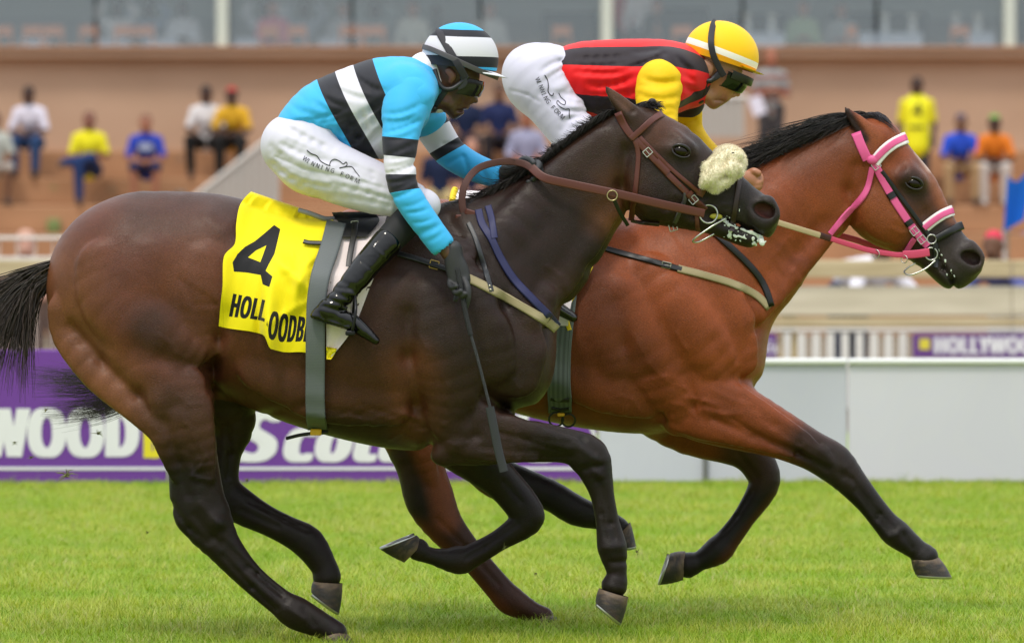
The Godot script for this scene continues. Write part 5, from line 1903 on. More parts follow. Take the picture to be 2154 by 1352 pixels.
	var root := thing("horse", "bright bay racehorse in a pink bridle, half a length ahead on the far side", "horse", Vector3(P(1200, 0, z).x, 0, z))
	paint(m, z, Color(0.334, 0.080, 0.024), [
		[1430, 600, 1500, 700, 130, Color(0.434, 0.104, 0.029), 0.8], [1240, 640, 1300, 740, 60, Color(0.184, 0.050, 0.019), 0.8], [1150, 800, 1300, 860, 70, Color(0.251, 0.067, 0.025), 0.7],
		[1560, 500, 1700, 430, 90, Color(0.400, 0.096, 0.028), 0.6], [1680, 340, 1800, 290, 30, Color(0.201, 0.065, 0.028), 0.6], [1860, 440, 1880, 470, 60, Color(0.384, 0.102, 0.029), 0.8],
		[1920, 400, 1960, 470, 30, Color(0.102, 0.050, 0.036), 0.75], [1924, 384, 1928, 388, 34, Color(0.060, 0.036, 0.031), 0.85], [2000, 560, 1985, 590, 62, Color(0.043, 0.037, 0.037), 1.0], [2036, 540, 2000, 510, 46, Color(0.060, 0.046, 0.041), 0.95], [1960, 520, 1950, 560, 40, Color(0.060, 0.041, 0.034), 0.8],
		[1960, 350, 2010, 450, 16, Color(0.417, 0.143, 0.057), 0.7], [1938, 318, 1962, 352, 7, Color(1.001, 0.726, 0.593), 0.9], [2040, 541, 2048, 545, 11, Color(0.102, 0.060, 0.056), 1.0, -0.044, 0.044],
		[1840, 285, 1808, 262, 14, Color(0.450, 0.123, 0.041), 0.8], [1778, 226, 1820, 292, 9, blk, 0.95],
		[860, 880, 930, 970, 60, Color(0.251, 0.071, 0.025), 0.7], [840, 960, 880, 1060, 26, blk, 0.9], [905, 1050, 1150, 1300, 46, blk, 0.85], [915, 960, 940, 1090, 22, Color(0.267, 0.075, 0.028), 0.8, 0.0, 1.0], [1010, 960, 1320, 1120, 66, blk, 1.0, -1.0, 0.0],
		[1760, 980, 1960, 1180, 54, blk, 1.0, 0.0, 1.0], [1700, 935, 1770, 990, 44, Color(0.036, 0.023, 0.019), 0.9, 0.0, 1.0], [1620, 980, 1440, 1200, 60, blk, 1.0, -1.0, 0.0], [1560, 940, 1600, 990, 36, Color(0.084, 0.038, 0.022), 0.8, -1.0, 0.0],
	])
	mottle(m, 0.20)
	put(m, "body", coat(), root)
	eye(root, b, z, 1923, 386, 0.027, Color(0.016, 0.012, 0.011))
	hoof(root, z + 0.15, Vector2(1976, 1172), Vector2(1914, 1174), Vector2(2002, 1212), Vector2(1923, 1208))
	hoof(root, z - 0.14, Vector2(1437, 1220), Vector2(1442, 1156), Vector2(1389, 1230), Vector2(1412, 1160))
	hoof(root, z + 0.14, Vector2(1158, 1290), Vector2(1114, 1308), Vector2(1182, 1309), Vector2(1126, 1318))
	hoof(root, z - 0.14, Vector2(1326, 1098), Vector2(1290, 1136), Vector2(1338, 1148), Vector2(1308, 1152))
	var rng := RandomNumberGenerator.new()
	rng.seed = 77
	m = MB.new()
	for k in 800:
		var a := P(640 + rng.randf_range(-10, 10), 560 + rng.randf_range(0, 40), z + rng.randf_range(-0.04, 0.04))
		var u := rng.randf()
		var ex := rng.randf_range(60, 190) + (30 if u > 0.5 else 0) - 10 * sin(u * 9.0)
		var ey := 775 + 115 * u + rng.randf_range(-10, 10)
		var bb := P(500, 660 + u * 40, z + rng.randf_range(-0.05, 0.05))
		var cc := P(300 + rng.randf_range(-30, 30), 850 + (u - 0.5) * 70, z + rng.randf_range(-0.09, 0.09))
		var dd := P(ex, ey + rng.randf_range(-14, 14), z + rng.randf_range(-0.13, 0.13))
		strand(m, bezier(a, bb, cc, dd, 12), rng.randf_range(0.0010, 0.0024), Color(0.016, 0.013, 0.013).lerp(Color(0.07, 0.055, 0.05), rng.randf() * rng.randf()))
	put(m, "tail", vmat(0.45, 0.5), root)
	m = MB.new()
	var crest := [[1590, 372], [1640, 335], [1690, 308], [1740, 284], [1790, 262], [1830, 246], [1862, 256], [1886, 280]]
	for k in 1500:
		var f := rng.randf() * 5.6
		var i := int(f)
		var px := lerpf(crest[i][0], crest[i + 1][0], f - i)
		var py := lerpf(crest[i][1], crest[i + 1][1], f - i)
		var zz := z + rng.randf_range(-0.02, 0.025)
		var l := rng.randf_range(60, 190) if rng.randf() > 0.12 else rng.randf_range(150, 250)
		var lift := rng.randf_range(0.0, 1.0)
		var a := P(px + 4, py + 6, zz)
		var bb := P(px - l * 0.25, py - 10 - 22 * lift, zz + rng.randf_range(-0.02, 0.04))
		var ey := py + l * lerpf(0.34, 0.14, lift) + rng.randf_range(-12, 12)
		var cc := P(px - l * 0.65, lerpf(py, ey, 0.6) - 12 * lift + rng.randf_range(-8, 8), zz + rng.randf_range(-0.02, 0.07))
		var dd := P(px - l, ey + 10 * sin(l * 0.1), zz + rng.randf_range(-0.03, 0.09))
		strand(m, bezier(a, bb, cc, dd, 8), rng.randf_range(0.0014, 0.0034), Color(0.011, 0.010, 0.011).lerp(Color(0.045, 0.032, 0.028), rng.randf() * rng.randf()))
	for k in 320:      # forelock, blown over the poll
		var u := rng.randf()
		var a := P(1822 + rng.randf_range(-10, 26), 242 + rng.randf_range(0, 12), z + rng.randf_range(-0.03, 0.03))
		var dd := P(1850 + u * 44, 250 + u * u * 40 + rng.randf_range(-6, 10), z + rng.randf_range(-0.05, 0.06))
		strand(m, bezier(a, a.lerp(dd, 0.3) + Vector3(0, 0.02, 0), a.lerp(dd, 0.7) + Vector3(0, 0.022, 0), dd, 6), rng.randf_range(0.0014, 0.003), Color(0.012, 0.011, 0.012))
	put(m, "mane", vmat(0.42, 0.5), root)
# ---------------------------------------------------------------- tack
# a strap that lies on a body along grid points; both = also on the other side
var twin: MB
func strap(b: Body, plane: float, pts: Array, width: float, thick: float, m: MB, join := 0, lift := 0.0) -> void:
	var path := PackedVector2Array()
	var n := pts.size()
	for i in n - 1:
		var p0 := Vector2(pts[maxi(i - 1, 0)][0], pts[maxi(i - 1, 0)][1])
		var p1 := Vector2(pts[i][0], pts[i][1])
		var p2 := Vector2(pts[i + 1][0], pts[i + 1][1])
		var p3 := Vector2(pts[mini(i + 2, n - 1)][0], pts[mini(i + 2, n - 1)][1])
		var steps := maxi(2, int(p1.distance_to(p2) / 9.0))
		for k in steps:
			path.append(p1.cubic_interpolate(p2, p0, p3, float(k) / steps))
	path.append(Vector2(pts[n - 1][0], pts[n - 1][1]))
	var rows := []
	var last := [0.05, 0.05]
	for i in path.size():
		var t := (path[mini(i + 1, path.size() - 1)] - path[maxi(i - 1, 0)]).normalized()
		var o := Vector2(-t.y, t.x) * width * 0.5
		var ends: Array[Vector3] = []
		for e in 2:
			var q := path[i] + (o if e == 0 else -o)
			var w := P(q.x, q.y, plane + 0.1)
			var z := b.skin(w.x, w.y, 1.0, plane)
			if is_nan(z):
				z = plane + last[e] * 0.6
			last[e] = z - plane
			ends.append(Vector3(w.x, w.y, z + 0.001 + lift))
		var d := ends[1] - ends[0]
		if absf(d.z) > 0.7 * Vector2(d.x, d.y).length():
			ends[0 if d.z > 0 else 1].z = ends[1 if d.z > 0 else 0].z - 0.7 * Vector2(d.x, d.y).length()
		var side := (ends[1] - ends[0]).normalized()
		var along := Vector3(t.x, -t.y, 0)
		var up := side.cross(along)
		if up.z < 0.0:
			up = -up
		up = up.normalized()
		var a := ends[0]
		var c := ends[1]
		rows.append(PackedVector3Array([a - up * 0.003, a + up * thick * 0.6, a.lerp(c, 0.12) + up * thick, a.lerp(c, 0.5) + up * thick * 1.08, a.lerp(c, 0.88) + up * thick, c + up * thick * 0.6, c - up * 0.003]))
	var far := []
	for r: PackedVector3Array in rows:
		var q := PackedVector3Array()
		for v in r:
			q.append(Vector3(v.x, v.y, 2.0 * plane - v.z))
		far.append(q)
	if join == 1:          # runs on round the end of the path to the other side
		far.reverse()
		rows.append_array(far)
	elif join == -1:       # or round its start
		far.reverse()
		far.append_array(rows)
		rows = far
	elif join == 0:        # or has a twin there
		if twin == null:
			twin = MB.new()
		twin.sheet(far)
	m.sheet(rows)

func on_skin(b: Body, plane: float, px: float, py: float, lift := 0.0) -> Vector3:
	var w := P(px, py, plane + 0.12)
	var z := b.skin(w.x, w.y, 1.0, plane)
	return Vector3(w.x, w.y, (plane + 0.06 if is_nan(z) else z) + lift)

# a frame buckle on the near side
func buckle(parent: Node3D, b: Body, plane: float, px: float, py: float, ang: float, w: float, h: float, m: Material) -> void:
	var at := on_skin(b, plane, px, py, 0.007)
	var ax := Vector3(cos(ang), -sin(ang), 0)
	var ay := Vector3(sin(ang), cos(ang), 0)
	var k := S(plane)
	var q := MB.new()
	var c := [at + ax * w * k + ay * h * k, at + ax * w * k - ay * h * k, at - ax * w * k - ay * h * k, at - ax * w * k + ay * h * k]
	for i in 4:
		q.tube(PackedVector3Array([c[i], c[(i + 1) % 4]]), PackedFloat32Array([0.0018, 0.0018]), 6)
	q.tube(PackedVector3Array([at - ax * w * k, at + ax * w * k * 1.1 + Vector3(0, 0, 0.002)]), PackedFloat32Array([0.0013, 0.0013]), 6)
	put(q, "buckle", m, parent)

func tube_px(m: MB, plane: float, pts: Array, r: float, sides := 8) -> void:     # grid points with their own z off the plane
	var p := PackedVector3Array()
	var rad := PackedFloat32Array()
	var n := pts.size()
	for i in n - 1:
		for k in 6:
			var t := k / 6.0
			var q := []
			for w in 3:
				q.append(cubic_interpolate(pts[i][w], pts[i + 1][w], pts[maxi(i - 1, 0)][w], pts[mini(i + 2, n - 1)][w], t))
			p.append(P(q[0], q[1], plane + q[2]))
			rad.append(r)
	p.append(P(pts[n - 1][0], pts[n - 1][1], plane + pts[n - 1][2]))
	rad.append(r)
	m.tube(p, rad, sides)

# a free flat strap through grid points with their own z off the plane
func band_px(m: MB, plane: float, pts: Array, width: float, thick: float) -> void:
	var rows := []
	var n := pts.size()
	var path := PackedVector3Array()
	for i in n - 1:
		for k in 8:
			var q := []
			for w in 3:
				q.append(cubic_interpolate(pts[i][w], pts[i + 1][w], pts[maxi(i - 1, 0)][w], pts[mini(i + 2, n - 1)][w], k / 8.0))
			path.append(P(q[0], q[1], plane + q[2]))
	path.append(P(pts[n - 1][0], pts[n - 1][1], plane + pts[n - 1][2]))
	for i in path.size():
		var t := (path[mini(i + 1, path.size() - 1)] - path[maxi(i - 1, 0)]).normalized()
		var o := Vector3(0, 0, 1).cross(t).normalized() * width * 0.5 * S(plane)
		var u := t.cross(o).normalized()
		if u.z < 0.0:
			u = -u
		var a := path[i] - o
		var c := path[i] + o
		rows.append(PackedVector3Array([a - u * thick * 0.3, a + u * thick * 0.3, a.lerp(c, 0.12) + u * thick * 0.5, a.lerp(c, 0.5) + u * thick * 0.56, a.lerp(c, 0.88) + u * thick * 0.5, c + u * thick * 0.3, c - u * thick * 0.3, a.lerp(c, 0.5) - u * thick * 0.5]))
	m.sheet(rows, true)

func leather(c: Color) -> StandardMaterial3D:
	var m := mat(c, 0.42, 0.0, 0.5)
	return relief(m, hoof_noise(), 0.03, Vector3(22, 22, 22))

# cloth laid over the horse's back between two edges, given from the ridge down: [x, y] grid points
func draped(b: Body, plane: float, left: Array, right: Array, nu: int, nv: int, lift: float, fold: Callable, map: Rect2, m: MB, both := true) -> void:
	var lefts := PackedVector2Array()
	var rights := PackedVector2Array()
	for e in 2:
		var src: Array = left if e == 0 else right
		for j in nv + 1:
			var f := float(j) / nv * (src.size() - 1)
			var i := mini(int(f), src.size() - 2)
			var q := Vector2(src[i][0], src[i][1]).cubic_interpolate(Vector2(src[i + 1][0], src[i + 1][1]), Vector2(src[maxi(i - 1, 0)][0], src[maxi(i - 1, 0)][1]), Vector2(src[mini(i + 2, src.size() - 1)][0], src[mini(i + 2, src.size() - 1)][1]), f - i)
			if e == 0:
				lefts.append(q)
			else:
				rights.append(q)
	var grid := []
	var uvs := []
	for i in nu + 1:
		var col := PackedVector3Array()
		var uvc := PackedVector2Array()
		var zs := PackedFloat32Array()
		var first := -1
		for j in nv + 1:
			var q := lefts[j].lerp(rights[j], float(i) / nu)
			var w := P(q.x, q.y, plane + 0.2)
			var z := b.skin(w.x, w.y, 1.0, plane)
			zs.append(z)
			if first < 0 and not is_nan(z):
				first = j
			uvc.append(Vector2((q.x - map.position.x) / map.size.x, (q.y - map.position.y) / map.size.y))
			col.append(w)
		if first < 0:
			first = nv
			zs[nv] = plane + 0.1
		for j in nv + 1:
			var z := zs[j]
			if j <= first + 1:
				z = plane + (zs[mini(first + 1, nv)] - plane) * sqrt(float(j) / maxf(1.0, first + 1))
			elif is_nan(z):
				z = col[j - 1].z - lift
			var u := float(i) / nu
			var v := float(j) / nv
			col[j].z = z + lift * minf(1.0, v * 6.0) + fold.call(u, v)
		grid.append(col)
		uvs.append(uvc)
	var base := m.v.size()
	var rows := []
	var wide := nv + 1
	for i in nu + 1:
		var row := PackedVector3Array()
		if both:
			for j in range(nv, 0, -1):
				var q: Vector3 = grid[i][j]
				row.append(Vector3(q.x, q.y, 2.0 * plane - q.z))
			wide = 2 * nv + 1
		for j in nv + 1:
			row.append(grid[i][j])
		rows.append(row)
	m.sheet(rows)
	for i in nu + 1:
		for j in wide:
			var jj := absi(j - nv) if both else j
			m.uv[base + i * wide + j] = uvs[i][jj]
	var probe := base + (nu / 2) * wide + wide - 2
	if m.n[probe].z < 0.0:
		for i in range(base, m.v.size()):
			m.n[i] = -m.n[i]

# painting print on an image: filled triangles
func fill_tri(im: Image, a: Vector2, b: Vector2, c: Vector2, col: Color) -> void:
	var x0 := clampi(int(floor(minf(a.x, minf(b.x, c.x)))), 0, im.get_width() - 1)
	var x1 := clampi(int(ceil(maxf(a.x, maxf(b.x, c.x)))), 0, im.get_width() - 1)
	var y0 := clampi(int(floor(minf(a.y, minf(b.y, c.y)))), 0, im.get_height() - 1)
	var y1 := clampi(int(ceil(maxf(a.y, maxf(b.y, c.y)))), 0, im.get_height() - 1)
	var area := (b - a).cross(c - a)
	if absf(area) < 1e-9:
		return
	for y in range(y0, y1 + 1):
		for x in range(x0, x1 + 1):
			var p := Vector2(x + 0.5, y + 0.5)
			var u := (b - p).cross(c - p) / area
			var v := (c - p).cross(a - p) / area
			if u >= -0.001 and v >= -0.001 and u + v <= 1.001:
				im.set_pixel(x, y, col)

func fill_poly(im: Image, pts: PackedVector2Array, col: Color) -> void:
	var t := Geometry2D.triangulate_polygon(pts)
	for i in range(0, t.size(), 3):
		fill_tri(im, pts[t[i]], pts[t[i + 1]], pts[t[i + 2]], col)

# text on an image: base point, direction along, direction up (pixels per cap height)
func fill_text(im: Image, text: String, at: Vector2, along: Vector2, up: Vector2, col: Color, widen := 1.0, heavy := 0.0) -> void:
	var m := MB.new()
	for d in (3 if heavy > 0.0 else 1):
		letters(m, text, Vector3(d * heavy * 0.5, 0, 0), Vector3(1, 0, 0), Vector3(0, 1, 0), Vector3(0, 0, 1), 1.0, widen)
	for i in range(0, m.ix.size(), 3):
		var q: Array[Vector2] = []
		for e in 3:
			var p := m.v[m.ix[i + e]]
			q.append(at + along * p.x + up * p.y)
		fill_tri(im, q[0], q[1], q[2], col)

func build_near_tack() -> void:
	var b := near_body
	var z := NEAR_Z
	# --- number cloth
	var im := Image.create(760, 1080, false, Image.FORMAT_RGB8)
	var yel := Color(0.96, 0.88, 0.03)
	var ink := Color(0.09, 0.085, 0.10)
	im.fill(yel)
	var kx := 760.0 / 250.0
	var ky := 1080.0 / 360.0
	var o := Vector2(452, 395)
	var four := PackedVector2Array()
	for q: Array in [[574.6, 473], [588, 482], [583, 508], [577.5, 534], [566, 556], [560, 569], [574.6, 581], [568.6, 603], [554, 597.5], [549.4, 578], [520, 573], [493, 571], [490, 551.6], [500, 534], [515.4, 519], [536, 507], [556, 490]]:
		four.append((Vector2(q[0], q[1]) - o) * Vector2(kx, ky))
	fill_poly(im, four, ink)
	var hole := PackedVector2Array()
	for q: Array in [[560, 516], [538, 527], [522, 541], [548, 551], [552, 540]]:
		hole.append((Vector2(q[0], q[1]) - o) * Vector2(kx, ky))
	fill_poly(im, hole, yel)
	var seam := Color(0.80, 0.74, 0.04)
	fill_text(im, "HOLLYW", (Vector2(482, 667) - o) * Vector2(kx, ky), Vector2(40.0 * kx, 8.0 * ky), Vector2(9.5 * kx, -49.0 * ky), ink, 0.54, 0.07)
	fill_poly(im, PackedVector2Array([(Vector2(561, 600) - o) * Vector2(kx, ky), (Vector2(700, 600) - o) * Vector2(kx, ky), (Vector2(700, 760) - o) * Vector2(kx, ky), (Vector2(571, 760) - o) * Vector2(kx, ky)]), yel)
	fill_poly(im, four, ink)
	fill_poly(im, hole, yel)
	fill_text(im, "OODBETS", (Vector2(564, 700) - o) * Vector2(kx, ky), Vector2(39.0 * kx, 9.0 * ky), Vector2(8.0 * kx, -49.0 * ky), ink, 0.475, 0.06)
	for t in 2:
		for y in range(40, 1000):
			im.set_pixel(mini(759, int((470.0 - 452.0 + (8.0 if y < 420 else 0.0)) * kx) + t), y, seam)
	var cloth := mat(Color.WHITE, 0.62, 0.0, 0.35)
	cloth.albedo_texture = ImageTexture.create_from_image(im)
	cloth.rim_enabled = true
	cloth.rim = 0.25
	var root := thing("number_cloth", "yellow saddle cloth with black number 4 and HOLLYWOODBETS on the dark bay", "saddle cloth", on_skin(b, z, 560, 560))
	var m := MB.new()
	var folds := func(u: float, v: float) -> float:
		var f := 0.010 * sin(u * 9.0 + v * 5.0) * v
		var c := 0.43 + 0.10 * (v - 0.6)
		f += 0.060 * exp(-pow((u - c - 0.10) / 0.10, 2.0)) * smoothstep(0.35, 1.0, v)
		f -= 0.028 * exp(-pow((u - c + 0.02) / 0.035, 2.0)) * smoothstep(0.45, 1.0, v)
		f += 0.032 * exp(-pow((u - 0.86 + 0.3 * (v - 0.5)) / 0.07, 2.0)) * smoothstep(0.25, 0.5, v) * (1.0 - smoothstep(0.6, 0.85, v))
		f += 0.024 * exp(-pow((v - 0.33 - 0.25 * u) / 0.05, 2.0)) * smoothstep(0.35, 0.8, u)
		f -= 0.012 * exp(-pow((v - 0.56 + 0.35 * (u - 0.6)) / 0.03, 2.0)) * smoothstep(0.5, 1.0, u)
		f += 0.030 * exp(-pow((u - 0.0) / 0.10, 2.0)) * (0.5 + 0.5 * sin(v * 11.0))
		f += 0.020 * (1.0 - smoothstep(0.0, 0.3, v)) * sin(u * 7.0 + 1.0)
		f += 0.010 * exp(-pow((v - 0.72 + 0.5 * (u - 0.8)) / 0.03, 2.0)) * smoothstep(0.45, 0.7, u)
		f += 0.003 * sin(v * 22.0 + u * 6.0) * exp(-pow((u - 0.97) / 0.10, 2.0))
		return maxf(f, -0.004)
	draped(b, z, [[523, 402], [503, 428], [496, 470], [494, 512], [472, 540], [470, 600], [464, 650], [460, 686]], [[700, 462], [694, 474], [680, 520], [668, 560], [660, 610], [654, 660], [651, 700], [650, 742]], 44, 56, 0.010, folds, Rect2(452, 395, 250, 360), m)
	# the hem drops lower beyond the fold
	for i in m.v.size():
		var t := m.uv[i]
		var low := smoothstep(0.62, 0.95, t.y)
		m.v[i].y += (1.0 - smoothstep(0.41, 0.47, t.x)) * low * smoothstep(0.0, 0.35, t.x) * 0.020 - smoothstep(0.43, 0.48, t.x) * (1.0 - smoothstep(0.55, 0.78, t.x)) * low * 0.022
	put(m, "cloth", cloth, root)
	# --- white pad
	root = thing("saddle_pad", "white saddle pad with a yellow corner behind the black boot", "saddle pad", on_skin(b, z, 740, 600))
	m = MB.new()
	var soft := func(u: float, v: float) -> float:
		return 0.006 * sin(u * 6.0 + v * 9.0) + 0.012 * smoothstep(0.8, 1.0, v)
	draped(b, z, [[660, 455], [675, 480], [690, 560], [688, 640], [688, 700], [689, 752]], [[812, 452], [806, 480], [794, 560], [776, 612], [744, 690], [700, 748]], 14, 30, 0.006, soft, Rect2(452, 395, 400, 400), m)
	var pad := mat(Color(0.93, 0.87, 0.86), 0.75)
	put(m, "pad", relief(pad, hoof_noise(), 0.1, Vector3(8, 8, 8)), root)
	m = MB.new()
	draped(b, z, [[688, 724], [688, 738], [689, 754]], [[712, 728], [706, 742], [698, 754]], 5, 6, 0.024, soft, Rect2(452, 395, 400, 400), m, false)
	put(m, "corner", mat(yel, 0.6), root)
	# --- saddle
	root = thing("saddle", "small dark navy racing saddle with a grey cantle under the rider in blue", "saddle", on_skin(b, z, 745, 480))
	m = MB.new()
	var flat := func(_u: float, _v: float) -> float: return 0.0
	draped(b, z, [[694, 446], [700, 456], [712, 470], [722, 498]], [[778, 444], [788, 450], [796, 466], [770, 498]], 14, 14, 0.026, flat, Rect2(452, 395, 400, 400), m)
	put(m, "flap", leather(Color(0.045, 0.05, 0.085)), root)
	m = MB.new()
	tube_px(m, z, [[628, 442, 0.10], [652, 449, 0.11], [684, 460, 0.10], [706, 458, 0.05], [716, 450, 0.0], [706, 458, -0.05], [684, 460, -0.10], [652, 449, -0.11], [628, 442, -0.10]], 0.0085)
	put(m, "cantle", mat(Color(0.50, 0.50, 0.54), 0.35), root)
	m = MB.new()
	strap(b, z, [[640, 507], [652, 510], [680, 511]], 8, 0.004, m, 0, 0.026)
	put(m, "girth_tab", leather(Color(0.05, 0.05, 0.07)), root)
	m = MB.new()
	strap(b, z, [[748, 456], [746, 490], [738, 540], [736, 560]], 12, 0.004, m, 0, 0.032)
	put(m, "stirrup_leather", leather(Color(0.04, 0.04, 0.05)), root)
	buckle(root, b, z, 746, 474, 1.5, 9, 7, steel())
	# --- girth
	root = thing("girth", "grey webbing girth round the dark bay's belly below the black boot", "girth", on_skin(b, z, 668, 700))
	m = MB.new()
	strap(b, z, [[708, 466], [696, 520], [680, 570], [671, 620], [668, 680], [667, 760], [666, 830], [667, 880], [668, 904]], 40, 0.006, m, 1, 0.030)
	var web := mat(Color.WHITE, 0.6)
	var wi := Image.create(64, 64, false, Image.FORMAT_RGB8)
	for y in 64:
		for x in 64:
			var v := 0.33 + 0.07 * float((x / 2 + y / 2) % 2) + 0.05 * float(y % 6 == 0)
			if (x > 5 and x < 11) or (x > 53 and x < 59):
				v = 0.10
			wi.set_pixel(x, y, Color(v * 0.95, v, v * 1.02))
	wi.generate_mipmaps()
	web.albedo_texture = ImageTexture.create_from_image(wi)
	web.uv1_scale = Vector3(1, 26, 1)
	put(m, "webbing", web, root)
	m = MB.new()
	strap(b, z, [[652, 906], [670, 910], [688, 905]], 10, 0.004, m, 2, 0.02)
	tube_px(m, z, [[602, 922, 0.08], [630, 915, 0.10], [660, 911, 0.12], [690, 908, 0.12]], 0.006)
	put(m, "girth_strap", leather(Color(0.03, 0.03, 0.035)), root)
	m = MB.new()
	var at := P(664, 909, z + 0.135)
	m.box(at, Vector3(0.038, 0.022, 0.012), 0.003)
	put(m, "tag", mat(Color(0.85, 0.65, 0.08), 0.5), root)
	# --- breastplate and neck strap
	root = thing("breastplate", "black and beige elastic breastplate across the dark bay's shoulder", "breastplate", on_skin(b, z, 1000, 600))
	m = MB.new()
	strap(b, z, [[838, 533], [880, 545], [920, 558], [948, 568]], 11, 0.004, m, 0, 0.004)
	put(m, "strap", leather(Color(0.06, 0.06, 0.065)), root)
	m = MB.new()
	strap(b, z, [[944, 567], [990, 586], [1040, 611], [1100, 645], [1150, 675], [1172, 694]], 17, 0.004, m, 1, 0.002)
	var el := mat(Color.WHITE, 0.7)
	var ei := Image.create(32, 32, false, Image.FORMAT_RGB8)
	for y in 32:
		for x in 32:
			var v := 0.60 + 0.06 * float(y % 2) - (0.20 if x == 4 or x == 27 or x == 10 or x == 21 else 0.0)
			ei.set_pixel(x, y, Color(v, v * 0.92, v * 0.70))
	el.albedo_texture = ImageTexture.create_from_image(ei)
	el.uv1_scale = Vector3(1, 30, 1)
	elastic = el
	put(m, "elastic", el, root)
	m = MB.new()
	strap(b, z, [[985, 468], [1000, 500], [1016, 550], [1030, 596], [1034, 612]], 10, 0.003, m, 0, 0.004)
	put(m, "yoke_strap", leather(Color(0.16, 0.165, 0.18)), root)
	buckle(root, b, z, 914, 556, 0.27, 9, 8, mat(Color(0.75, 0.62, 0.38), 0.3, 0.9))
	m = MB.new()
	for q: Array in [[1030, 600], [1032, 608]]:
		m.ball(on_skin(b, z, q[0], q[1], 0.009), Vector3(0.004, 0.004, 0.003), Basis.IDENTITY, 6, 8)
	put(m, "stud", mat(Color(0.85, 0.82, 0.76), 0.25, 0.9), root)
	root = thing("neck_strap", "navy blue webbing neck strap slanting to the dark bay's chest", "neck strap", on_skin(b, z, 1100, 580))
	m = MB.new()
	strap(b, z, [[1006, 440], [1014, 470], [1034, 502], [1052, 540], [1080, 585], [1120, 628], [1155, 664], [1174, 688]], 15, 0.004, m, 1, 0.006)
	strap(b, z, [[1026, 432], [1034, 460], [1040, 500]], 14, 0.004, m, 2, 0.008)
	put(m, "strap", relief(mat(Color(0.10, 0.11, 0.30), 0.55), hoof_noise(), 0.05, Vector3(30, 30, 30)), root)
	# --- bridle
	var brown := leather(Color(0.34, 0.155, 0.11))
	var dark := leather(Color(0.17, 0.09, 0.075))
	root = thing("bridle", "brown leather bridle on the dark bay's head", "bridle", on_skin(b, z, 1400, 350))
	for e: Array in [["headpiece", [[1300, 236], [1308, 254], [1320, 274], [1334, 292]], 15, brown], ["browband", [[1328, 292], [1350, 272], [1372, 252], [1396, 236]], 13, brown],
			["cheekpiece", [[1334, 288], [1362, 320], [1405, 366], [1440, 400], [1466, 424], [1486, 442]], 13, brown], ["noseband_strap", [[1346, 288], [1378, 322], [1420, 362], [1456, 392], [1474, 408]], 9, brown],
			["throat_strap", [[1335, 294], [1343, 322], [1339, 380], [1333, 430], [1329, 464]], 10, brown], ["jaw_strap", [[1329, 464], [1350, 468], [1388, 472]], 7, dark],
			["noseband", [[1472, 412], [1480, 398], [1492, 384]], 15, brown], ["crossed_strap", [[1560, 362], [1556, 385], [1552, 410], [1546, 450], [1541, 486]], 11, dark],
			["lip_strap", [[1430, 390], [1441, 404], [1440, 424], [1428, 450], [1420, 470]], 8, leather(Color(0.25, 0.23, 0.23))], ["chin_strap", [[1467, 448], [1468, 470], [1470, 486]], 9, brown]]:
		m = MB.new()
		strap(b, z, e[1], e[2], 0.004, m, -1 if e[0] == "headpiece" else (1 if e[0] in ["browband", "noseband"] else 0), 0.002 if e[0] != "browband" else 0.006)
		put(m, e[0], e[3], root)
	for q: Array in [[1363, 320, 0.85], [1460, 420, 0.85], [1418, 478, 1.3]]:
		buckle(root, b, z, q[0], q[1], q[2], 7, 8, steel())
	m = MB.new()
	strap(b, z, [[1380, 338], [1396, 354], [1406, 364]], 15, 0.007, m, 2, 0.002)
	strap(b, z, [[1448, 406], [1454, 412]], 17, 0.008, m, 2, 0.002)
	put(m, "keeper", brown, root)
	# bit
	root = thing("bit", "steel bit ring and loop at the dark bay's mouth", "bit", on_skin(b, z, 1492, 452))
	for s: float in [1.0, -1.0]:
		m = MB.new()
		var c := on_skin(b, z, 1492, 450, 0.012)
		c.z = z + (c.z - z) * s
		m.ring(c, Vector3(1, 0.1, 0).normalized(), Vector3(-0.1, 1, 0).normalized(), 19 * S(z), 0.0032)
		put(m, "ring", steel(), root)
	m = MB.new()
	tube_px(m, z, [[1526, 460, 0.068], [1498, 476, 0.085], [1466, 498, 0.09], [1458, 508, 0.07], [1472, 508, 0.05], [1502, 492, 0.04]], 0.0032)
	put(m, "loop", steel(), root)
	m = MB.new()
	m.ball(on_skin(b, z, 1508, 455, 0.006), Vector3(0.022, 0.010, 0.010), Basis(Vector3(0, 0, 1), -0.05))
	put(m, "mouthpiece", mat(Color(0.70, 0.66, 0.22), 0.4), root)
	# sheepskin noseband
	root = thing("sheepskin_noseband", "fluffy cream sheepskin noseband across the dark bay's nose", "noseband", on_skin(b, z, 1517, 357))
	var fl := Body.new()
	for sd: float in [1.0, -1.0]:
		chain(fl, z, [[1488, 384, 13, 0.092 * sd, 0.8], [1499, 370, 20, 0.090 * sd, 0.8], [1513, 352, 27, 0.074 * sd, 0.9], [1528, 342, 29, 0.035 * sd, 1.0], [1530, 340, 30, 0.0, 1.0]], 18)
		chain(fl, z, [[1510, 392, 11, 0.092 * sd, 0.8], [1523, 377, 18, 0.088 * sd, 0.8], [1536, 354, 22, 0.070 * sd, 0.9], [1541, 344, 22, 0.03 * sd, 1.0], [1541, 342, 22, 0.0, 1.0]], 18)
	var rng := RandomNumberGenerator.new()
	rng.seed = 12
	for k in 90:
		var px := rng.randf_range(1480, 1560)
		var py := 358.0 + (1517 - px) * 0.62 + rng.randf_range(-34, 34)
		var w := P(px, py, z + 0.1)
		var zz := fl.skin(w.x, w.y, 1.0, z)
		if not is_nan(zz):
			chain(fl, z, [[px, py, rng.randf_range(2, 5), zz - z - 0.004, 1.0], [px + 1, py, 3.0, zz - z - 0.004, 1.0]], 14, false, 1)
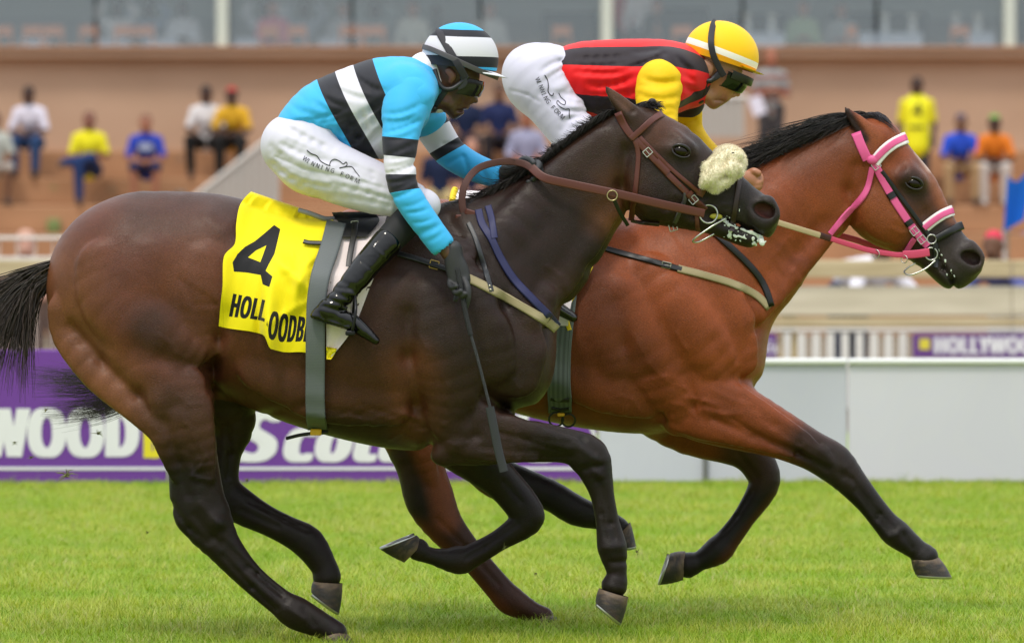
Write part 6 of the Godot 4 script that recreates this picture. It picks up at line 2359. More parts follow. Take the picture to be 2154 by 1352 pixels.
	m = MB.new()
	fl.mesh(0.0042, m)
	var wool_c := Color(0.95, 0.91, 0.78)
	var wl := mat(wool_c, 0.9)
	wl.rim_enabled = true
	wl.rim = 0.5
	relief(wl, noise_tex(0.05, 256, 5), 0.35, Vector3(16, 16, 16))
	var count := m.v.size()
	var hairs := MB.new()
	for k in 11000:
		var i := rng.randi() % count
		var nn := m.n[i]
		var q := m.v[i]
		var l := rng.randf_range(0.004, 0.009)
		var d := (nn + Vector3(rng.randf_range(-0.7, 0.7), rng.randf_range(-0.7, 0.7), rng.randf_range(-0.7, 0.7))).normalized()
		var d2 := (d + Vector3(rng.randf_range(-0.9, 0.9), rng.randf_range(-0.9, 0.9), rng.randf_range(-0.9, 0.9))).normalized()
		strand(hairs, PackedVector3Array([q - nn * 0.001, q + d * l * 0.6, q + d * l * 0.5 + d2 * l * 0.6]), 0.0008, Color(0.80, 0.70, 0.48).lerp(Color(0.90, 0.84, 0.68), rng.randf()))
	put(m, "fleece", wl, root)
	put(hairs, "wool", vmat(0.9, 0.2), root)
	# foam round the mouth
	root = thing("foam", "white foam on the dark bay's lips", "foam", on_skin(b, z, 1560, 490))
	m = MB.new()
	var froth := Body.new()
	var smear := [[1520, 462, 1534, 474, 5], [1534, 474, 1550, 480, 4], [1560, 482, 1580, 490, 3], [1580, 490, 1600, 500, 6], [1600, 502, 1604, 512, 7], [1536, 486, 1538, 500, 4], [1554, 496, 1570, 502, 2.5], [1556, 440, 1557, 462, 1.5]]
	for q: Array in [[1532, 470, 9], [1542, 478, 7], [1530, 460, 6], [1556, 478, 6], [1566, 486, 5], [1576, 490, 6], [1588, 496, 9], [1598, 504, 12], [1594, 512, 9], [1606, 502, 8], [1536, 492, 7], [1544, 498, 6], [1552, 500, 5], [1562, 506, 5], [1524, 462, 5], [1528, 500, 5], [1548, 486, 6], [1568, 494, 4], [1556, 455, 3], [1555, 445, 2]]:
		for k in 2:
			var px: float = q[0] + rng.randf_range(-1, 1) * q[2]
			var py: float = q[1] + rng.randf_range(-1, 1) * q[2]
			var w := on_skin(b, z, px, py, -0.001)
			var r: float = q[2] * rng.randf_range(0.15, 0.5)
			chain(froth, z, [[px, py, r, w.z - z, 0.5], [px + rng.randf_range(-1, 1) * r, py + rng.randf_range(0, 2) * r, r * 0.7, w.z - z, 0.5]], 3.0, false, 1)
	for q: Array in smear:
		var w := on_skin(b, z, q[0], q[1], -0.0015)
		var w2 := on_skin(b, z, q[2], q[3], -0.0015)
		chain(froth, z, [[q[0], q[1], q[4], w.z - z, 0.45], [q[2], q[3], q[4] * 0.8, w2.z - z, 0.45]], 4.0, false, 1)
	froth.mesh(0.0022, m)
	put(m, "froth", relief(mat(Color(0.83, 0.86, 0.81), 0.3, 0.0, 0.5), hoof_noise(), 0.15, Vector3(40, 40, 40)), root)
	# --- reins
	root = thing("reins", "brown leather reins looped from the gloved hand along the dark bay's neck", "reins", P(1200, 390, z + 0.12))
	m = MB.new()
	band_px(m, z, [[984, 466, 0.10], [972, 430, 0.10], [978, 388, 0.09], [1006, 354, 0.06], [1056, 340, 0.05], [1100, 344, 0.07], [1130, 362, 0.10]], 15, 0.005)
	put(m, "loop", relief(mat(Color(0.30, 0.15, 0.115), 0.5), hoof_noise(), 0.05, Vector3(40, 40, 40)), root)
	m = MB.new()
	band_px(m, z, [[1118, 352, 0.10], [1146, 374, 0.125], [1200, 387, 0.135], [1300, 408, 0.15], [1390, 429, 0.135], [1450, 442, 0.11], [1482, 449, 0.10]], 18, 0.005)
	band_px(m, z, [[1118, 352, -0.08], [1146, 374, -0.125], [1200, 387, -0.135], [1300, 408, -0.15], [1390, 429, -0.135], [1482, 449, -0.10]], 18, 0.005)
	put(m, "rein", brown, root)
	m = MB.new()
	for q: Array in [[970, 458, 0.02], [990, 448, -0.3], [982, 466, 0.3]]:
		var c := P(q[0], q[1], z + 0.105)
		m.box(c, Vector3(0.040, 0.022, 0.016), 0.004, Basis(Vector3(0, 0, 1), q[2]))
	put(m, "keeper", brown, root)
	m = MB.new()
	m.ring(P(1288, 411, z + 0.158), Vector3(1, 0, 0), Vector3(0, 1, 0), 10.5 * S(z), 0.0022)
	put(m, "martingale_ring", mat(Color(0.72, 0.66, 0.5), 0.3, 0.9), root)
	m = MB.new()
	band_px(m, z, [[1292, 420, 0.15], [1304, 446, 0.13], [1321, 474, 0.09]], 8, 0.004)
	put(m, "martingale_strap", leather(Color(0.035, 0.045, 0.04)), root)

var elastic: StandardMaterial3D

func build_far_tack() -> void:
	var b := far_body
	var z := FAR_Z
	var pink := relief(mat(Color(0.86, 0.34, 0.56), 0.45), hoof_noise(), 0.03, Vector3(22, 22, 22))
	var white := mat(Color(0.9, 0.88, 0.88), 0.45)
	var black := leather(Color(0.05, 0.05, 0.06))
	var root := thing("bridle", "pink bridle with white edged browband on the bright bay's head", "bridle", on_skin(b, z, 1880, 420))
	var m: MB
	for e: Array in [["headpiece", [[1802, 278], [1812, 305], [1826, 336]], 20, pink, 0.003], ["browband_edge", [[1840, 342], [1860, 318], [1884, 300], [1912, 288]], 24, white, 0.004], ["browband", [[1838, 340], [1860, 317], [1884, 299], [1912, 287]], 13, pink, 0.0075],
			["cheekpiece", [[1838, 336], [1852, 366], [1878, 414], [1912, 466], [1938, 500], [1954, 518]], 16, pink, 0.003], ["cheek_strap", [[1856, 360], [1884, 398], [1914, 438], [1938, 470], [1958, 496]], 9, black, 0.003],
			["throat_strap", [[1836, 352], [1826, 396], [1806, 426], [1776, 458], [1748, 492]], 12, pink, 0.004],
			["noseband_edge", [[1946, 480], [1966, 464], [1988, 450], [2010, 442]], 22, white, 0.003], ["noseband", [[1946, 480], [1966, 464], [1988, 450], [2011, 442]], 12, pink, 0.0068],
			["lower_cheek_strap", [[1926, 502], [1916, 518], [1906, 536]], 11, pink, 0.003], ["flash_strap", [[1968, 510], [1972, 534], [1970, 562]], 12, black, 0.004]]:
		m = MB.new()
		strap(b, z, e[1], e[2], 0.004, m, -1 if e[0] == "headpiece" else (1 if "band" in e[0] else 0), e[4])
		put(m, e[0], e[3], root)
	m = MB.new()
	m.ball(on_skin(b, z, 1838, 336, 0.004), Vector3(0.022, 0.018, 0.012))
	put(m, "knot", pink, root)
	m = MB.new()
	strap(b, z, [[1972, 502], [1990, 492], [2010, 482], [2031, 474]], 16, 0.014, m, 1, 0.002)
	put(m, "drop_noseband", black, root)
	m = MB.new()
	strap(b, z, [[1873, 405], [1880, 417]], 18, 0.007, m, 2, 0.003)
	strap(b, z, [[1910, 464], [1917, 474]], 17, 0.007, m, 2, 0.003)
	put(m, "keeper", black, root)
	for q: Array in [[1845, 348, 0.9], [1942, 504, 0.9], [1926, 486, 0.9]]:
		buckle(root, b, z, q[0], q[1], q[2], 7, 8, steel())
	root = thing("bit", "steel bit rings at the bright bay's mouth below the pink noseband", "bit", on_skin(b, z, 1963, 503))
	for s: float in [1.0, -1.0]:
		for q: Array in [[1963, 503, 9.5], [1962, 534, 13]]:
			m = MB.new()
			var c := on_skin(b, z, q[0], q[1], 0.010)
			c.z = z + (c.z - z) * s
			m.ring(c, Vector3(1, 0, 0), Vector3(0, 1, 0), q[2] * S(z), 0.0026)
			put(m, "ring", steel(), root)
	m = MB.new()
	tube_px(m, z, [[1968, 548, 0.07], [1946, 566, 0.08], [1916, 578, 0.08], [1903, 572, 0.06], [1912, 562, 0.04], [1926, 554, 0.03]], 0.003)
	put(m, "loop", steel(), root)
	root = thing("reins", "beige and pink reins of the bright bay running to its bit", "reins", P(1750, 500, z + 0.1))
	m = MB.new()
	band_px(m, z, [[1560, 440, 0.17], [1632, 466, 0.16], [1680, 481, 0.15], [1726, 495, 0.13]], 12, 0.006)
	put(m, "grip", mat(Color(0.72, 0.64, 0.50), 0.6), root)
	m = MB.new()
	band_px(m, z, [[1724, 494, 0.13], [1748, 502, 0.12]], 13, 0.007)
	put(m, "sleeve", leather(Color(0.25, 0.10, 0.10)), root)
	m = MB.new()
	band_px(m, z, [[1746, 501, 0.12], [1786, 514, 0.11], [1828, 526, 0.10], [1866, 533, 0.095], [1900, 536, 0.09], [1952, 530, 0.085]], 11, 0.005)
	band_px(m, z, [[1900, 536, 0.092], [1930, 534, 0.09], [1956, 530, 0.088]], 17, 0.006)
	band_px(m, z, [[1746, 490, -0.10], [1800, 504, -0.10], [1850, 520, -0.10], [1952, 530, -0.085]], 13, 0.005)
	put(m, "rein", relief(mat(Color(0.80, 0.26, 0.40), 0.45), hoof_noise(), 0.03, Vector3(22, 22, 22)), root)
	m = MB.new()
	m.ring(P(1843, 534, z + 0.10), Vector3(0.5, 0, 0.4).normalized(), Vector3(0, 1, 0), 9 * S(z), 0.0016)
	put(m, "ring", steel(), root)
	m = MB.new()
	m.ring(P(1903, 545, z + 0.095), Vector3(0.5, 0, 0.4).normalized(), Vector3(0, 1, 0), 8 * S(z), 0.0016)
	put(m, "ring", steel(), root)
	var rng := RandomNumberGenerator.new()
	rng.seed = 15
	root = thing("foam", "white foam down the bright bay's lips", "foam", on_skin(b, z, 1985, 555))
	m = MB.new()
	var froth := Body.new()
	var smear := [[1972, 524, 1978, 540, 3.5], [1978, 540, 1988, 552, 3], [1990, 556, 2002, 570, 2], [2004, 574, 2012, 592, 2]]
	for q: Array in [[1974, 530, 5], [1978, 540, 7], [1984, 548, 6], [1976, 550, 4], [1992, 560, 5], [2000, 568, 5], [2006, 578, 5], [2012, 590, 4], [2014, 600, 5], [1990, 580, 3], [1980, 570, 3], [1996, 574, 4]]:
		for k in 2:
			var px: float = q[0] + rng.randf_range(-1, 1) * q[2]
			var py: float = q[1] + rng.randf_range(-1, 1) * q[2]
			var w := on_skin(b, z, px, py, -0.001)
			var r: float = q[2] * rng.randf_range(0.15, 0.5)
			chain(froth, z, [[px, py, r, w.z - z, 0.5], [px + rng.randf_range(-1, 1) * r, py + rng.randf_range(0, 2) * r, r * 0.7, w.z - z, 0.5]], 3.0, false, 1)
	for q: Array in smear:
		var w := on_skin(b, z, q[0], q[1], -0.0015)
		var w2 := on_skin(b, z, q[2], q[3], -0.0015)
		chain(froth, z, [[q[0], q[1], q[4], w.z - z, 0.45], [q[2], q[3], q[4] * 0.8, w2.z - z, 0.45]], 4.0, false, 1)
	froth.mesh(0.0022, m)
	put(m, "froth", relief(mat(Color(0.83, 0.86, 0.81), 0.3, 0.0, 0.5), hoof_noise(), 0.15, Vector3(40, 40, 40)), root)
	# breastplate, neck strap, cloth and girth
	root = thing("breastplate", "black and beige breastplate with a steel buckle across the bright bay's shoulder", "breastplate", on_skin(b, z, 1440, 570))
	m = MB.new()
	strap(b, z, [[1240, 512], [1300, 530], [1360, 546], [1432, 566]], 11, 0.004, m, 0, 0.003)
	put(m, "strap", black, root)
	m = MB.new()
	strap(b, z, [[1424, 564], [1480, 578], [1540, 596], [1590, 620], [1618, 648]], 15, 0.004, m, 1, 0.002)
	put(m, "elastic", elastic, root)
	buckle(root, b, z, 1400, 557, 0.2, 9, 6, steel())
	root = thing("neck_strap", "black leather neck strap round the base of the bright bay's neck", "neck strap", on_skin(b, z, 1560, 540))
	m = MB.new()
	strap(b, z, [[1480, 470], [1520, 505], [1566, 548], [1596, 582], [1612, 612], [1622, 644]], 13, 0.005, m, 1, 0.004)
	put(m, "strap", black, root)
	m = MB.new()
	m.ring(P(1630, 630, z + 0.01), Vector3(1, 0, 0), Vector3(0, 1, 0), 8 * S(z), 0.0016)
	put(m, "ring", steel(), root)
	root = thing("number_cloth", "white saddle cloth with yellow binding on the bright bay, behind the dark bay's neck", "saddle cloth", on_skin(b, z, 1120, 540))
	var wav := func(u: float, v: float) -> float: return 0.012 * sin(u * 8.0 + v * 7.0) * v + 0.02 * smoothstep(0.9, 1.0, u)
	m = MB.new()
	draped(b, z, [[958, 398], [950, 440], [945, 520], [950, 600], [960, 680]], [[1160, 410], [1230, 470], [1242, 556], [1206, 620], [1194, 684]], 26, 30, 0.012, wav, Rect2(940, 390, 320, 320), m)
	put(m, "cloth", mat(Color(0.92, 0.89, 0.90), 0.7), root)
	m = MB.new()
	strap(b, z, [[1238, 500], [1243, 548], [1236, 572], [1210, 612], [1194, 640], [1190, 664], [1197, 692]], 9, 0.004, m, 2, 0.022)
	tube_px(m, z, [[957, 398, 0.03], [953, 410, 0.06], [951, 424, 0.09]], 0.012)
	put(m, "binding", mat(Color(0.90, 0.78, 0.06), 0.6), root)
	root = thing("girth", "grey webbing girth round the bright bay's belly with black buckle loops under it", "girth", on_skin(b, z, 1176, 760))
	m = MB.new()
	strap(b, z, [[1190, 600], [1180, 690], [1176, 740], [1175, 800], [1177, 840], [1178, 868]], 48, 0.006, m, 1, 0.016)
	var web := mat(Color.WHITE, 0.6)
	var wi := Image.create(64, 64, false, Image.FORMAT_RGB8)
	for y in 64:
		for x in 64:
			var v := 0.30 + 0.08 * float((x / 3) % 2) + 0.04 * float(y % 4 == 0)
			if x == 4 or x == 58:
				v = 0.55
			wi.set_pixel(x, y, Color(v * 0.92, v, v * 1.02))
	web.albedo_texture = ImageTexture.create_from_image(wi)
	web.uv1_scale = Vector3(1, 20, 1)
	put(m, "webbing", web, root)
	m = MB.new()
	strap(b, z, [[1158, 836], [1176, 839], [1196, 838]], 8, 0.006, m, 2, 0.02)
	strap(b, z, [[1160, 856], [1178, 860], [1196, 857]], 6, 0.006, m, 2, 0.02)
	for q: Array in [[1170, 882, 15], [1196, 884, 14]]:
		m.ring(P(q[0], q[1], z + 0.16), Vector3(1, 0, 0), Vector3(0, 1, 0.3).normalized(), q[2] * S(z), 0.0035)
	put(m, "girth_strap", black, root)
	m = MB.new()
	m.box(P(1180, 872, z + 0.17), Vector3(0.026, 0.012, 0.012), 0.003)
	put(m, "tag", mat(Color(0.85, 0.65, 0.08), 0.5), root)
# ---------------------------------------------------------------- riders
func mirrored(st: Array) -> Array:
	var r := []
	for q: Array in st:
		r.append([q[0], q[1], q[2], -q[3], q[4]])
	return r

# a soft body from chains [stations, smoothing], meshed
func soft(plane: float, cell: float, chains: Array, lines := [], carves := []) -> Array:
	var b := Body.new()
	for c: Array in chains:
		chain(b, plane, c[0], c[1])
	for c: Array in carves:
		chain(b, plane, c[0], c[1], true)
	for l: Array in lines:
		line(b, plane, l[0], l[1], l[2], l[3] if l.size() > 3 else -1.0, l[4] if l.size() > 4 else 1.0)
	var m := MB.new()
	b.mesh(cell, m)
	return [b, m]

func stripes(bands: Array) -> ImageTexture:      # [end, colour] from 0 to 1
	var im := Image.create(1024, 4, false, Image.FORMAT_RGB8)
	for x in 1024:
		var f := (x + 0.5) / 1024.0
		for q: Array in bands:
			if f <= q[0]:
				for y in 4:
					im.set_pixel(x, y, q[1])
				break
	return ImageTexture.create_from_image(im)

var weave: NoiseTexture2D
func fabric(c: Color, tex: Texture2D = null, crumple := 0.12) -> StandardMaterial3D:
	var m := mat(c, 0.6, 0.0, 0.35)
	if tex:
		m.albedo_texture = tex
		m.texture_repeat = false
	m.rim_enabled = true
	m.rim = 0.2
	if weave == null:
		var f := FastNoiseLite.new()
		f.seed = 31
		f.frequency = 0.012
		f.fractal_type = FastNoiseLite.FRACTAL_RIDGED
		f.fractal_octaves = 3
		f.domain_warp_enabled = true
		f.domain_warp_amplitude = 20.0
		weave = NoiseTexture2D.new()
		weave.width = 512
		weave.height = 512
		weave.seamless = true
		weave.noise = f
	if tex == null and crumple > 0.0:
		relief(m, weave, crumple, Vector3(2.2, 3.6, 2.2))
	return m

# a hand: palm and five fingers, each [stations]
func glove(plane: float, palm: Array, fingers: Array, cell := 0.0034) -> MB:
	var ch := [[palm, 6]]
	for f: Array in fingers:
		ch.append([f, 2.5])
	return soft(plane, cell, ch)[1]

# a fan of fine folds between two edges: [from, to] pairs blended, each line bowed
func folds(list: Array, a0: Vector2, a1: Vector2, b0: Vector2, b1: Vector2, n: int, w: float, depth: float, bow: float, rng: RandomNumberGenerator) -> void:
	for i in n:
		var t := (i + rng.randf_range(0.1, 0.9)) / n
		var p := a0.lerp(a1, t)
		var q := b0.lerp(b1, clampf(t + rng.randf_range(-0.12, 0.12), 0.0, 1.0))
		var s0 := rng.randf_range(0.0, 0.2)
		var s1 := rng.randf_range(0.75, 1.0)
		var d := q - p
		var o := Vector2(-d.y, d.x).normalized() * bow * rng.randf_range(0.4, 1.3)
		var pts := []
		for k in 6:
			var u := lerpf(s0, s1, k / 5.0)
			var x := p + d * u + o * sin(u * PI)
			pts.append([x.x, x.y])
		list.append([pts, w * rng.randf_range(0.8, 1.3), depth * rng.randf_range(0.5, 1.2)])

# letters set along a line on a body; pts are grid points of the base line
func print_on(b: Body, plane: float, text: String, pts: Array, cap: float, m: MB) -> void:
	var path := Curve2D.new()
	for i in pts.size():
		var p := Vector2(pts[i][0], pts[i][1])
		var t := (Vector2(pts[mini(i + 1, pts.size() - 1)][0], pts[mini(i + 1, pts.size() - 1)][1]) - Vector2(pts[maxi(i - 1, 0)][0], pts[maxi(i - 1, 0)][1])) / 6.0
		path.add_point(p, -t, t)
	var l := path.get_baked_length()
	for i in text.length():
		if text[i] == " ":
			continue
		var f := (i + 0.2) / text.length() * l
		var a := path.sample_baked(f)
		var d := (path.sample_baked(minf(f + 4.0, l)) - path.sample_baked(maxf(f - 4.0, 0.0))).normalized()
		var g := MB.new()
		letters(g, text[i], Vector3.ZERO, Vector3(1, 0, 0), Vector3(0, 1, 0), Vector3(0, 0, 1), cap, 0.95, 0.0, font("Droid Sans", 400), 0.0)
		var base := m.v.size()
		for q in g.v:
			var pp := a + d * q.x + Vector2(d.y, -d.x) * q.y
			m.vert(on_skin(b, plane, pp.x, pp.y, 0.0022), Vector3(0, 0, 1))
		for q in range(0, g.ix.size(), 3):
			m.tri(base + g.ix[q], base + g.ix[q + 1], base + g.ix[q + 2])

func stroke_on(b: Body, plane: float, pts: Array, r: float, m: MB) -> void:
	var p := PackedVector3Array()
	var rad := PackedFloat32Array()
	for i in pts.size() - 1:
		for k in 5:
			var t := k / 5.0
			var x := cubic_interpolate(pts[i][0], pts[i + 1][0], pts[maxi(i - 1, 0)][0], pts[mini(i + 2, pts.size() - 1)][0], t)
			var y := cubic_interpolate(pts[i][1], pts[i + 1][1], pts[maxi(i - 1, 0)][1], pts[mini(i + 2, pts.size() - 1)][1], t)
			p.append(on_skin(b, plane, x, y, 0.001))
			rad.append(r)
	p.append(on_skin(b, plane, pts[-1][0], pts[-1][1], 0.001))
	rad.append(r * 0.5)
	m.tube(p, rad, 5)

# a helmet: a half shell with a lower rim in its own frame. c centre, up and front unit vectors, half sizes
func helmet_shell(c: Vector3, up: Vector3, front: Vector3, rx: float, ry: float, rz: float, drop: float, m: MB) -> void:
	var side := front.cross(up).normalized()
	var rows := []
	for i in 17:
		var row := PackedVector3Array()
		var th := lerpf(0.02, PI * 0.5, minf(1.0, i / 13.0))
		for k in 40:
			var a := TAU * k / 40.0
			var f := cos(a)
			var s := sin(a)
			var y := cos(th) * ry
			var w := sin(th)
			if i > 13:
				var d := (i - 13) / 3.0
				y = -drop * d * (0.55 + 0.45 * (0.5 - 0.5 * f))
				w = 1.0 - 0.07 * d * (0.6 - 0.4 * f)
			row.append(c + up * y + front * f * w * rx + side * s * w * rz * (1.0 - 0.06 * f * f))
		rows.append(row)
	m.sheet(rows, true)

func build_near_jockey() -> void:
	var z := NEAR_Z
	var root := thing("person", "rider in light blue silks with black and white bands and white breeches, holding a whip", "person", P(740, 480, z))
	var skin := vmat(0.42, 0.5)
	var tone := Color(0.085, 0.036, 0.021)
	# --- body: head, neck, wrists in one figure (the rest is under the clothes)
	var r := soft(z, 0.0042, [
		[[[948, 122, 52, 0, 0.86], [962, 150, 47, 0, 0.9], [968, 182, 38, 0, 0.98], [964, 208, 28, 0, 1.05], [958, 230, 15, 0, 1.25]], 10],
		[[[906, 196, 40, 0, 0.9], [926, 178, 36, 0, 0.95], [940, 160, 38, 0, 0.95]], 14],
		[[[912, 212, 22, 0, 1.4], [936, 216, 18, 0, 1.9], [954, 233, 12, 0, 1.6]], 12],
		[[[984, 184, 12, 0, 0.9], [993, 202, 9, 0, 1.0], [999, 211, 7, 0, 1.3]], 7],
		[[[990, 214, 5.5, 0.012, 1.0], [984, 214, 6, 0.016, 1.0]], 4], [[[990, 214, 5.5, -0.012, 1.0], [984, 214, 6, -0.016, 1.0]], 4],
		[[[980, 224, 6.5, 0, 2.6], [974, 227, 6.5, 0.012, 2.0]], 4], [[[970, 236, 6.5, 0, 2.4], [966, 238, 6, 0.01, 2.0]], 4],
		[[[956, 240, 9, 0, 1.6]], 8],
		[[[980, 196, 14, 0.034, 1.0]], 12], [[[980, 196, 14, -0.034, 1.0]], 12],
		[[[944, 150, 9, 0.078, 0.5], [952, 160, 9, 0.080, 0.5], [948, 172, 6, 0.076, 0.5]], 4], [[[944, 150, 9, -0.078, 0.5], [952, 160, 9, -0.080, 0.5], [948, 172, 6, -0.076, 0.5]], 4],
		[[[860, 200, 22, 0.17, 0.9], [842, 300, 20, 0.26, 0.9], [848, 392, 18, 0.315, 0.9], [905, 470, 18, 0.328, 0.85], [944, 532, 17, 0.335, 0.8]], 5], [[[885, 220, 22, -0.17, 0.9], [915, 276, 20, -0.22, 0.9], [944, 318, 18, -0.235, 0.9], [1010, 360, 17, -0.17, 0.85], [1072, 370, 16, -0.09, 0.8]], 5], [[[640, 290, 34, 0, 1.4], [742, 240, 44, 0, 1.3], [860, 190, 40, 0, 1.6], [906, 190, 34, 0, 1.0]], 14], [[[640, 300, 30, 0.08, 1.0], [720, 370, 30, 0.14, 1.0], [885, 430, 20, 0.215, 0.9], [806, 518, 16, 0.29, 0.9], [710, 632, 14, 0.34, 0.9]], 14], [[[640, 300, 30, -0.08, 1.0], [720, 370, 30, -0.14, 1.0], [885, 430, 20, -0.215, 0.9], [806, 518, 16, -0.29, 0.9], [710, 632, 14, -0.34, 0.9]], 14],
	], [[[[962, 231], [978, 230]], 2.5, 3.5], [[[972, 206], [966, 222]], 4, 2.0]], [[[[948, 160, 5, 0.092, 0.7]], 3], [[[948, 160, 5, -0.092, 0.7]], 3]])
	var m: MB = r[1]
	paint(m, z, tone, [[975, 228, 970, 238, 9, Color(0.075, 0.026, 0.022), 0.9], [985, 200, 1000, 210, 14, Color(0.11, 0.05, 0.03), 0.6], [948, 158, 950, 166, 10, Color(0.13, 0.05, 0.03), 0.7], [960, 240, 945, 235, 14, Color(0.05, 0.025, 0.018), 0.6]])
	put(m, "body", skin, root)
	# --- collar
	m = soft(z, 0.006, [[[[896, 150, 42, 0, 1.05], [914, 186, 38, 0, 1.05], [922, 212, 26, 0, 1.2]], 10]], [[[[905, 140], [926, 215]], 6, 3], [[[916, 170], [930, 190]], 4, 3]])[1]
	put(m, "collar", fabric(Color(0.90, 0.89, 0.91)), root)
	# --- jersey
	var blue := Color(0.235, 0.68, 0.90)
	var blk := Color(0.135, 0.135, 0.165)
	var wht := Color(0.83, 0.82, 0.86)
	var jr := RandomNumberGenerator.new()
	jr.seed = 9
	var jf := []
	folds(jf, Vector2(590, 250), Vector2(660, 300), Vector2(740, 225), Vector2(790, 300), 8, 6.0, 2.2, 10.0, jr)
	folds(jf, Vector2(680, 300), Vector2(780, 315), Vector2(830, 190), Vector2(850, 250), 6, 8.0, 3.0, -8.0, jr)
	folds(jf, Vector2(620, 230), Vector2(760, 150), Vector2(700, 250), Vector2(830, 190), 6, 7.0, 2.0, 6.0, jr)
	folds(jf, Vector2(830, 140), Vector2(880, 122), Vector2(880, 190), Vector2(920, 170), 4, 8.0, 1.2, 4.0, jr)
	folds(jf, Vector2(880, 230), Vector2(900, 250), Vector2(930, 190), Vector2(940, 220), 3, 8.0, 1.6, 3.0, jr)
	r = soft(z, 0.0055, [
		[[[628, 262, 46, 0, 2.1], [680, 242, 72, 0, 1.55], [742, 230, 88, 0, 1.3], [808, 214, 94, 0, 1.28], [858, 192, 72, 0, 1.65], [882, 182, 50, 0, 1.35]], 20],
		[[[860, 196, 54, 0.17, 0.9], [868, 214, 50, 0.20, 0.85]], 40], [[[872, 206, 52, -0.17, 0.9], [895, 246, 44, -0.20, 0.85]], 40],
		[[[742, 288, 40, 0, 2.0], [800, 300, 34, 0, 2.0]], 30],
	], jf)
	m = r[1]
	for i in m.v.size():
		var q := m.v[i]
		var px := q.x / S(z) + 1077.0
		var py := 482.0 - (q.y - CAM_Y) / S(z)
		var f := px - (py - 163.0) * 0.4545 + 6.0 * sin((py - 120.0) * 0.02)
		m.uv[i] = Vector2((f - 500.0) / 500.0, 0.5)
	put(m, "jersey", fabric(Color.WHITE, stripes([[(670.0 - 500) / 500, blue], [(714.0 - 500) / 500, blk], [(757.0 - 500) / 500, wht], [(802.0 - 500) / 500, blk], [1.01, blue]])), root)
	# --- sleeves
	var arm := [[862, 206, 52, 0.19, 0.9], [850, 236, 48, 0.225, 0.9], [842, 290, 39, 0.265, 0.95], [841, 344, 34, 0.295, 0.95], [848, 392, 32, 0.315, 0.95], [872, 436, 31, 0.325, 0.9], [906, 484, 29, 0.33, 0.9], [927, 512, 28, 0.33, 0.85]]
	var sf := []
	folds(sf, Vector2(800, 235), Vector2(806, 300), Vector2(890, 215), Vector2(884, 275), 6, 6.0, 3.0, 12.0, jr)
	folds(sf, Vector2(808, 320), Vector2(820, 420), Vector2(876, 300), Vector2(884, 390), 8, 5.0, 2.4, 6.0, jr)
	folds(sf, Vector2(840, 430), Vector2(900, 520), Vector2(895, 420), Vector2(945, 490), 6, 5.0, 1.6, 5.0, jr)
	r = soft(z, 0.005, [[arm, 8]], sf, [[[[936, 524, 22, 0.33, 0.85], [950, 544, 26, 0.33, 0.9]], 3]])
	m = r[1]
	for i in m.v.size():
		var q := m.v[i]
		var py := 482.0 - (q.y - CAM_Y) / S(z + 0.25)
		var px := q.x / S(z + 0.25) + 1077.0
		m.uv[i] = Vector2((py + (px - 845.0) * (-0.10 if py < 350 else 0.28 * minf(1.0, (py - 350.0) / 50.0) - 0.1) - 200.0) / 340.0, 0.5)
	put(m, "sleeve", fabric(Color.WHITE, stripes([[91.0 / 340, blue], [130.0 / 340, blk], [167.0 / 340, wht], [202.0 / 340, blk], [1.01, blue]])), root)
	var arm2 := [[890, 240, 40, -0.20, 0.9], [915, 276, 37, -0.225, 0.9], [944, 318, 34, -0.24, 0.95], [985, 346, 31, -0.21, 0.95], [1024, 362, 28, -0.16, 0.9], [1050, 372, 27, -0.12, 0.85]]
	r = soft(z, 0.0052, [[arm2, 8]], [[[[930, 300], [965, 300]], 5, 5], [[[975, 330], [985, 365]], 5, 4], [[[1010, 350], [1030, 385]], 5, 3], [[[940, 340], [970, 325]], 5, 4]], [[[[1064, 370, 21, -0.11, 0.9], [1084, 374, 26, -0.09, 0.9]], 3]])
	m = r[1]
	for i in m.v.size():
		var q := m.v[i]
		var px := q.x / S(z - 0.22) + 1077.0
		var py := 482.0 - (q.y - CAM_Y) / S(z - 0.22)
		m.uv[i] = Vector2(((px - 895.0) * 0.5 + (py - 245.0) * 0.87 + 40.0) / 220.0, 0.5)
	put(m, "sleeve", fabric(Color.WHITE, stripes([[22.0 / 220, blue], [73.0 / 220, blk], [112.0 / 220, wht], [132.0 / 220, blk], [1.01, blue]])), root)
	# --- breeches
	var thigh := [[622, 312, 58, 0.09, 1.2], [662, 344, 67, 0.12, 1.0], [720, 370, 62, 0.15, 0.95], [790, 396, 55, 0.18, 0.9], [850, 416, 43, 0.205, 0.9], [893, 432, 32, 0.215, 0.9]]
	var rng := RandomNumberGenerator.new()
	rng.seed = 5
	var creased := []
	folds(creased, Vector2(700, 330), Vector2(640, 425), Vector2(900, 415), Vector2(850, 450), 7, 6.5, 2.4, -8.0, rng)
	folds(creased, Vector2(575, 290), Vector2(560, 340), Vector2(700, 330), Vector2(690, 425), 5, 7.0, 2.2, 14.0, rng)
	folds(creased, Vector2(830, 370), Vector2(900, 400), Vector2(830, 450), Vector2(890, 455), 4, 6.0, 2.4, 4.0, rng)
	folds(creased, Vector2(600, 255), Vector2(580, 300), Vector2(720, 318), Vector2(720, 345), 4, 6.0, 2.2, 4.0, rng)
	creased.append([[[580, 330], [640, 356], [720, 372], [820, 398]], 3.0, 1.8])
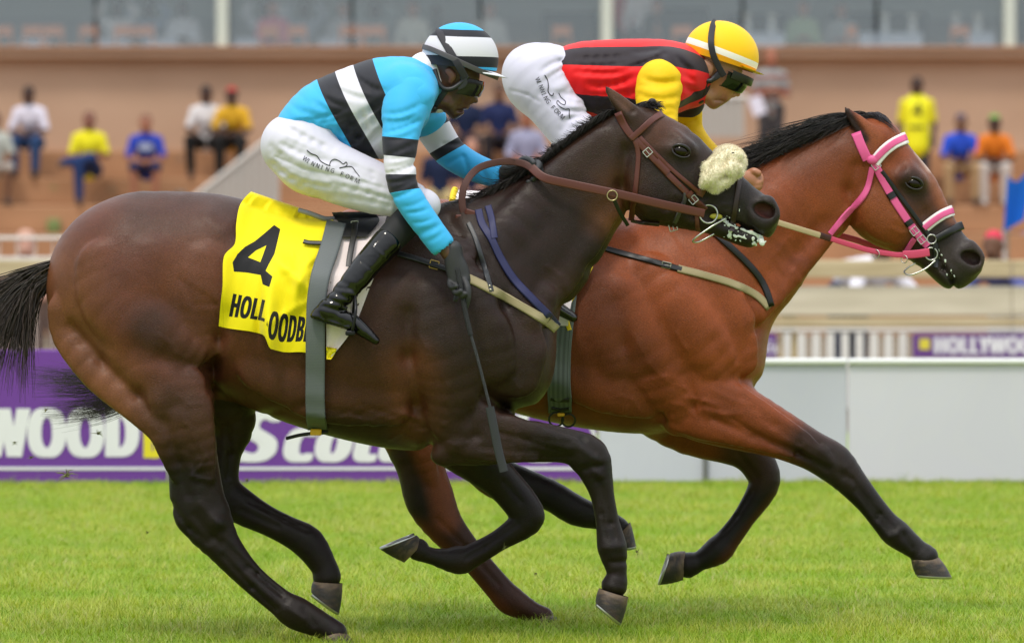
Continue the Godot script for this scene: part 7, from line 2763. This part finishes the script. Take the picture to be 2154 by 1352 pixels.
	r = soft(z, 0.0048, [
		[[[610, 300, 60, 0, 1.9], [640, 286, 56, 0, 2.0], [676, 276, 44, 0, 2.2]], 20], [[[608, 312, 56, 0.07, 1.3], [640, 340, 60, 0.12, 1.1]], 20], [[[608, 312, 56, -0.07, 1.3], [640, 340, 60, -0.12, 1.1]], 20],
		[thigh, 20], [mirrored(thigh), 20], [[[893, 432, 32, 0.215, 0.9], [872, 452, 35, 0.228, 0.9]], 8], [[[893, 432, 32, -0.215, 0.9], [872, 452, 35, -0.228, 0.9]], 8],
	], creased)
	var bb: Body = r[0]
	put(r[1], "breeches", fabric(Color(0.81, 0.80, 0.85), null, 0.0), root)
	m = MB.new()
	print_on(bb, z + 0.2, "WINNING FORM", [[631, 333], [652, 347], [680, 358], [706, 366], [730, 376], [752, 386]], 9.5, m)
	stroke_on(bb, z + 0.2, [[643, 315], [652, 322], [664, 327], [672, 338], [684, 345], [693, 348]], 0.0016, m)
	stroke_on(bb, z + 0.2, [[691, 347], [694, 338], [702, 334], [712, 338], [720, 344], [726, 340], [728, 346], [722, 350], [712, 352]], 0.0014, m)
	stroke_on(bb, z + 0.2, [[712, 353], [724, 350], [738, 350], [746, 360], [755, 371]], 0.0014, m)
	put(m, "emblem", mat(Color(0.08, 0.08, 0.11), 0.6), root)
	# --- legging and boots
	var shine := mat(Color(0.022, 0.022, 0.024), 0.13, 0.0, 0.5)
	for s: float in [1.0, -1.0]:
		m = soft(z, 0.006, [[[[878, 444, 33, 0.226 * s, 0.85], [848, 474, 33, 0.256 * s, 0.85], [806, 518, 30, 0.29 * s, 0.85]], 6]])[1]
		put(m, "legging", mat(Color(0.055, 0.055, 0.065), 0.7), root)
		m = soft(z, 0.005, [[[[814, 510, 32, 0.285 * s, 0.85], [776, 552, 29, 0.312 * s, 0.85], [738, 600, 27, 0.336 * s, 0.85], [708, 636, 25, 0.345 * s, 0.85], [690, 650, 23, 0.345 * s, 0.85]], 8],
				[[[668, 660, 13, 0.345 * s, 1.0], [700, 662, 20, 0.345 * s, 0.9], [738, 676, 18, 0.35 * s, 1.0], [768, 698, 14, 0.355 * s, 1.2], [790, 716, 9, 0.36 * s, 1.3]], 10],
				[[[658, 664, 6, 0.345 * s, 2.2], [700, 679, 6, 0.345 * s, 3.0], [734, 690, 6, 0.35 * s, 3.0]], 5]],
			[[[[700, 610], [752, 632]], 5, 3], [[[690, 626], [730, 640], [756, 640]], 4, 3.5], [[[684, 642], [720, 652], [748, 652]], 4, 3], [[[720, 590], [770, 612]], 6, 2.5], [[[712, 604], [740, 606], [760, 620]], 4, 2.5], [[[786, 516], [826, 554]], 2.0, -1.6], [[[660, 672], [730, 694]], 2.2, 2.0], [[[762, 548], [798, 576]], 1.6, 1.4], [[[676, 655], [690, 672]], 2.0, 1.4]])[1]
		put(m, "boot", relief(shine, noise_tex(0.012, 128, 3), 0.25, Vector3(6, 6, 6)) if s > 0 else shine, root)
	# --- gloves
	var gl := mat(Color(0.15, 0.152, 0.16), 0.55)
	relief(gl, hoof_noise(), 0.06, Vector3(30, 30, 30))
	m = glove(z, [[954, 524, 18, 0.330, 1.0], [955, 545, 21, 0.335, 0.8], [962, 568, 24, 0.340, 0.6], [967, 588, 23, 0.345, 0.55]], [
		[[976, 588, 8.5, 0.355, 0.9], [983, 606, 8, 0.375, 0.9], [984, 626, 7, 0.380, 0.9], [980, 646, 5.5, 0.375, 0.9]],
		[[966, 594, 8.5, 0.350, 0.9], [968, 612, 8, 0.375, 0.9], [972, 622, 7, 0.390, 0.9], [979, 618, 5.5, 0.402, 0.9]],
		[[957, 590, 8, 0.340, 0.9], [955, 606, 7.5, 0.365, 0.9], [960, 616, 6.5, 0.390, 0.9], [969, 612, 5.5, 0.402, 0.9]],
		[[950, 582, 7.5, 0.330, 0.9], [946, 594, 6.5, 0.350, 0.9], [950, 604, 6, 0.375, 0.9], [960, 602, 5, 0.395, 0.9]],
		[[962, 572, 9, 0.315, 0.9], [966, 596, 8, 0.312, 0.9], [962, 616, 7, 0.320, 0.9], [958, 630, 5.5, 0.330, 0.9]]])
	put(m, "glove", gl, root)
	m = glove(z, [[1066, 361, 17, -0.080, 0.9], [1082, 359, 19, -0.060, 0.8], [1098, 357, 21, -0.040, 0.75]], [
		[[1106, 347, 9, -0.025, 0.9], [1122, 341, 8.5, 0.010, 0.9], [1134, 347, 8, 0.060, 0.9], [1128, 359, 7, 0.090, 0.9]],
		[[1108, 355, 9, -0.030, 0.9], [1126, 351, 8.5, 0.005, 0.9], [1138, 359, 8, 0.055, 0.9], [1130, 369, 7, 0.085, 0.9]],
		[[1106, 365, 8.5, -0.035, 0.9], [1122, 365, 8, 0.000, 0.9], [1132, 371, 7.5, 0.050, 0.9], [1122, 377, 6.5, 0.075, 0.9]],
		[[1100, 373, 8, -0.040, 0.9], [1114, 377, 7.5, -0.010, 0.9], [1122, 381, 6.5, 0.040, 0.9], [1112, 383, 6, 0.065, 0.9]],
		[[1090, 347, 9.5, -0.040, 0.9], [1102, 336, 8.5, 0.000, 0.9], [1114, 337, 7.5, 0.050, 0.9], [1122, 343, 6.5, 0.080, 0.9]]])
	put(m, "glove", gl, root)
	# --- helmet
	var up := Vector3(-0.13, 0.99, 0).normalized()
	var fr := Vector3(0.99, 0.13, 0).normalized()
	fr = Vector3(cos(-0.17), sin(-0.17), 0)
	up = Vector3(sin(0.17), cos(0.17), 0)
	var hc := P(968, 122, z)
	var k := S(z)
	m = MB.new()
	helmet_shell(hc, up, fr, 81 * k, 75 * k, 66 * k, 26 * k, m)
	for i in m.v.size():
		var py := 482.0 - (m.v[i].y - CAM_Y) / k
		var px := m.v[i].x / k + 1077.0
		m.uv[i] = Vector2((py - 0.06 * (px - 968.0) * (1.0 if px < 968 else 0.2) - 40.0) / 130.0, 0.5)
	put(m, "helmet", fabric(Color.WHITE, stripes([[24.0 / 130, blue], [39.0 / 130, blk], [80.0 / 130, wht], [102.0 / 130, blk], [1.01, blue]])), root)
	m = MB.new()
	var rows := []
	for e in 5:
		var row := PackedVector3Array()
		for i in 17:
			var a := -1.0 + 2.0 * i / 16.0
			var inn := hc - up * (20 * k) + fr * cos(a) * 76 * k + Vector3(0, 0, 1) * sin(a) * 62 * k
			var out := inn + fr * (30 * k * cos(a * 1.1)) - up * (5.0 * k) + Vector3(0, 0, 1) * sin(a) * 4 * k
			var q := inn.lerp(out, [0.0, 0.6, 1.0, 0.6, 0.0][e])
			row.append(q + up * ([3.0, 2.0, 0.0, -1.5, -1.0][e] * k))
		rows.append(row)
	m.sheet(rows)
	put(m, "peak", mat(Color(0.90, 0.90, 0.92), 0.4), root)
	var strapm := mat(Color(0.115, 0.11, 0.14), 0.6)
	m = MB.new()
	for s: float in [1.0, -1.0]:
		band_px(m, z, [[924, 60, 0.02 * s], [926, 72, 0.062 * s], [944, 104, 0.099 * s], [962, 134, 0.112 * s], [978, 162, 0.100 * s]], 15, 0.003)
	put(m, "helmet_band", strapm, root)
	m = MB.new()
	for s: float in [1.0, -1.0]:
		band_px(m, z, [[889, 98, 0.02 * s], [906, 103, 0.074 * s], [950, 122, 0.110 * s], [1000, 145, 0.098 * s], [1036, 159, 0.058 * s], [1048, 164, 0.0]], 11, 0.003)
	put(m, "goggle_band", mat(Color(0.28, 0.27, 0.28), 0.5), root)
	m = MB.new()
	m.col = Color(0.012, 0.012, 0.014)
	rows = []
	for e in 5:
		var row := PackedVector3Array()
		for i in 17:
			var a := -1.45 + 2.9 * i / 16.0
			var base := P(962, 178, z) + fr * (cos(a) * 55 * k) + Vector3(0, 0, sin(a) * 0.088)
			row.append(base + up * ([16.0, 15.0, 0.0, -17.0, -20.0][e] * k) + fr * ([-3.0, 1.0, 2.0, -3.0, -8.0][e] * k))
		rows.append(row)
	m.sheet(rows)
	put(m, "goggles", vmat(0.08, 0.4), root)
	m = MB.new()
	for s: float in [1.0, -1.0]:
		tube_px(m, z, [[914, 146, 0.074 * s], [922, 172, 0.084 * s], [934, 186, 0.088 * s], [952, 186, 0.088 * s], [972, 172, 0.084 * s], [984, 160, 0.080 * s]], 0.0085)
		band_px(m, z, [[940, 188, 0.086 * s], [926, 206, 0.074 * s], [912, 226, 0.045 * s]], 12, 0.005)
		band_px(m, z, [[974, 160, 0.088 * s], [976, 176, 0.088 * s], [962, 184, 0.088 * s]], 14, 0.005)
	m.ball(P(913, 228, z + 0.04), Vector3(0.013, 0.012, 0.02))
	put(m, "harness", leather(Color(0.13, 0.135, 0.145)), root)
	# --- stirrups and whip
	for s: float in [1.0, -1.0]:
		var st := thing("stirrup", ["dark stirrup iron round the rider in blue's near boot", "dark stirrup iron on the hidden side of the dark bay"][0 if s > 0 else 1], "stirrup", P(738, 680, z + 0.35 * s))
		m = MB.new()
		tube_px(m, z, [[738, 560, 0.335 * s], [736, 610, 0.335 * s]], 0.007)
		put(m, "leather", leather(Color(0.04, 0.04, 0.045)), st)
		m = MB.new()
		tube_px(m, z, [[746, 618, 0.345 * s], [748, 650, 0.40 * s], [742, 690, 0.405 * s], [738, 700, 0.38 * s]], 0.0055)
		tube_px(m, z, [[746, 618, 0.345 * s], [744, 650, 0.30 * s], [740, 690, 0.30 * s], [738, 700, 0.32 * s]], 0.0055)
		m.box(P(737, 700, z + 0.352 * s), Vector3(0.032, 0.016, 0.11), 0.004)
		put(m, "iron", mat(Color(0.13, 0.13, 0.135), 0.35, 0.6), st)
	var wh := thing("whip", "black whip with a padded flap held down in the gloved hand", "whip", P(1000, 760, z + 0.34))
	m = MB.new()
	tube_px(m, z, [[962, 566, 0.375], [970, 610, 0.385], [980, 662, 0.390], [990, 704, 0.395]], 0.0085)
	put(m, "grip", relief(mat(Color(0.10, 0.105, 0.115), 0.55), hoof_noise(), 0.2, Vector3(40, 90, 40)), wh)
	m = MB.new()
	tube_px(m, z, [[989, 700, 0.395], [1004, 752, 0.400], [1018, 806, 0.405], [1032, 862, 0.410]], 0.0052)
	put(m, "shaft", relief(mat(Color(0.20, 0.205, 0.215), 0.5), hoof_noise(), 0.25, Vector3(20, 120, 20)), wh)
	m = MB.new()
	band_px(m, z, [[1030, 856, 0.410], [1038, 896, 0.413], [1048, 946, 0.416], [1060, 992, 0.420]], 18, 0.011)
	put(m, "flap", leather(Color(0.15, 0.155, 0.165)), wh)

func build_far_jockey() -> void:
	var z := FAR_Z
	var root := thing("person", "rider in red and black striped silks with yellow sleeves and a yellow helmet", "person", P(1240, 480, z))
	var tone := Color(0.56, 0.27, 0.155)
	var r := soft(z, 0.0044, [
		[[[1505, 110, 50, 0, 0.88], [1516, 138, 47, 0, 0.9], [1520, 168, 37, 0, 0.98], [1512, 194, 27, 0, 1.05], [1503, 212, 14, 0, 1.25]], 10],
		[[[1448, 168, 38, 0, 0.95], [1472, 158, 34, 0, 1.0], [1496, 148, 36, 0, 0.95]], 14],
		[[[1466, 186, 20, 0, 1.6], [1484, 198, 16, 0, 2.0], [1500, 214, 11, 0, 1.7]], 12],
		[[[1540, 174, 11, 0, 0.9], [1548, 188, 9, 0, 1.0], [1552, 197, 6.5, 0, 1.3]], 7],
		[[[1543, 200, 5.5, 0.012, 1.0], [1536, 200, 6, 0.016, 1.0]], 4], [[[1543, 200, 5.5, -0.012, 1.0], [1536, 200, 6, -0.016, 1.0]], 4],
		[[[1530, 206, 6, 0, 2.6], [1524, 207, 6, 0.012, 2.0]], 4], [[[1516, 214, 6.5, 0, 2.4], [1512, 216, 6, 0.01, 2.0]], 4],
		[[[1502, 218, 9, 0, 1.6]], 8],
		[[[1532, 180, 14, 0.034, 1.0]], 12], [[[1532, 180, 14, -0.034, 1.0]], 12],
		[[[1486, 134, 10, 0.078, 0.5], [1494, 142, 10, 0.080, 0.5], [1492, 156, 6, 0.076, 0.5]], 4], [[[1486, 134, 10, -0.078, 0.5], [1494, 142, 10, -0.080, 0.5], [1492, 156, 6, -0.076, 0.5]], 4],
		[[[1390, 170, 22, 0.17, 0.9], [1388, 240, 20, 0.24, 0.9], [1396, 282, 19, 0.26, 0.9], [1430, 316, 18, 0.265, 0.9], [1500, 352, 18, 0.24, 0.85], [1562, 376, 17, 0.20, 0.8]], 5], [[[1424, 190, 22, -0.17, 0.9], [1446, 272, 19, -0.235, 0.9], [1520, 348, 17, -0.2, 0.85], [1590, 374, 16, -0.12, 0.8]], 5], [[[1140, 150, 34, 0, 1.4], [1236, 166, 40, 0, 1.3], [1390, 164, 40, 0, 1.6], [1450, 168, 32, 0, 1.0]], 14], [[[1130, 168, 30, 0.08, 1.0], [1200, 268, 28, 0.17, 1.0], [1288, 398, 18, 0.245, 0.9], [1218, 490, 16, 0.31, 0.9], [1124, 606, 14, 0.345, 0.9]], 14], [[[1130, 168, 30, -0.08, 1.0], [1200, 268, 28, -0.17, 1.0], [1288, 398, 18, -0.245, 0.9], [1218, 490, 16, -0.31, 0.9], [1124, 606, 14, -0.345, 0.9]], 14],
		# bare hands closed on the reins
		[[[1562, 376, 17, 0.20, 0.8], [1580, 380, 20, 0.185, 0.8]], 6], [[[1590, 374, 17, -0.12, 0.8], [1606, 380, 19, -0.10, 0.8]], 6],
		[[[1586, 368, 9, 0.175, 0.9], [1598, 370, 8, 0.18, 0.9], [1600, 382, 7, 0.195, 0.9], [1592, 386, 6, 0.20, 0.9]], 3], [[[1584, 378, 9, 0.172, 0.9], [1597, 382, 8, 0.178, 0.9], [1598, 392, 7, 0.195, 0.9], [1589, 394, 6, 0.20, 0.9]], 3],
		[[[1580, 388, 8, 0.17, 0.9], [1592, 393, 7.5, 0.178, 0.9], [1592, 402, 6.5, 0.193, 0.9], [1584, 402, 6, 0.20, 0.9]], 3], [[[1574, 394, 7.5, 0.172, 0.9], [1585, 402, 7, 0.18, 0.9], [1584, 409, 6, 0.192, 0.9], [1577, 408, 5, 0.198, 0.9]], 3],
		[[[1576, 366, 9, 0.185, 0.9], [1586, 360, 8, 0.20, 0.9], [1596, 364, 7, 0.205, 0.9]], 3],
	], [[[[1506, 209], [1526, 210]], 2.5, 3.2], [[[1524, 190], [1516, 204]], 4, 2.0]], [[[[1490, 144, 5, 0.092, 0.7]], 3], [[[1490, 144, 5, -0.092, 0.7]], 3]])
	var m: MB = r[1]
	paint(m, z, tone, [[1526, 207, 1514, 216, 8, Color(0.33, 0.12, 0.08), 0.8], [1510, 212, 1500, 222, 15, Color(0.27, 0.135, 0.085), 0.7], [1490, 140, 1492, 150, 10, Color(0.44, 0.20, 0.13), 0.7], [1545, 196, 1552, 198, 10, Color(0.46, 0.21, 0.13), 0.6], [1560, 376, 1606, 392, 44, Color(0.36, 0.145, 0.075), 0.9]])
	put(m, "body", vmat(0.42, 0.5), root)
	var red := Color(0.90, 0.09, 0.10)
	var blk := Color(0.15, 0.115, 0.14)
	var yel := Color(0.93, 0.76, 0.05)
	var jr := RandomNumberGenerator.new()
	jr.seed = 19
	var jf := []
	folds(jf, Vector2(1190, 110), Vector2(1250, 230), Vector2(1330, 110), Vector2(1345, 215), 9, 6.0, 2.2, 8.0, jr)
	folds(jf, Vector2(1320, 100), Vector2(1340, 240), Vector2(1420, 95), Vector2(1380, 130), 5, 7.0, 2.4, 6.0, jr)
	folds(jf, Vector2(1420, 105), Vector2(1436, 180), Vector2(1460, 140), Vector2(1470, 200), 4, 6.0, 2.0, 4.0, jr)
	r = soft(z, 0.0058, [
		[[[1190, 150, 50, 0, 1.9], [1236, 166, 80, 0, 1.4], [1312, 170, 88, 0, 1.3], [1384, 166, 84, 0, 1.4], [1430, 158, 66, 0, 1.6], [1452, 160, 50, 0, 1.3]], 20],
		[[[1396, 166, 50, 0.15, 0.9], [1392, 180, 48, 0.165, 0.85]], 40], [[[1416, 170, 54, -0.17, 0.9], [1440, 210, 44, -0.20, 0.85]], 40],
		[[[1260, 206, 40, 0, 2.0], [1340, 214, 40, 0, 2.0]], 30], [[[1440, 176, 40, 0, 1.3], [1462, 196, 28, 0, 1.4]], 20],
	], jf)
	m = r[1]
	for i in m.v.size():
		var q := m.v[i]
		var px := q.x / S(z) + 1077.0
		var py := 482.0 - (q.y - CAM_Y) / S(z)
		var dy := (155.0 + 0.04 * (px - 1300.0)) - py
		var dz := absf(q.z - z) / S(z)
		m.uv[i] = Vector2(0.5 + atan2(dy * 1.15, dz) / PI, 0.5)
	put(m, "jersey", fabric(Color.WHITE, stripes([[0.20, red], [0.335, blk], [0.545, red], [0.735, blk], [1.01, red]])), root)
	var arm := [[1388, 174, 50, 0.190, 0.95], [1385, 200, 49, 0.215, 0.9], [1386, 240, 41, 0.245, 0.95], [1396, 282, 35, 0.26, 0.95], [1430, 316, 32, 0.265, 0.9], [1486, 344, 28, 0.25, 0.9], [1536, 366, 24, 0.225, 0.85]]
	var arm2 := [[1434, 206, 42, -0.20, 0.9], [1440, 240, 38, -0.225, 0.9], [1448, 280, 34, -0.24, 0.95], [1490, 330, 30, -0.22, 0.9], [1556, 362, 25, -0.16, 0.85]]
	var sf := []
	folds(sf, Vector2(1338, 150), Vector2(1350, 260), Vector2(1434, 150), Vector2(1424, 255), 6, 8.0, 2.4, 12.0, jr)
	m = soft(z, 0.0052, [[arm, 8]], sf, [[[[1552, 372, 19, 0.21, 0.9], [1576, 382, 24, 0.19, 0.9]], 3]])[1]
	put(m, "sleeve", fabric(yel), root)
	m = soft(z, 0.006, [[arm2, 8]], [[[[1415, 246], [1440, 258], [1466, 248]], 6, 4]])[1]
	put(m, "sleeve", fabric(yel), root)
	# breeches
	var thigh := [[1128, 168, 66, 0.09, 1.1], [1160, 210, 60, 0.13, 1.0], [1200, 268, 52, 0.17, 0.95], [1240, 326, 46, 0.21, 0.9], [1276, 376, 38, 0.238, 0.9], [1292, 400, 31, 0.245, 0.9]]
	var creased := []
	folds(creased, Vector2(1190, 120), Vector2(1260, 250), Vector2(1120, 150), Vector2(1190, 300), 9, 6.4, 1.7, 6.0, jr)
	folds(creased, Vector2(1130, 190), Vector2(1200, 300), Vector2(1240, 205), Vector2(1262, 280), 7, 6.0, 1.9, -4.0, jr)
	folds(creased, Vector2(1160, 100), Vector2(1190, 130), Vector2(1210, 200), Vector2(1240, 220), 5, 5.0, 1.8, 4.0, jr)
	creased.append([[[1074, 190], [1110, 200], [1135, 215]], 3.0, 1.6])
	r = soft(z, 0.0052, [
		[[[1118, 154, 56, 0, 1.9], [1150, 136, 46, 0, 2.2], [1190, 150, 46, 0, 2.2]], 20], [[[1118, 152, 58, 0.07, 1.3], [1130, 176, 62, 0.10, 1.1]], 20], [[[1118, 152, 58, -0.07, 1.3], [1130, 176, 62, -0.10, 1.1]], 20],
		[thigh, 20], [mirrored(thigh), 20]],
		creased)
	var bb: Body = r[0]
	put(r[1], "breeches", fabric(Color(0.81, 0.80, 0.86), null, 0.0), root)
	m = MB.new()
	print_on(bb, z + 0.2, "WINNING FORM", [[1125, 162], [1134, 182], [1143, 204], [1154, 220], [1166, 234], [1182, 250]], 9.5, m)
	stroke_on(bb, z + 0.2, [[1146, 156], [1152, 166], [1154, 180], [1153, 190], [1158, 198], [1163, 199], [1165, 194]], 0.0016, m)
	stroke_on(bb, z + 0.2, [[1176, 194], [1180, 202], [1185, 207], [1190, 212], [1188, 219], [1180, 216], [1174, 210], [1172, 216], [1180, 224], [1190, 229]], 0.0014, m)
	stroke_on(bb, z + 0.2, [[1190, 229], [1198, 228], [1198, 238], [1200, 249]], 0.0014, m)
	put(m, "emblem", mat(Color(0.08, 0.08, 0.11), 0.6), root)
	var shine := mat(Color(0.03, 0.03, 0.032), 0.14, 0.0, 0.6)
	for s: float in [1.0, -1.0]:
		m = soft(z, 0.008, [[[[1290, 402, 32, 0.247 * s, 0.9], [1262, 436, 31, 0.275 * s, 0.85], [1218, 490, 29, 0.31 * s, 0.85], [1160, 556, 26, 0.34 * s, 0.85], [1128, 600, 24, 0.345 * s, 0.85], [1110, 616, 21, 0.345 * s, 0.9]], 8], [[[1098, 622, 13, 0.345 * s, 1.0], [1130, 626, 19, 0.345 * s, 1.0], [1170, 646, 15, 0.35 * s, 1.2], [1206, 668, 10, 0.355 * s, 1.3]], 8]])[1]
		put(m, "boot", shine, root)
	# helmet
	var fr := Vector3(cos(-0.36), sin(-0.36), 0)
	var up := Vector3(sin(0.36), cos(0.36), 0)
	var hc := P(1518, 116, z)
	var k := S(z)
	m = MB.new()
	helmet_shell(hc, up, fr, 80 * k, 72 * k, 66 * k, 18 * k, m)
	for i in m.v.size():
		var q := (m.v[i] - hc).dot(up) / k
		m.uv[i] = Vector2((q + 40.0) / 120.0, 0.5)
	put(m, "helmet", fabric(Color.WHITE, stripes([[38.0 / 120, Color(0.95, 0.66, 0.05)], [51.0 / 120, Color(0.95, 0.93, 0.88)], [1.01, Color(0.985, 0.77, 0.07)]])), root)
	m = MB.new()
	var rows := []
	for e in 5:
		var row := PackedVector3Array()
		for i in 17:
			var a := -1.0 + 2.0 * i / 16.0
			var inn := hc - up * (10 * k) + fr * cos(a) * 75 * k + Vector3(0, 0, 1) * sin(a) * 62 * k
			var out := inn + fr * (24 * k * cos(a * 1.1)) + up * (3.0 * k) + Vector3(0, 0, 1) * sin(a) * 4 * k
			var q := inn.lerp(out, [0.0, 0.6, 1.0, 0.6, 0.0][e])
			row.append(q + up * ([2.5, 1.5, 0.0, -1.5, -1.5][e] * k))
		rows.append(row)
	m.sheet(rows)
	put(m, "peak", mat(Color(0.96, 0.74, 0.06), 0.4), root)
	m = MB.new()
	for s: float in [1.0, -1.0]:
		band_px(m, z, [[1506, 43, 0.01 * s], [1500, 54, 0.062 * s], [1496, 84, 0.106 * s], [1500, 112, 0.113 * s], [1512, 140, 0.103 * s], [1524, 160, 0.092 * s]], 13, 0.003)
	put(m, "helmet_band", mat(Color(0.12, 0.11, 0.14), 0.6), root)
	m = MB.new()
	rows = []
	for e in 5:
		var row := PackedVector3Array()
		for i in 17:
			var a := -1.45 + 2.9 * i / 16.0
			var base := P(1518, 164, z) + fr * (cos(a) * 55 * k) + Vector3(0, 0, sin(a) * 0.088)
			row.append(base + up * ([17.0, 16.0, 0.0, -15.0, -18.0][e] * k) + fr * ([-3.0, 1.0, 2.0, -3.0, -8.0][e] * k))
		rows.append(row)
	m.sheet(rows)
	m.col = Color(1, 1, 1)
	put(m, "goggles", mat(Color(0.04, 0.075, 0.04), 0.08, 0.0, 0.4), root)
	m = MB.new()
	rows = []
	for e in 4:
		var row := PackedVector3Array()
		for i in 17:
			var a := -1.35 + 2.7 * i / 16.0
			var base := P(1524, 152, z) + fr * (cos(a) * 62 * k) + Vector3(0, 0, sin(a) * 0.094)
			row.append(base + up * ([9.0, 8.0, -8.0, -9.0][e] * k) + fr * ([-4.0, 2.0, 2.0, -4.0][e] * k))
		rows.append(row)
	m.sheet(rows)
	put(m, "goggle_frame", mat(Color(0.06, 0.06, 0.065), 0.4), root)
	m = MB.new()
	for s: float in [1.0, -1.0]:
		tube_px(m, z, [[1462, 128, 0.074 * s], [1466, 150, 0.084 * s], [1478, 166, 0.088 * s], [1494, 170, 0.088 * s], [1506, 160, 0.085 * s], [1516, 148, 0.082 * s]], 0.0095)
		band_px(m, z, [[1486, 170, 0.088 * s], [1478, 194, 0.076 * s], [1468, 212, 0.045 * s]], 11, 0.005)
		band_px(m, z, [[1520, 150, 0.092 * s], [1510, 160, 0.092 * s], [1500, 166, 0.09 * s]], 12, 0.005)
	m.ball(P(1470, 211, z + 0.035), Vector3(0.020, 0.014, 0.024))
	put(m, "harness", leather(Color(0.12, 0.12, 0.135)), root)
func _ready() -> void:
	var cam := Camera3D.new()
	cam.name = "camera"
	add_child(cam)
	cam.position = Vector3(0, CAM_Y, CAM_Z)
	var lens := CameraAttributesPhysical.new()
	lens.frustum_focal_length = 220.0
	lens.frustum_focus_distance = 20.2
	lens.exposure_aperture = 4.5
	lens.frustum_near = 0.5
	lens.frustum_far = 900.0
	cam.attributes = lens
	cam.projection = Camera3D.PROJECTION_FRUSTUM
	cam.near = 0.5
	cam.far = 900.0
	cam.size = 2.0 * cam.near * 676.0 / F
	cam.frustum_offset = Vector2(0.0, -(676.0 - 482.0) / F * cam.near)
	cam.current = true

	var env := Environment.new()
	env.background_mode = Environment.BG_SKY
	var sky := Sky.new()
	var sm := ProceduralSkyMaterial.new()
	sm.sky_top_color = Color(0.95, 0.97, 1.0)
	sm.sky_horizon_color = Color(0.56, 0.58, 0.60)
	sm.sky_curve = 0.55
	sm.sky_energy_multiplier = 1.25
	sm.ground_bottom_color = Color(0.30, 0.34, 0.22)
	sm.ground_horizon_color = Color(0.55, 0.58, 0.52)
	sm.sun_angle_max = 1.0
	sky.sky_material = sm
	env.sky = sky
	env.tonemap_mode = Environment.TONE_MAPPER_LINEAR
	env.tonemap_exposure = 1.2
	env.sdfgi_enabled = true
	env.ssao_enabled = true
	env.ssil_enabled = true
	var we := WorldEnvironment.new()
	we.name = "world_environment"
	we.environment = env
	add_child(we)
	var sun := DirectionalLight3D.new()
	sun.name = "sun"
	sun.light_energy = 0.5
	sun.light_color = Color(1.0, 0.97, 0.92)
	sun.light_angular_distance = 10.0
	sun.shadow_enabled = true
	sun.rotation_degrees = Vector3(-62, -24, 0)
	add_child(sun)

	var t0 := Time.get_ticks_msec()
	build_ground()
	build_background()
	build_near_horse()
	build_far_horse()
	build_near_tack()
	build_far_tack()
	build_near_jockey()
	build_far_jockey()
	build_clods()
	build_spectators()
